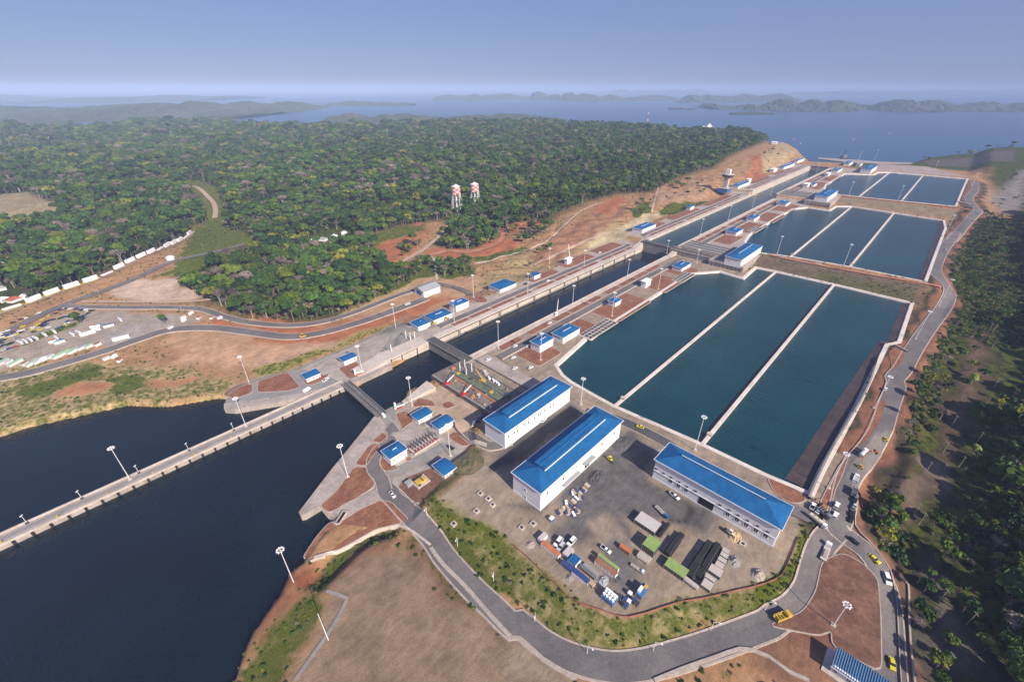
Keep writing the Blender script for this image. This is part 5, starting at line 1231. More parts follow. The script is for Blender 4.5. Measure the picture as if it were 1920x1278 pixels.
V('loader','yellow',zL((1225,345))[0],zL((1250,335))[0],'yellow machine in front of the low gate house',zp=Z1,sc=1.3)
V('loader','yellow',zL((1385,280))[0],zL((1410,270))[0],'yellow machine in front of the longer gate house',zp=Z1,sc=1.3)
V('loader','yellow',t54((355,775))[0],t54((380,770))[0],'yellow loader on the verge of the sandy flat',sc=1.6)
V('pickup','car_white',zL((880,65))[0],zL((910,55))[0],'white pickup with trailer beside the workshop shed',zp=2,sc=1.4)
V('bus','car_white',t144((105,168))[0],t144((140,175))[0],'white bus on the dam road',zp=Z2,sc=.9)
V('sedan','car_white',t144((375,220))[0],t144((400,225))[0],'white car on the dam road',zp=Z2,sc=1.3)
# crowded dirt car park on the left: whole cars in one small mesh each
def small_car(c):
    b = MB(); taper(b.mat(0),-2.3,2.3,1.9,.25,.95,.05,.1,.04); taper(b.mat(1),-1.8,1.1,1.7,.95,1.4,.5,.7,.15); taper(b.mat(0),-1.25,.4,1.38,1.4,1.5,.05,.05,.05)
    for x in (-1.4,1.4):
        for s in (-1,1): b.mat(2).tube((x,s*.75,.33),(x,s*.98,.33),.33,.33,8)
    return b.mesh('car', c, 'glass_dark', 'rubber')
SC = {c: small_car(c) for c in ('car_white','car_black','car_grey','car_silver','car_blue','car_red','taxi_yellow')}
CN = dict(car_white='white', car_black='black', car_grey='grey', car_silver='silver', car_blue='dark blue', car_red='red', taxi_yellow='yellow')
park = [(50,685,'w'),(65,660,'w'),(120,715,'y'),(75,710,'w'),(30,740,'k'),(55,735,'g'),(90,740,'k'),(25,765,'b'),(60,775,'k'),(100,795,'k'),(130,790,'b'),(160,785,'k'),(190,770,'k'),(30,822,'k'),(75,858,'s'),(160,835,'b'),(240,812,'r'),(150,634,'w'),(120,690,'k'),(160,682,'b'),(200,690,'w'),(230,650,'b'),(255,670,'y'),(300,632,'w'),(270,705,'g'),(320,645,'k'),(370,612,'w'),(410,607,'g'),(455,605,'y'),(460,585,'w'),(480,632,'k'),(530,548,'y'),(553,607,'y'),(570,552,'k'),(600,560,'k'),(640,540,'b'),(610,525,'k'),(650,505,'k'),(690,490,'b'),(730,480,'k'),(660,575,'w'),(800,575,'b'),(840,562,'k'),(870,548,'y'),(900,518,'w'),(930,485,'k'),(960,480,'g'),(905,495,'b'),(820,460,'k'),(860,445,'k'),(890,438,'b'),(920,425,'w'),(940,412,'k'),(685,435,'y'),(720,425,'g'),(760,408,'k'),(825,362,'b'),(935,347,'w'),(1020,340,'k'),(1075,345,'b'),(1100,352,'k'),(1135,345,'w'),(1165,358,'w'),(1200,352,'k'),(1225,350,'k'),(1170,385,'k'),(1115,415,'b'),(380,482,'w'),(330,498,'k'),(550,415,'w'),(225,540,'k'),(585,490,'y'),(345,578,'y'),(20,965,'k')]
CC = dict(w='car_white', k='car_black', g='car_grey', b='car_blue', s='car_silver', r='car_red', y='taxi_yellow')
seen = {}
for px_, py_, c in sorted(park):
    c = CC[c]; seen[c] = seen.get(c, 0)+1; x, y = W(zP((px_, py_))[0], .5)
    o = link('parked_car', SC[c], None, (x, y, hz(x, y)+.25), face(zP((px_, py_))[0], (8, -2.6), .5)+random.uniform(-.12,.12)); o.scale = (1.0,)*3
    tag(o, CN[c]+' car in the dirt car park, '+nth(seen[c])+' '+CN[c]+' one rightwards', 'car', 'cars in the dirt car park')
for i, (px_, py_) in enumerate(((740,630),(615,670),(500,715),(435,735),(370,755),(305,770),(770,710),(965,660),(1045,635),(1575,465))):
    x, y = W(zP((px_, py_))[0], .5)
    if ('bus','car_white') in PROTO: o = copy_tree(PROTO['bus','car_white'])
    o.location = (x, y, hz(x, y)+.3); o.rotation_euler = (0, 0, face(zP((px_, py_))[0], (7, 6), .5)+.06*(i % 3)); o.scale = (.85,.85,.85)
    tag(o, 'white bus in the dirt car park, '+('topmost by the yellow car','beside the topmost bus','right end of the row of four','third of the row of four','second of the row of four','left end of the row of four','beside the yellow truck','alone right of the middle','beside the orange roofed box','alone by the paved lot')[i], 'bus', 'buses in the dirt car park')

# ------------------------------------------------------------------ freight train
tr = smooth_poly(WL([(-120,650),(0,603),(60,583),(115,560),(200,531),(255,505),(300,482),(345,452),(364,436)], 2), 2.0)
road([tr[i] for i in range(0, len(tr), 20)]+[tr[-1]], 6, 'rubble', 'ballast bed of the railway track', kerb=False, name='rail_bed')
cum = [0]
for i in range(1, len(tr)): cum.append(cum[-1]+math.dist(tr[i], tr[i-1]))
def along(s):
    i = int(np.searchsorted(cum, s)); i = min(max(i, 1), len(tr)-1)
    t = (s-cum[i-1])/(cum[i]-cum[i-1]+1e-9); a, b = tr[i-1], tr[i]
    return a[0]+(b[0]-a[0])*t, a[1]+(b[1]-a[1])*t, math.atan2(b[1]-a[1], b[0]-a[0])
wg_frame = {c: MB().box(-9.5,9.5,-1.3,1.3,.5,1.3).box(-9.8,-8.3,-1.3,1.3,.5,2.0).box(8.3,9.8,-1.3,1.3,.5,2.0).mesh('wagon_frame', c) for c in ('yellow','rust')}
bogie = MB().box(-1.4,1.4,-1.1,1.1,0,.6).mesh('bogie', 'steel_dark')
cont2 = MB().box(-8.1,8.1,-1.25,1.25,1.3,6.4).mesh('container', 'car_white'); cont1 = MB().box(-8.1,8.1,-1.25,1.25,1.3,3.0).mesh('container', 'wall_white')
vis = [k for k in range(len(cum)) if PX(tr[k][0], tr[k][1], 3)[0] > -30]; s0 = cum[vis[0]]; i = 0; s = s0+8
ORD = ('first','second','third','fourth','fifth','sixth','seventh','eighth','ninth','tenth','eleventh','twelfth','thirteenth','fourteenth','fifteenth','sixteenth','seventeenth','eighteenth','nineteenth','twentieth')
while s < cum[-1]-6 and i < 20:
    x, y, a = along(s); o = empty('container_wagon', (x, y, hz(x, y)+.5), a)
    low = i in (1, 6, 11, 15)
    tag(o, ('low white' if low else 'white double stacked')+' container wagon, '+ORD[i]+' of the freight train from the left', 'freight wagon', 'wagons of the freight train')
    link('wagon_frame', wg_frame['yellow' if i < 6 else 'rust'], o); link('container', cont1 if low else cont2, o)
    for k in (-7.5, 7.5): link('bogie', bogie, o, (k, 0, 0))
    s += 21.5; i += 1

# ------------------------------------------------------------------ yard goods
def crate(name, cat, left, bottom, right, h, wall, label, top=None, z0=Z1, group=None, topname='roof'):
    ze = z0+h; L, B, R_ = W(left, ze), W(bottom, ze), W(right, ze)
    x0 = min((L[0]+B[0])/2, R_[0]-1.2); y0 = min((B[1]+R_[1])/2, L[1]-1.2); x1, y1 = R_[0], L[1]
    a, b = (x1-x0)/2, (y1-y0)/2
    o = empty(name, ((x0+x1)/2, (y0+y1)/2, z0)); tag(o, label, cat, group)
    MB().box(-a, a, -b, b, .15, h-.12).build('body', wall, o)
    MB().box(-a-.08, a+.08, -b-.08, b+.08, h-.12, h+.06).build(topname, top or wall, o)
    fr = MB()
    for sx in (-1, 1):
        for sy in (-1, 1): fr.box(sx*a-.12, sx*a+.12, sy*b-.12, sy*b+.12, 0, h)
    for i in range(1, 6):
        y = -b+2*b*i/6; fr.box(-a-.06, a+.06, y-.06, y+.06, .3, h-.2)
    fr.build('corner_post', 'steel_grey', o)
    return o, a, b
GY = 'containers and cabins in the yard'
crate('covered_slab','shed',*zYB((255,340),(500,500),(572,390)),3.4,'steel_dark','long shed with pale grey flat roof in the yard centre','canvas_grey')
crate('lime_cabin','cabin',*zYB((355,625),(485,740),(575,610)),5,'steel_dark','square cabin with lime green roof beside the long grey shed','lime')
crate('lime_cabin','cabin',*zYB((610,880),(840,1040),(915,950)),3.2,'steel_dark','oblong cabin with lime green roof near the pipe racks','lime')
crate('orange_container','container',*zYB((80,650),(195,755),(218,705)),2.8,'rust','short orange container alone in the yard','orange')
crate('cabin','cabin',*zYA((440,300),(480,345),(555,262)),3,'wall_white','white cabin at the upper end of the container row','canvas_grey',group=GY)
crate('container','container',*zYA((478,362),(670,535),(715,492)),2.8,'wall_white','white container with orange roof in the container row','orange',group=GY)
crate('cabin','cabin',*zYA((730,485),(800,525),(870,440)),2.9,'canvas_grey','grey cabin between orange and blue roofed ones',group=GY)
crate('cabin','cabin',*zYA((795,565),(890,640),(950,552)),3.2,'wall_white','cabin with slate blue flat roof in the container row','roof_blue',group=GY)
crate('container','container',*zYA((720,595),(840,705),(872,660)),2.7,'blue_navy','navy blue container below the slate blue cabin',group=GY)
crate('container','container',*zYA((850,700),(1030,858),(1062,805)),2.7,'car_white','long white container with blue roof strip','blue_navy',group=GY)
crate('container','container',*zYA((935,640),(1110,790),(1140,760)),2.0,'steel_dark','low dark container beside the long white one','concrete_dark',group=GY)
crate('cabin','cabin',*zYA((1040,830),(1090,885),(1125,840)),2.6,'timber','brown cabin at the lower end of the white container',group=GY)
crate('shed','shed',*zYA((1120,572),(1360,770),(1395,715)),3.1,'wall_white','long shed with brown roof, white front','rust')
crate('shed','shed',*zYA((1160,505),(1385,690),(1420,665)),3.3,'wall_white','long shed with lime green roof joined to the brown one','lime')
o, a, b = crate('tank_container','container',*zYA((1200,985),(1330,1105),(1400,1015)),2.8,'blue_paint','blue container deck carrying white round tanks',group=GY)
tkm = MB().tube((0,0,0),(0,0,1.0),.75,.75,10).mesh('round_tank', 'car_white')
for i in range(2):
    for j in range(4): link('round_tank', tkm, o, (-a*.45+i*a*.7, -b*.75+j*b*.5, 2.85))
MB().box(a*.55, a*.95, -b, b, 2.85, 4).build('white_box', 'car_white', o)
o, a, b = crate('container','container',*zYA((1618,955),(1672,1020),(1768,890)),3.0,'blue_paint','blue and white containers heaped at the yard corner',group=GY)
MB().box(-a*.8, a*.2, 0, b*.9, 3.0, 4.8).build('white_box', 'car_white', o); MB().box(a*.3, a*.9, -b*.9, b*.1, 3.0, 4.2).build('amber_box', 'yellow', o)
for i, (p, m_) in enumerate(zip(zYA((1425,1005),(1490,1035),(1530,1060),(1545,965),(1600,1045),(1630,1085),(1495,1115)), ('steel_dark','blue_navy','wall_white','wall_white','blue_navy','steel_dark','blue_navy'))):
    crate('crate','crate',(p[0]-5,p[1]-1),(p[0],p[1]+4),(p[0]+5,p[1]-1),2.2,m_,('dark','navy','white','pale','blue','black','slate')[i]+' crate among the small boxes at the yard corner',group='small crates at the yard corner')
SLB = 'pale concrete boxes stacked by the pipe racks'
for i, q_ in enumerate((zYB((1305,705),(1370,755),(1400,715)), zYB((1280,755),(1355,810),(1385,770)), zYB((1252,812),(1335,870),(1362,830)), zYB((1215,880),(1300,935),(1338,885)), zYB((1143,930),(1270,1040),(1325,960)), zYB((1100,1010),(1195,1095),(1240,1060)), zYB((1055,1110),(1150,1195),(1210,1115)))):
    crate('concrete_box','concrete box',*q_,2.6,'concrete_dark','pale topped concrete box in the slanting row, '+nth(i+1)+' counted downwards','slab',group=SLB,topname='lid')
def pipes(p, L, n, rows, label, mat='pipe_dark', ang=0.0, r=.45, z0=Z1):
    x, y = W(p, z0); o = empty('pipe_stack', (x, y, z0), ang); tag(o, label, 'pipes', 'pipe stacks in the yard')
    pm = MB().tube((-L/2,0,0),(L/2,0,0),r,r,8).mesh('pipe', mat)
    for k in range(rows):
        for i in range(n-k): link('pipe', pm, o, (0, (i-(n-k-1)/2)*r*2.05, .7+r+k*r*1.8))
    for x in (-L*.35, L*.35): MB().box(x-.15, x+.15, -n*r-.3, n*r+.3, 0, .7).build('bearer', 'timber', o)
pipes(zYB((1060,770))[0], 17, 5, 3, 'dark pipe rack nearest the workshop, upper of the group')
pipes(zYB((1160,800))[0], 20, 5, 3, 'dark pipe rack against the concrete boxes')
pipes(zYB((965,930))[0], 15, 6, 3, 'dark pipe rack beside the oblong lime cabin')
pipes(zYB((1060,960))[0], 12, 4, 2, 'dark pipe rack in the middle of the rack group')
pipes(zYB((700,690))[0], 13, 5, 3, 'dark pipe rack between the two lime cabins')
pipes(zYB((775,590))[0], 9, 4, 2, 'short dark pipe rack above the lime cabins')
pipes(zYB((365,810))[0], 7, 5, 2, 'pale pipe bundle below the square lime cabin', 'slab', 1.6)
pipes(zYB((600,480))[0], 12, 3, 2, 'dark pipe rack along the end of the grey shed', r=.4)
pipes(zYA((1070,690))[0], 9, 3, 1, 'thin grey pipes beside the low dark container', 'steel_grey', 1.57, .35)
x, y = W(zYB((920,1115))[0], Z1); o = empty('storage_tank', (x, y, Z1), 1.5); tag(o, 'beige round tank lying at the end of the oblong lime cabin', 'tank')
MB().tube((-4,0,1.4),(4,0,1.4),1.4,1.4,12).build('shell', 'slab', o); MB().box(-3,-2.4,-1.2,1.2,0,.8).box(2.4,3,-1.2,1.2,0,.8).build('saddle', 'concrete_dark', o)
PNM = [MB().box(-1.8,1.8,-.8,.8,0,.5).mesh('panel', c) for c in ('car_white','blue_navy','canvas_grey','timber','teal')]
for i, p in enumerate(t97((400,970),(430,1000),(460,960),(420,1040),(455,1055),(490,1010),(385,1015),(360,1040),(480,940),(520,930),(510,905),(540,870),(450,900),(475,880),(560,840),(495,1030))):
    x, y = W(p, Z1); o = empty('panel_bundle', (x, y, Z1+.1), .8+.3*(i % 3)); tag(o, 'bundle of building panels by the middle hall, '+nth(i+1)+' of the scattered heap', 'panels', 'panel bundles by the middle hall')
    for k in range(2+i % 2): link('panel', PNM[(i+k) % 4], o, (0, k*.9-.5, .0 if k % 2 else .35))
x, y = W(t97((295,1090))[0], Z1); crate('cabin','cabin',(1029,971),(1034,975),(1040,970),2.4,'blue_paint','small blue tank stand at the lower end of the panel heap','car_white')
for i, (x_, y_) in enumerate(t57((1680,900),(1740,940),(1772,985),(1650,1032),(1480,1120))+t99((72,125),(158,97),(1728,247))):
    x, y = W((x_, y_), Z1); z = hz(x, y); o = empty('concrete_pit', (x, y, z)); tag(o, 'square concrete manhole on the gravel, '+nth(i+1)+' counting rightwards', 'manhole', 'manholes on the gravel')
    MB().box(-1.7,1.7,-1.7,1.7,-.5,.8).build('frame', 'concrete_light', o); MB().box(-.8,.8,-.8,.8,.8,.86).build('opening', 'opening_dark', o)
def heap(p, r, h, mat, label, z0=Z1, seed=0, name='rubble_heap', cat='heap'):
    x, y = W(p, z0); rr = np.random.default_rng(seed); n = 11; vs = []; F = []
    for i in range(n):
        for j in range(n):
            u, v = i/(n-1)*2-1, j/(n-1)*2-1; d = math.hypot(u, v)
            vs.append((u*r, v*r*.8, max(0, (1-d))*h*(1+rr.normal(0, .25))-.2))
    for i in range(n-1):
        for j in range(n-1): F.append((i*n+j, (i+1)*n+j, (i+1)*n+j+1, i*n+j+1))
    tag(MB().add(vs, F).build(name, mat, None, (x, y, hz(x, y)+.1)), label, cat)
heap(zYB((1730,1000))[0], 4.5, 2.5, 'rubble', 'pale rubble heap near the red fence', seed=1)
heap(zYB((1440,840))[0], 4.5, 2.0, 'concrete_grey', 'scrap heap beside the concrete boxes', seed=2)
heap(zYB((1450,540))[0], 5, 2.4, 'timber', 'heap of timber by the workshop wall', seed=3)
heap(zYA((1215,820))[0], 4, 1.4, 'steel_grey', 'tangle of grey scrap below the brown shed', seed=4)
heap(zYA((1390,800))[0], 2.4, 1.2, 'steel_dark', 'small dark scrap pile at the end of the brown shed', seed=5)
heap(zYA((350,385))[0], 3.4, 1.4, 'rubble', 'junk pile beside the white cabin', seed=6)
heap(zYA((820,780))[0], 3.0, 1.2, 'concrete_grey', 'junk pile below the blue containers', seed=7)
heap(t97((640,780))[0], 8, 2.6, 'asphalt_dark', 'dark gravel mound before the middle hall', seed=8)
heap(t97((830,530))[0], 10, 1.8, 'asphalt_dark', 'flat dark earth mound between two halls', seed=9)
heap(t57((1600,690))[0], 12, 2.2, 'mound_earth', 'grassy earth mound at the foot of the first hall', 2, 10)

# ------------------------------------------------------------------ fences and low walls
def wall_line(name, pts, h, t, mat, label, cat, z=None, posts=None, step=5):
    c = smooth_poly(pts, step); mx = sum(p[0] for p in c)/len(c); my = sum(p[1] for p in c)/len(c)
    me = ribbon(name, c, [(-t/2, -.8), (-t/2, h), (t/2, h), (t/2, -.8)], mat, zf=height)
    if posts:
        o = empty(name, (mx, my, 0)); tag(o, label, cat); w_ = link('mesh_panel', me, o, (-mx, -my, 0))
        pm = MB().box(-.1,.1,-.1,.1,-.5,h+.25).mesh('post', posts)
        for p in c[::2]: link('post', pm, o, (p[0]-mx, p[1]-my, hz(*p)))
    else: o = tag(link(name, me), label, cat)
    return o
wall_line('safety_fence', WL(t99((0,250),(110,340),(230,460),(330,550),(400,625),(480,680),(570,715),(680,745),(780,785),(870,795),(1000,765),(1130,720),(1290,675),(1420,655),(1560,625),(1700,590),(1800,570),(1917,535)),Z1)+WL(t149((100,480),(140,410),(190,290),(225,200)),Z1), 1.0, .18, 'fence_red', 'red safety netting along the top of the yard embankment', 'fence', posts='timber')
wall_line('boundary_wall', WL([(428,738),(450,724),(480,713),(520,701),(560,690),(600,673),(640,656),(690,634),(720,618),(735,611),(748,602),(764,592)],1), 1.6, .5, 'concrete_dark', 'low dark wall behind the left bank quay', 'wall')
wall_line('channel_wall', WL(t59((300,388),(440,352),(600,300),(660,265),(760,205),(900,135),(990,110),(1065,106),(1120,125),(1190,170),(1310,262)),0), 1.0, 1.3, 'concrete_light', 'pale curved parapet of the drainage channel', 'wall')
wall_line('channel_wall', WL(t59((262,432),(400,385),(520,345)),0), .8, .9, 'concrete_light', 'short pale parapet at the channel mouth', 'wall')
wall_line('channel_wall', WL(t59((1310,275),(1400,400),(1560,560),(1750,780),(1917,960))+t99((60,960),(230,1120),(400,1220),(480,1270)),0), .5, 2.2, 'kerb_stone', 'pale drain edge outside the lower road', 'wall')
wall_line('channel_wall', WL(t99((1060,1278),(1300,1180),(1500,1110),(1700,1040),(1800,1050),(1917,1100))+t149((40,1130),(150,1210),(300,1278)),-.5), .9, 1.6, 'kerb_stone', 'pale channel edge at the bottom field', 'wall')
wall_line('channel_wall', WL(t59((530,600),(600,620),(685,655),(620,790),(540,920),(420,1090),(290,1270)),1), .4, 1.6, 'concrete_grey', 'grey footpath edge along the bank of the bottom field', 'wall')
wall_line('retaining_wall', WL(t57((1490,365),(1500,410),(1560,480),(1640,540),(1730,570)),1.5), 3.4, .8, 'concrete_light', 'grey retaining wall below the first long hall', 'wall')
wall_line('roadside_wall', WL(t149((1050,1278),(1030,1000),(1010,720),(990,560),(940,400)),.5), 1.0, .4, 'kerb_stone', 'low pale wall outside the right road', 'wall')
wall_line('roadside_wall', WL(t149((1150,1278),(1115,1000),(1095,720),(1085,500),(1010,440)),-.5), .8, .8, 'kerb_stone', 'outer edge of the concrete drain beside the right road', 'wall')
wall_line('roadside_wall', WL(t149((650,20),(650,110),(760,220),(900,350),(940,400)),1), 1.0, .5, 'kerb_stone', 'pale parapet round the junction above the drop', 'wall')
wall_line('ramp_wall', WL(t147((300,940),(380,760),(480,560),(600,360),(700,190),(770,40)),Z1)+WL(t144((830,880),(880,810)),Z1), 2.4, 1.2, 'concrete_grey', 'long grey wall along the right side of the nearest basins', 'wall')
wall_line('ramp_wall', WL(t144((875,810),(950,835),(1040,880)),Z1), 2.0, 1.0, 'concrete_light', 'pale wall corner beside the basin bank', 'wall')
wall_line('ramp_wall', WL(t141((1380,950),(1420,970),(1520,995)),16), 2.0, 3.0, 'concrete_light', 'pale slab wall at the right end of the upper dam', 'wall')

# ------------------------------------------------------------------ bridge, gate machinery, plant
(xa, ya), (xb, yb) = W((650,719.5), 1), W((712,774), 1)
L = math.hypot(xb-xa, yb-ya); o = empty('swing_bridge', ((xa+xb)/2, (ya+yb)/2, 0), math.atan2(yb-ya, xb-xa)); tag(o, 'narrow steel road bridge across the approach channel', 'bridge')
MB().box(-L/2-3, L/2+3, -4.2, 4.2, -1.2, .8).build('girder', 'steel_dark', o)
for s in (-2.1, 2.1): MB().box(-L/2-3, L/2+3, s-1.2, s+1.2, .8, .95).build('track_deck', 'concrete_dark', o)
for s in (-4.2, 0, 4.2): MB().box(-L/2-3, L/2+3, s-.22, s+.22, .8, 2.0).build('railing', 'concrete_grey', o)
pm = MB().tube((0,0,0),(0,0,8.5),.45,.35,8).mesh('post', 'steel_white')
for i, p in enumerate(zG((622,555),(690,510),(712,625),(787,572))):
    x, y = W(p, Z1+.6); tag(link('signal_post', pm, None, (x, y, Z1+.6)), 'thick white post on the gate block, '+nth(i+1)+' of four', 'post', 'white posts on the gate block')
for i, p in enumerate(zL((862,515),(922,545),(978,525),(668,700))):
    x, y = W(p, Z1+.4); tag(link('signal_post', pm, None, (x, y, Z1)), 'thick white post on the left gate head, '+nth(i+1)+' of four', 'post', 'white posts on the left gate head')
def crane(p, col, label, L, ang, up, z=Z1+.6, boom='steel_white'):
    x, y = W(p, z); o = empty('mobile_crane', (x, y, z), ang); tag(o, label, 'crane')
    MB().box(-3,3,-1.3,1.3,.5,1.6).build('carrier', col, o); MB().box(-1.8,.8,-1.1,1.1,1.6,3.0).build('cab', col, o)
    MB().tube((0,0,2.6),(L*math.cos(up),0,2.6+L*math.sin(up)),.5,.3,6).build('boom', boom, o); wheels(o,(-2,0,2),2.6,.55)
    MB().tube((L*math.cos(up),0,2.6+L*math.sin(up)),(L*math.cos(up)*1.5,0,2.6+L*math.sin(up)*1.5),.3,.15,6).build('jib', 'steel_dark', o)
crane(zG((440,755))[0], 'red_paint', 'red crane with white boom at the edge of the gate block', 9, -.1, .5)
crane(zG((680,905))[0], 'red_paint', 'red crane with white boom in the middle of the gate block', 9, -.1, .5)
crane(zG((940,715))[0], 'yellow', 'yellow crane with raised arm beside the gate recess', 12, 2.0, 1.0, boom='yellow')
crane(zM((1020,930))[0], 'car_white', 'white mobile crane with raised boom on the chamber wall', 16, .5, 1.2, Z1)
crane(zM((1195,200))[0], 'tank_cream', 'cream mobile crane with tall boom behind the white tower hut', 22, 1.2, 1.25, Z1)
tm_ = MB().tube((-1.8,0,1.1),(1.8,0,1.1),1.1,1.1,10).box(-1.2,-.8,-.9,.9,0,.6).box(.8,1.2,-.9,.9,0,.6).mesh('tank', 'car_white')
for i, p in enumerate(zG((1030,675),(1095,710),(1135,735),(1160,755))):
    x, y = W(p, Z1+.6); tag(link('white_tank', tm_, None, (x, y, Z1+.6), 1.2), 'white horizontal tank along the gate recess, '+nth(i+1)+' from the crane', 'tank', 'white tanks along the gate recess')
for i, (p, m_) in enumerate(zip(zG((590,595),(520,520),(1055,860),(790,930),(770,675),(985,600),(875,890),(960,560)), ('yellow','orange','yellow','orange','steel_dark','concrete_light','slab','concrete_light'))):
    crate('machine_box','machine',(p[0]-4,p[1]),(p[0],p[1]+2.5),(p[0]+4,p[1]-1),1.8,m_,('yellow','orange','pale yellow','bright orange','black','pale','tan','white')[i]+' machine box on the gate block',z0=Z1+.6,group='machine boxes on the gate block')
for i in range(26):
    u, v = rng.uniform(0, 1, 2); x, y = 188+u*30, 206+v*60
    m_ = ('steel_dark','timber','concrete_grey','rust','yellow','wall_white','steel_grey')[i % 7]
    o = empty('deck_gear', (x, y, Z1+.6), rng.uniform(0, 3)); tag(o, ('black','wooden','grey','rusty','yellow','white','steel')[i % 7]+' gear item on the gate block, '+nth(i+1)+' of the scattered pieces', 'gear', 'scattered gear on the gate block')
    a, b = rng.uniform(.4, 1.8), rng.uniform(.4, .9); MB().box(-a, a, -b, b, 0, rng.uniform(.5, 1.6)).build('body', m_, o); MB().tube((a*.5,0,.4),(a*.5,0,2.2),.12).build('bar', 'steel_dark', o)
# white gangway stands with red frame on the quays
for i, p in enumerate(t57((1045,265),(745,10))):
    x, y = W(p, 0); o = empty('gangway_tower', (x, y, .35), -.3); tag(o, ('white gangway stand with red frame at the right end of the bridge','white gangway stand with red frame on the left quay')[i], 'gangway')
    MB().box(-.7,.7,-.7,.7,0,6).build('column', 'steel_white', o); MB().box(.5,8,-.6,.6,1.2,1.9).build('ramp', 'steel_white', o); MB().box(1,6,-2.2,-1.8,.2,1.2).build('frame', 'red_paint', o)
# transformer rack
x0, y0 = W(t57((1250,560))[0], 0); o = empty('transformer_rack', (x0+3, y0+3, 0)); tag(o, 'open switchgear yard with black frames and insulators among the huts', 'switchgear')
MB().box(-11,11,-4,4,-.3,.5).build('plinth', 'slab', o)
MB().box(-11.6,11.6,-5,-4.4,0,1.6).build('front_wall', 'concrete_light', o)
fm_ = MB().box(-.15,.15,-3.2,-2.9,.5,5).box(-.15,.15,2.9,3.2,.5,5).box(-.15,.15,-3.2,3.2,4.8,5.1).mesh('frame', 'steel_dark'); im = MB().tube((0,0,.5),(0,0,2.8),.45,.3,8).mesh('insulator', 'steel_dark'); rm = MB().box(-.5,.5,-.7,.7,.5,1.6).mesh('breaker', 'red_paint')
for i in range(8):
    link('frame', fm_, o, (-9.5+i*2.7, 0, 0)); link('insulator', im, o, (-9+i*2.6, 1, 0)); link('breaker', rm, o, (-8.6+i*2.5, -2.4, 0))
x0, y0 = W(t57((1235,815))[0], 0); o = empty('generator_set', (x0, y0, 0)); tag(o, 'yellow generator on a white plinth inside a small yard', 'generator')
MB().box(-5,5,-4,4,-.2,1.4).build('plinth', 'concrete_light', o); MB().box(-4,3.4,-2.4,1.6,1.4,3.2).build('engine', 'yellow', o); MB().box(-3.6,-2,-3.4,3,1.4,2.6).build('radiator', 'steel_dark', o); MB().box(.2,.9,-3,2.8,3.2,3.6).build('pipe', 'steel_dark', o)
MB().box(-9,-4.5,2,6,0,3).build('control_box', 'roof_pale', o)
x0, y0 = W(t57((640,1085))[0], 0); o = empty('pale_skip', (x0, y0, .3), .55); tag(o, 'long pale open skip near the quay tip', 'skip')
MB().box(-4.5,4.5,-1.4,1.4,0,.3).build('floor', 'opening_dark', o); MB().box(-4.5,4.5,-1.5,-1.3,0,1.4).box(-4.5,4.5,1.3,1.5,0,1.4).box(-4.6,-4.4,-1.5,1.5,0,1.4).box(4.4,4.6,-1.5,1.5,0,1.4).build('side', 'concrete_light', o)
# intake screens at the basin edge
def screens(pc, nx, ny, z, label):
    x, y = W(pc, z); o = empty('intake_screens', (x, y, z)); tag(o, label, 'grating')
    MB().box(-nx*3, nx*3, -ny*2.6, ny*2.6, -.2, .5).build('slab', 'concrete_light', o)
    g = MB().box(-2.1,2.1,-1.6,1.6,.5,.75).mesh('grate', 'steel_dark')
    for i in range(nx):
        for j in range(ny): link('grate', g, o, ((i-(nx-1)/2)*5.6, (j-(ny-1)/2)*5, 0))
screens(t94((650,705))[0], 9, 3, Z1+.4, 'rows of dark intake grates beside the nearest basin')
screens(t94((1285,320))[0], 7, 3, Z1+.4, 'rows of dark intake grates below the middle gate')
screens(zN((1620,205))[0], 7, 3, Z2+.4, 'rows of dark intake grates beside the middle basin')

# containers along the dirt car park
CPK = 'containers along the car park edge'
for i, (p, m_, l) in enumerate(zip(zP((60,1010),(150,1000),(230,1010),(350,1020),(450,1010),(530,985),(600,960),(680,930),(790,915),(850,890),(970,860),(1075,820),(1170,800),(1280,775),(1230,550),(1280,545),(1430,540),(1210,625),(1270,590),(1580,690),(1110,655),(715,745),(770,760),(835,740)),
        ('mint','canvas_grey','mint','rust','mint','canvas_grey','wall_white','canvas_grey','mint','mint','mint','steel_grey','mint','rust','orange','teal','blue_paint','wall_white','wall_white','car_white','wall_white','orange','teal','blue_paint'),
        (12,6,12,6,12,10,6,6,12,12,12,8,7,6,6,5,9,7,7,14,6,6,4,5))):
    x, y = W(p, .5); o = empty('container', (x, y, hz(x, y)), face(p, (8, -4.2) if i < 14 else (8, -2), .5)); tag(o, 'container at the dirt car park edge, '+nth(i+1)+' from the lower left', 'container', CPK)
    MB().box(-l/2,l/2,-1.6,1.6,.1,2.7).build('body', 'wall_white', o); MB().box(-l/2-.1,l/2+.1,-1.7,1.7,2.7,2.95).build('roof', m_, o); MB().box(-l/2-.05,-l/2+.1,-.9,.9,.2,2.2).build('door', 'steel_grey', o)
for i, p in enumerate(t04((805,945),(865,930),(905,955),(1380,640),(1440,610),(1495,640),(1285,715),(1385,660),(1590,635),(1650,635))):
    x, y = W(p, .5); o = empty('site_cabin', (x, y, hz(x, y)), .4+.3*(i % 3)); tag(o, 'small white site cabin on the left bank, '+nth(i+1)+' in the scattered line', 'cabin', 'site cabins on the left bank')
    MB().box(-2.6,2.6,-1.3,1.3,0,2.4).build('body', 'wall_white', o); MB().box(-2.8,2.8,-1.5,1.5,2.4,2.6).build('roof', ('canvas_grey','trim_white','tile_red')[i % 3], o)
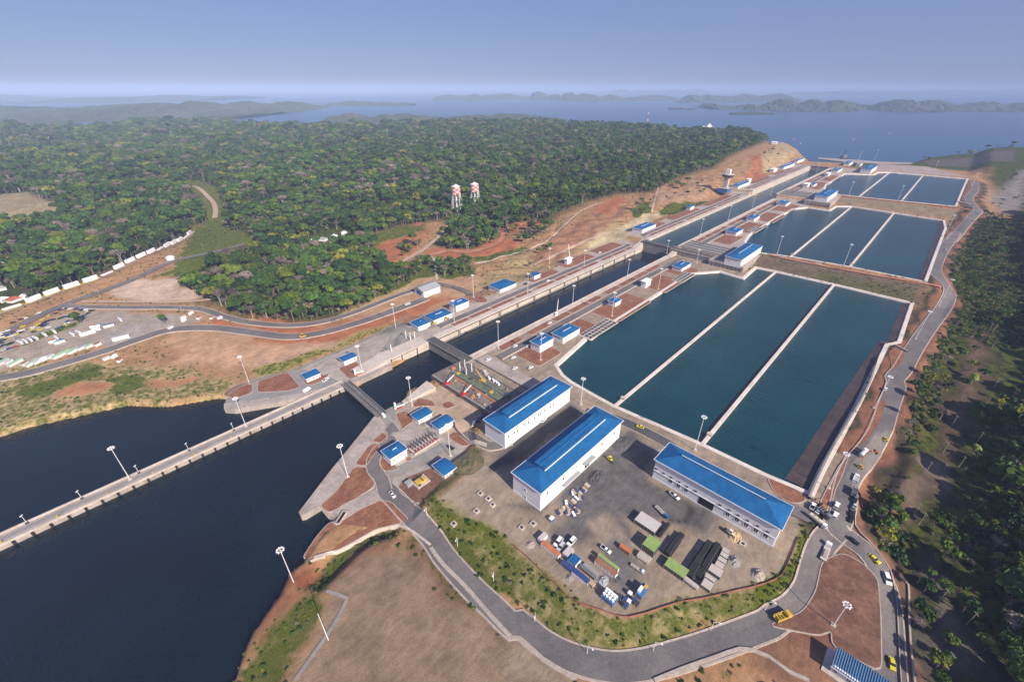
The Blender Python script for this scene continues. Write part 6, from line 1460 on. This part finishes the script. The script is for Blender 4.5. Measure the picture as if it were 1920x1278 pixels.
# houses at the forest edge
for i, (p, m_, s) in enumerate((((12,488),'tile_red',12),((26,490),'trim_white',8),((30,568),'tile_red',11),((8,568),'trim_white',10),((48,562),'trim_white',8),((5,498),'trim_white',7),((627,441),'trim_white',8),((605,446),'roof_pale',12),((583,449),'trim_white',6),((645,436),'trim_white',9),((322,491),'trim_white',9),((2,542),'roof_pale',9))):
    x, y = W(p, 8); z = hz(x, y); o = empty('house', (x, y, z), .3*i); tag(o, ('red tiled' if m_ == 'tile_red' else 'white roofed' if m_ == 'trim_white' else 'grey roofed')+' house among the trees, '+nth(i+1)+' of the hamlets', 'house', 'houses among the trees')
    MB().box(-s/2,s/2,-s*.35,s*.35,-2,3.5).build('wall', 'wall_white', o); rb = MB(); hip(rb,-s/2-.8,s/2+.8,-s*.35-.8,s*.35+.8,3.5,2.6); rb.build('roof', m_, o)
# terminal sheds by the lake entry
for i, (p, m_) in enumerate((((1450,276),'trim_white'),((1463,273),'roof_pale'))):
    x, y = W(p, 24); o = empty('shed', (x, y, hz(x, y)), .2); tag(o, ('white','grey')[i]+' roofed shed on the bluff by the lake entry', 'shed')
    MB().box(-22,22,-9,9,-4,7).build('wall', 'wall_white', o); MB().box(-23,23,-10,10,7,8).build('roof', m_, o)

# ------------------------------------------------------------------ boats on the lake
x, y = W((1327,239), ZLAKE); o = empty('ship', (x, y, ZLAKE), 2.2); tag(o, 'white ship anchored off the forest point', 'ship')
taper(MB(),-26,26,14,-1,7,-2,-6,-1).build('hull', 'car_white', o); MB().box(-20,4,-5,5,7,15).build('deck_house', 'wall_white', o); MB().box(-12,-2,-4,4,15,20).build('bridge', 'wall_white', o); MB().tube((-8,0,20),(-8,0,30),.8,.4).build('mast', 'steel_white', o); MB().box(-18,-14,-2,2,15,21).build('funnel', 'orange', o)
x, y = W((1582,297), ZLAKE); o = empty('dredger', (x, y, ZLAKE), .3); tag(o, 'dark dredging barge with crane tower by the lake entry', 'barge')
MB().box(-26,26,-8,8,-1,4).build('hull', 'steel_dark', o); MB().box(-18,-4,-5,5,4,12).build('deck_house', 'steel_grey', o)
tw = MB()
for k in range(4):
    t0 = math.pi/2*k+.8; tw.tube((8+6*math.cos(t0),6*math.sin(t0),4),(8+1.5*math.cos(t0),1.5*math.sin(t0),27),.5,.35,6)
tw.build('tower', 'steel_dark', o); MB().tube((8,0,6),(30,0,24),.7,.4,6).tube((8,0,25),(-20,0,12),.4,.3,6).build('boom', 'steel_dark', o); MB().box(14,22,-4,4,4,9).build('engine_house', 'wall_white', o)
for i, p in enumerate(((1488,262),(1500,270),(1600,262),(1232,206),(1285,220),(1668,250))):
    x, y = W(p, ZLAKE); o = empty('buoy', (x, y, ZLAKE)); tag(o, 'small pale buoy on the lake, '+nth(i+1)+' of the scattered ones', 'buoy', 'buoys on the lake')
    MB().tube((0,0,-1),(0,0,2),3,3,10).build('float', 'steel_white', o); MB().tube((0,0,2),(0,0,8),.9,.4,6).build('beacon', 'red_paint', o)
block('breakwater', WL(t141((370,628),(380,620),(720,640),(820,650),(1100,660),(1100,680),(800,665),(560,650)),19), 8, Z3-1.5, 'concrete', 'low pale breakwater arm reaching to the dredger', 'breakwater')

# ------------------------------------------------------------------ trees
def crown_mesh(name, mat, R, Hc, z0, nclump, nleaf, size, seed, flat=.6, bare=False):
    r = np.random.default_rng(seed); V_ = []; F = []
    for c in range(nclump):
        a = r.uniform(0, 2*math.pi); d = R*.72*math.sqrt(r.uniform(0, 1)); k = 1-(d/R)**2
        cx, cy, cz = d*math.cos(a), d*math.sin(a), z0+Hc*(.15+.6*k*r.uniform(.6, 1.1))
        cr = R*r.uniform(.3, .46)
        for i in range(nleaf):
            n = r.normal(size=3); n[2] = abs(n[2])*1.2-.25; n /= np.linalg.norm(n)
            p = np.array([cx, cy, cz])+n*cr*np.array([1, 1, flat])*r.uniform(.75, 1.08)
            n2 = n+r.normal(0, .45, 3); n2 /= np.linalg.norm(n2)
            u = np.cross(n2, r.normal(size=3)); u /= np.linalg.norm(u); v = np.cross(n2, u)
            s = size*r.uniform(.6, 1.3); t = s*r.uniform(.55, 1)
            if bare: t *= .22; s *= 1.4
            m_ = len(V_); V_ += [p-u*s-v*t*.5, p+v*t*-1.0, p+u*s-v*t*.3, p+u*s*.5+v*t, p-u*s*.6+v*t*.9]; F.append((m_, m_+1, m_+2, m_+3, m_+4))
    me = bpy.data.meshes.new(name); me.from_pydata([tuple(p) for p in V_], [], F); me.materials.append(MAT[mat]); return me
def trunk_mesh(mat, h, r, R, seed):
    rr = np.random.default_rng(seed); mb = MB(); mb.tube((0,0,-1),(0,0,h*.6),r,r*.7,6,False)
    for i in range(5):
        a = 2*math.pi*i/5+rr.uniform(-.4, .4); d = R*rr.uniform(.4, .7)
        mb.tube((0,0,h*rr.uniform(.42, .6)), (d*math.cos(a), d*math.sin(a), h*rr.uniform(.85, 1.12)), r*.5, r*.15, 5, False)
    return mb.mesh('trunk', mat)
KT = [  # crown, trunk, weight, name
 (crown_mesh('crown','leaf_green',6.0,5.5,8,10,34,1.05,1), trunk_mesh('bark',9,.45,6,1), .20, 'broad green'),
 (crown_mesh('crown','leaf_green',5.0,6.5,8,9,34,1.0,2,.8), trunk_mesh('bark',10,.4,5,2), .16, 'rounded green'),
 (crown_mesh('crown','leaf_deep',6.2,5.0,9,11,32,1.1,3), trunk_mesh('bark',10,.5,6,3), .22, 'broad dark'),
 (crown_mesh('crown','leaf_deep',4.6,7.5,8,9,34,1.0,4,.9), trunk_mesh('bark',11,.4,4,4), .20, 'tall dark'),
 (crown_mesh('crown','leaf_yellow',5.2,4.6,8,8,30,1.0,5), trunk_mesh('bark',9,.4,5,5), .06, 'yellowish'),
 (crown_mesh('crown','leaf_dry',5.2,5.5,8,9,26,1.0,6,.8,True), trunk_mesh('bark_pale',12,.42,5.5,6), .16, 'bare grey')]
def scatter(n_bands):
    pts = []
    for (y0, y1, sp) in n_bands:
        xs = np.arange(-260, 4000, sp); ys = np.arange(y0, y1, sp)
        X, Y = np.meshgrid(xs, ys); X = X.ravel()+rng.uniform(-.42, .42, X.size)*sp; Y = Y.ravel()+rng.uniform(-.42, .42, Y.size)*sp
        c = (X*FW[0]+Y*FW[1]+(18-CAM_H)*FW[2]); u = PCX+FOC*(X*RT[0]+Y*RT[1])/c; v = PCY+FOC*(X*DN[0]+Y*DN[1]+(18-CAM_H)*DN[2])/c
        k = (c > 0) & (u > -90) & (u < 2000) & (v > 150) & (v < 700); X, Y = X[k], Y[k]
        pts.append(np.stack([X, Y, np.full(X.size, sp)], -1))
    return np.concatenate(pts)
P_ = scatter([(370,760,7.0),(760,1100,8.0),(1100,1600,9.6),(1600,2300,12),(2300,3300,15.5),(3300,4600,20)])
x, y = P_[:, 0], P_[:, 1]
hole = [HO1, HO2, HO3, WL([(575,455),(580,440),(640,428),(668,435),(660,452),(610,460)],8),
        WL([(220,470),(250,452),(290,452),(280,470),(230,480)],6), WL([(-20,480),(30,478),(45,500),(0,508)],6), WL([(-10,600),(0,545),(50,545),(60,575),(30,590)],4)]
ok = (sdf(CLEAR, x, y) > -1) & (sdf(LAND, x, y) < -8)
for h_ in hole: ok &= sdf(h_, x, y) > 0
# scattered trees inside the cleared land
extra = []
for poly, n in ((WL(zV((240,480),(330,380),(480,400),(460,470),(300,530)),4), 30), (WL(zV((640,560),(960,560),(1010,680),(800,740),(660,730)),4), 75), (WL(zV((620,400),(820,260),(1240,290),(1220,370),(980,430),(700,410)),5), 90),
                (WL(zV((1380,400),(1500,280),(1740,260),(1780,330),(1600,400),(1500,410)),6), 45), (WL([(370,555),(470,588),(520,600),(600,590),(560,570),(420,545)],2), 18), (WL(zV((420,560),(560,545),(600,640),(480,640)),4), 25), (WL([(1235,362),(1320,345),(1330,372),(1250,378)],14), 22), (WL([(1425,300),(1450,280),(1460,300),(1440,315)],22), 12), (WL(t04((1200,690),(1260,640),(1280,700),(1230,740)),1), 7), (WL(t04((560,700),(600,620),(650,640),(620,710)),1), 5), (WL([(1150,402),(1215,380),(1225,398),(1190,412)],10), 12), (WL(zM((600,300),(700,60),(950,40),(960,160),(850,230),(820,330)),6), 16), (WL([(1720,300),(1800,285),(1900,283),(1900,292),(1800,294),(1730,303)],22), 45)):
    A = np.array(poly); lo, hi = A.min(0), A.max(0); c = 0; n = int(n*.65)
    while c < n:
        q_ = rng.uniform(lo, hi, (200, 2)); q_ = q_[sdf(poly, q_[:, 0], q_[:, 1]) < 0][:n-c]; extra.append(np.concatenate([q_, np.full((len(q_), 1), 4.6)], 1)); c += len(q_)
bx_, by_ = np.meshgrid(np.arange(120, 1350, 6.5), np.arange(-230, -97, 6.5)); bx_ = bx_.ravel()+rng.uniform(-2.8, 2.8, bx_.size); by_ = by_.ravel()+rng.uniform(-2.8, 2.8, by_.size)
kk_ = (bx_ < 500) | (by_ < -128); bx_, by_ = bx_[kk_], by_[kk_]
extra.append(np.stack([bx_, by_, np.full(bx_.size, 8.0)], -1))
tx_ = rng.uniform(200, 1250, 420); ty_ = rng.uniform(-97, -52, 420); kk_ = (np.sin(tx_/37)+np.sin(ty_/9+tx_/61) > .1) & ((tx_ < 430) | (rng.uniform(0, 1, 420) < .3) | (ty_ < -85)); extra.append(np.stack([tx_[kk_], ty_[kk_], np.full(kk_.sum(), 3.6)], -1))
EX = np.concatenate(extra); P_ = np.concatenate([P_[ok], EX]); pass
def road_clear(P, m=3.0):
    k = np.ones(len(P), bool)
    for c, wd in ROADS:
        C = np.array(c)[::3]
        lo, hi = C.min(0)-25, C.max(0)+25
        s = np.where((P[:, 0] > lo[0]) & (P[:, 0] < hi[0]) & (P[:, 1] > lo[1]) & (P[:, 1] < hi[1]))[0]
        if len(s) == 0: continue
        for i in range(0, len(s), 4000):
            ss = s[i:i+4000]; d = np.sqrt(((P[ss, None, :2]-C[None])**2).sum(-1)).min(1); k[ss[d < wd/2+m]] = False
    return k
P_ = P_[road_clear(P_, 4.0)]
zz = height(P_[:, 0], P_[:, 1]); sc = np.clip(rng.lognormal(-.04, .36, len(P_)), .42, 2.1)*(P_[:, 2]/8.2)**.55; sc = np.where(rng.uniform(0, 1, len(P_)) < .03, sc*1.35, sc)
kind = rng.choice(6, len(P_), p=[k[2] for k in KT])
rot = rng.uniform(0, 6.28, len(P_))
dist = np.hypot(P_[:, 0], P_[:, 1])/sc**.6+np.where(P_[:, 1] < -40, 1e5, 0)
print('trees', len(P_))
# the right bank scrub: trees, palms and bushes beside the camera
scr = []
SCP = [(WL(t147((1100,40),(1060,160),(1000,430),(1280,480),(1300,250),(1380,100),(1200,20)),-6), 34), (WL(t147((1560,180),(1900,150),(1917,480),(1700,420),(1540,330)),-6), 22), (WL(t147((1430,620),(1840,640),(1917,760),(1700,760),(1500,760)),-6), 14),
       (WL(t147((820,850),(930,900),(960,1100),(860,1278),(740,1130),(720,1000)),-6), 16), (WL(t149((660,30),(960,30),(1060,300),(1130,420),(1010,430),(800,200)),-6), 22), (WL(t149((1250,50),(1900,100),(1900,1000),(1500,950),(1400,600),(1300,300)),-6), 60), (WL(zD((420,380),(820,300),(800,600),(560,700),(440,620)),-6), 14), (WL(t144((1400,200),(1700,20),(1840,50),(1700,280),(1450,330)),-3), 26), (WL(t141((1600,1050),(1830,780),(1900,900),(1900,1278),(1500,1278)),4), 34), (WL(t147((1860,0),(2200,0),(2200,1200),(1860,900)),-6), 40), (WL(t149((1870,0),(2100,0),(2200,1200),(1900,1100)),-6), 26)]
for poly, n in SCP:
    A = np.array(poly); lo, hi = A.min(0), A.max(0); c = 0
    while c < n:
        q_ = rng.uniform(lo, hi, (200, 2)); q_ = q_[sdf(poly, q_[:, 0], q_[:, 1]) < 0][:n-c]; scr.append(q_); c += len(q_)
scr = np.concatenate(scr); scr = scr[road_clear(scr, 5)]
nearest = np.argsort(dist)[:max(0, 300-0)]
mask = np.zeros(len(P_), bool); mask[nearest] = True
order = nearest[np.argsort([PX(P_[i, 0], P_[i, 1], zz[i]+8)[0] for i in nearest])]
for i in order:
    kd = KT[kind[i]]
    o = empty('tree', (P_[i, 0], P_[i, 1], zz[i]-.4), rot[i]); o.scale = (sc[i],)*3
    tag(o, kd[3]+' tree at the near edge of the left bank woods', 'tree', 'trees along the near edge of the woods')
    link('trunk', kd[1], o); link('crown', kd[0], o)
# everything farther back is one mass
src = bpy.data.collections.new('forest_sources')
def joined(i):
    a, b = KT[i][0], KT[i][1]; me = bpy.data.meshes.new('forest_tree')
    va = [v.co[:] for v in a.vertices]; vb = [v.co[:] for v in b.vertices]; n = len(va)
    me.from_pydata(va+vb, [], [list(p.vertices) for p in a.polygons]+[[n+k for k in p.vertices] for p in b.polygons])
    me.materials.append(a.materials[0]); me.materials.append(b.materials[0])
    me.polygons.foreach_set('material_index', [0]*len(a.polygons)+[1]*len(b.polygons)); return me
for i in range(6): src.objects.link(bpy.data.objects.new('forest_tree_%d' % i, joined(i)))
def gn_scatter(name, pts, scl, rz, kidx, collection, label):
    me = bpy.data.meshes.new(name); me.vertices.add(len(pts)); me.vertices.foreach_set('co', np.asarray(pts, dtype=np.float32).ravel())
    for nm, ty, dat in (('scl', 'FLOAT', scl), ('rz', 'FLOAT', rz), ('kidx', 'INT', kidx)):
        at = me.attributes.new(nm, ty, 'POINT'); at.data.foreach_set('value', np.asarray(dat, dtype=np.float32 if ty == 'FLOAT' else np.int32))
    o = tag(link(name, me), label, kind='stuff')
    g = bpy.data.node_groups.new(name, 'GeometryNodeTree')
    g.interface.new_socket('Geometry', in_out='INPUT', socket_type='NodeSocketGeometry'); g.interface.new_socket('Geometry', in_out='OUTPUT', socket_type='NodeSocketGeometry')
    gi, go = g.nodes.new('NodeGroupInput'), g.nodes.new('NodeGroupOutput'); ip = g.nodes.new('GeometryNodeInstanceOnPoints')
    ci = g.nodes.new('GeometryNodeCollectionInfo'); ci.inputs['Collection'].default_value = collection; ci.inputs['Separate Children'].default_value = True; ci.inputs['Reset Children'].default_value = True
    def attr(nm, ty):
        a = g.nodes.new('GeometryNodeInputNamedAttribute'); a.data_type = ty; a.inputs['Name'].default_value = nm; return a.outputs[0]
    ip.inputs['Pick Instance'].default_value = True
    cb = g.nodes.new('ShaderNodeCombineXYZ'); g.links.new(attr('rz', 'FLOAT'), cb.inputs[2]); g.links.new(cb.outputs[0], ip.inputs['Rotation'])
    g.links.new(attr('scl', 'FLOAT'), ip.inputs['Scale']); g.links.new(attr('kidx', 'INT'), ip.inputs['Instance Index'])
    g.links.new(gi.outputs[0], ip.inputs['Points']); g.links.new(ci.outputs[0], ip.inputs['Instance']); g.links.new(ip.outputs[0], go.inputs[0])
    md = o.modifiers.new('scatter', 'NODES'); md.node_group = g
    return o
r_ = ~mask
gn_scatter('forest', np.stack([P_[r_, 0], P_[r_, 1], zz[r_]-.5], -1), sc[r_], rot[r_], kind[r_], src, 'dense tropical forest covering the left bank to the lake')
# palms and scrub trees on the right
pt = MB(); rr = np.random.default_rng(3)
for i in range(15):
    a = 2*math.pi*i/15+rr.uniform(-.15, .15); up_ = rr.uniform(.1, .9); L = rr.uniform(3.2, 4.4); n = 5; prev = None
    for k in range(n+1):
        t = k/n; d = L*t; z = 9+up_*L*t*1.1-2.6*t*t*L*.45; w_ = .75*math.sin(math.pi*min(1, t*.85+.12))+.05
        c = np.array([d*math.cos(a), d*math.sin(a), z]); sd = np.array([-math.sin(a), math.cos(a), 0])*w_
        cur = (c-sd-np.array([0, 0, .25*w_]), c, c+sd-np.array([0, 0, .25*w_]))
        if prev: pt.add([prev[0], prev[1], prev[2], cur[0], cur[1], cur[2]], [(0,1,4,3),(1,2,5,4)])
        prev = cur
palm_crown = pt.mesh('crown', 'palm_green'); palm_trunk = MB().tube((0,0,-1),(.2,.1,4.5),.3,.24,7).tube((.2,.1,4.5),(0,0,9.1),.24,.2,7).mesh('trunk', 'bark_pale')
palms = t147((1560,20),(1830,880),(1620,940),(1810,1100),(1880,1060),(1590,520),(1890,850))+t149((1810,80),(1890,50),(1760,320),(1780,450),(1830,400))+t144((1560,1040),)
for i, p in enumerate(sorted(palms)):
    x, y = W(p, 3); o = empty('palm_tree', (x, y, hz(x, y)-.3), i*1.1); o.scale = (rng.uniform(.85, 1.15),)*3
    tag(o, 'slim palm standing in the dark scrub, '+nth(i+1)+' counting rightwards', 'palm', 'palms in the scrub')
    link('trunk', palm_trunk, o); link('crown', palm_crown, o)
bush = [(crown_mesh('foliage','leaf_green',2.6,2.4,.3,7,26,.5,21,.8), 'green'), (crown_mesh('foliage','leaf_yellow',2.2,2.0,.3,6,24,.45,22,.8), 'yellow green'), (crown_mesh('foliage','leaf_deep',2.8,2.6,.3,7,26,.5,23,.8), 'dark'), (crown_mesh('foliage','leaf_dry',2.6,3.0,.3,6,24,.5,24,.8,True), 'dry')]
zs = height(scr[:, 0], scr[:, 1]); stem_m = MB().tube((0,0,-.5),(0,0,1.6),.14,.08,5).mesh('stem', 'bark')
od = np.argsort([PX(a, b, c)[0] for (a, b), c in zip(scr, zs)])
nt_, nb_ = 0, 0
for j, i in enumerate(od):
    if i % 4 == 0:
        kd = KT[(0, 2, 3, 5, 1, 4)[(i//4) % 6]]; o = empty('tree', (scr[i, 0], scr[i, 1], zs[i]-.3), i*2.1); s = rng.uniform(.5, .85); o.scale = (s,)*3; nt_ += 1
        tag(o, kd[3]+' tree in the scrub right of the road, '+nth(nt_ % 39 + 1)+' counting rightwards' if nt_ < 39 else kd[3]+' tree in the scrub at the right picture edge', 'tree', 'trees in the right bank scrub'); link('trunk', kd[1], o); link('crown', kd[0], o)
    else:
        b_ = bush[i % 4]; o = empty('bush', (scr[i, 0], scr[i, 1], zs[i]-.2), i*1.7); s = rng.uniform(.7, 1.7); o.scale = (s,)*3
        tag(o, b_[1]+' bush in the scrub right of the bank road', 'bush', 'bushes in the right bank scrub'); link('foliage', b_[0], o); link('stem', stem_m, o)
# undergrowth wherever the ground is green
bsrc = bpy.data.collections.new('undergrowth_sources')
for i, b_ in enumerate(bush): bsrc.objects.link(bpy.data.objects.new('undergrowth_%d' % i, b_[0]))
k = np.where((fx > -160) & (fx < 1300) & (fy > -170) & (fy < 1150) & (veg > .2))[0]
inh = np.minimum.reduce([sdf(h_, fx[k], fy[k]) for h_ in (CLEAR, HO1, HO2, HO3)]) < 0; k = k[inh]
dens = veg[k]**1.6*np.clip(1.2-np.hypot(fx[k], fy[k])/1500, .25, 1)
cell = np.gradient(GXs)[k//ny]*np.gradient(GYs)[k % ny]
dens = dens*np.where(sdf(DITCH, fx[k], fy[k]) < 3, 3.5, 1.0)*np.where((fy[k] < -40) & (fy[k] > -125), 2.6, 1.0)
pick = rng.uniform(0, 1, len(k)) < dens*cell*.16
q_ = np.stack([fx[k][pick], fy[k][pick]], -1)+rng.uniform(-1.5, 1.5, (pick.sum(), 2)); q_ = q_[road_clear(q_, 2.0)]
uz = height(q_[:, 0], q_[:, 1]); kk = (uz > -3.9) & (sdf(HUTS, q_[:, 0], q_[:, 1]) > 0) & (sdf(LBANK, q_[:, 0], q_[:, 1]) > 0)
for b_ in BEDS: kk &= sdf(b_, q_[:, 0], q_[:, 1]) > .5
q_, uz = q_[kk], uz[kk]
print('undergrowth', len(q_))
gn_scatter('undergrowth', np.stack([q_[:, 0], q_[:, 1], uz-.25], -1), rng.uniform(.12, .62, len(q_))**1.25*np.where(q_[:, 1] < -40, 1.9, 1.0), rng.uniform(0, 6.28, len(q_)), rng.choice(4, len(q_), p=[.36, .28, .24, .12]), bsrc, 'low bushes and weeds on banks and slopes')
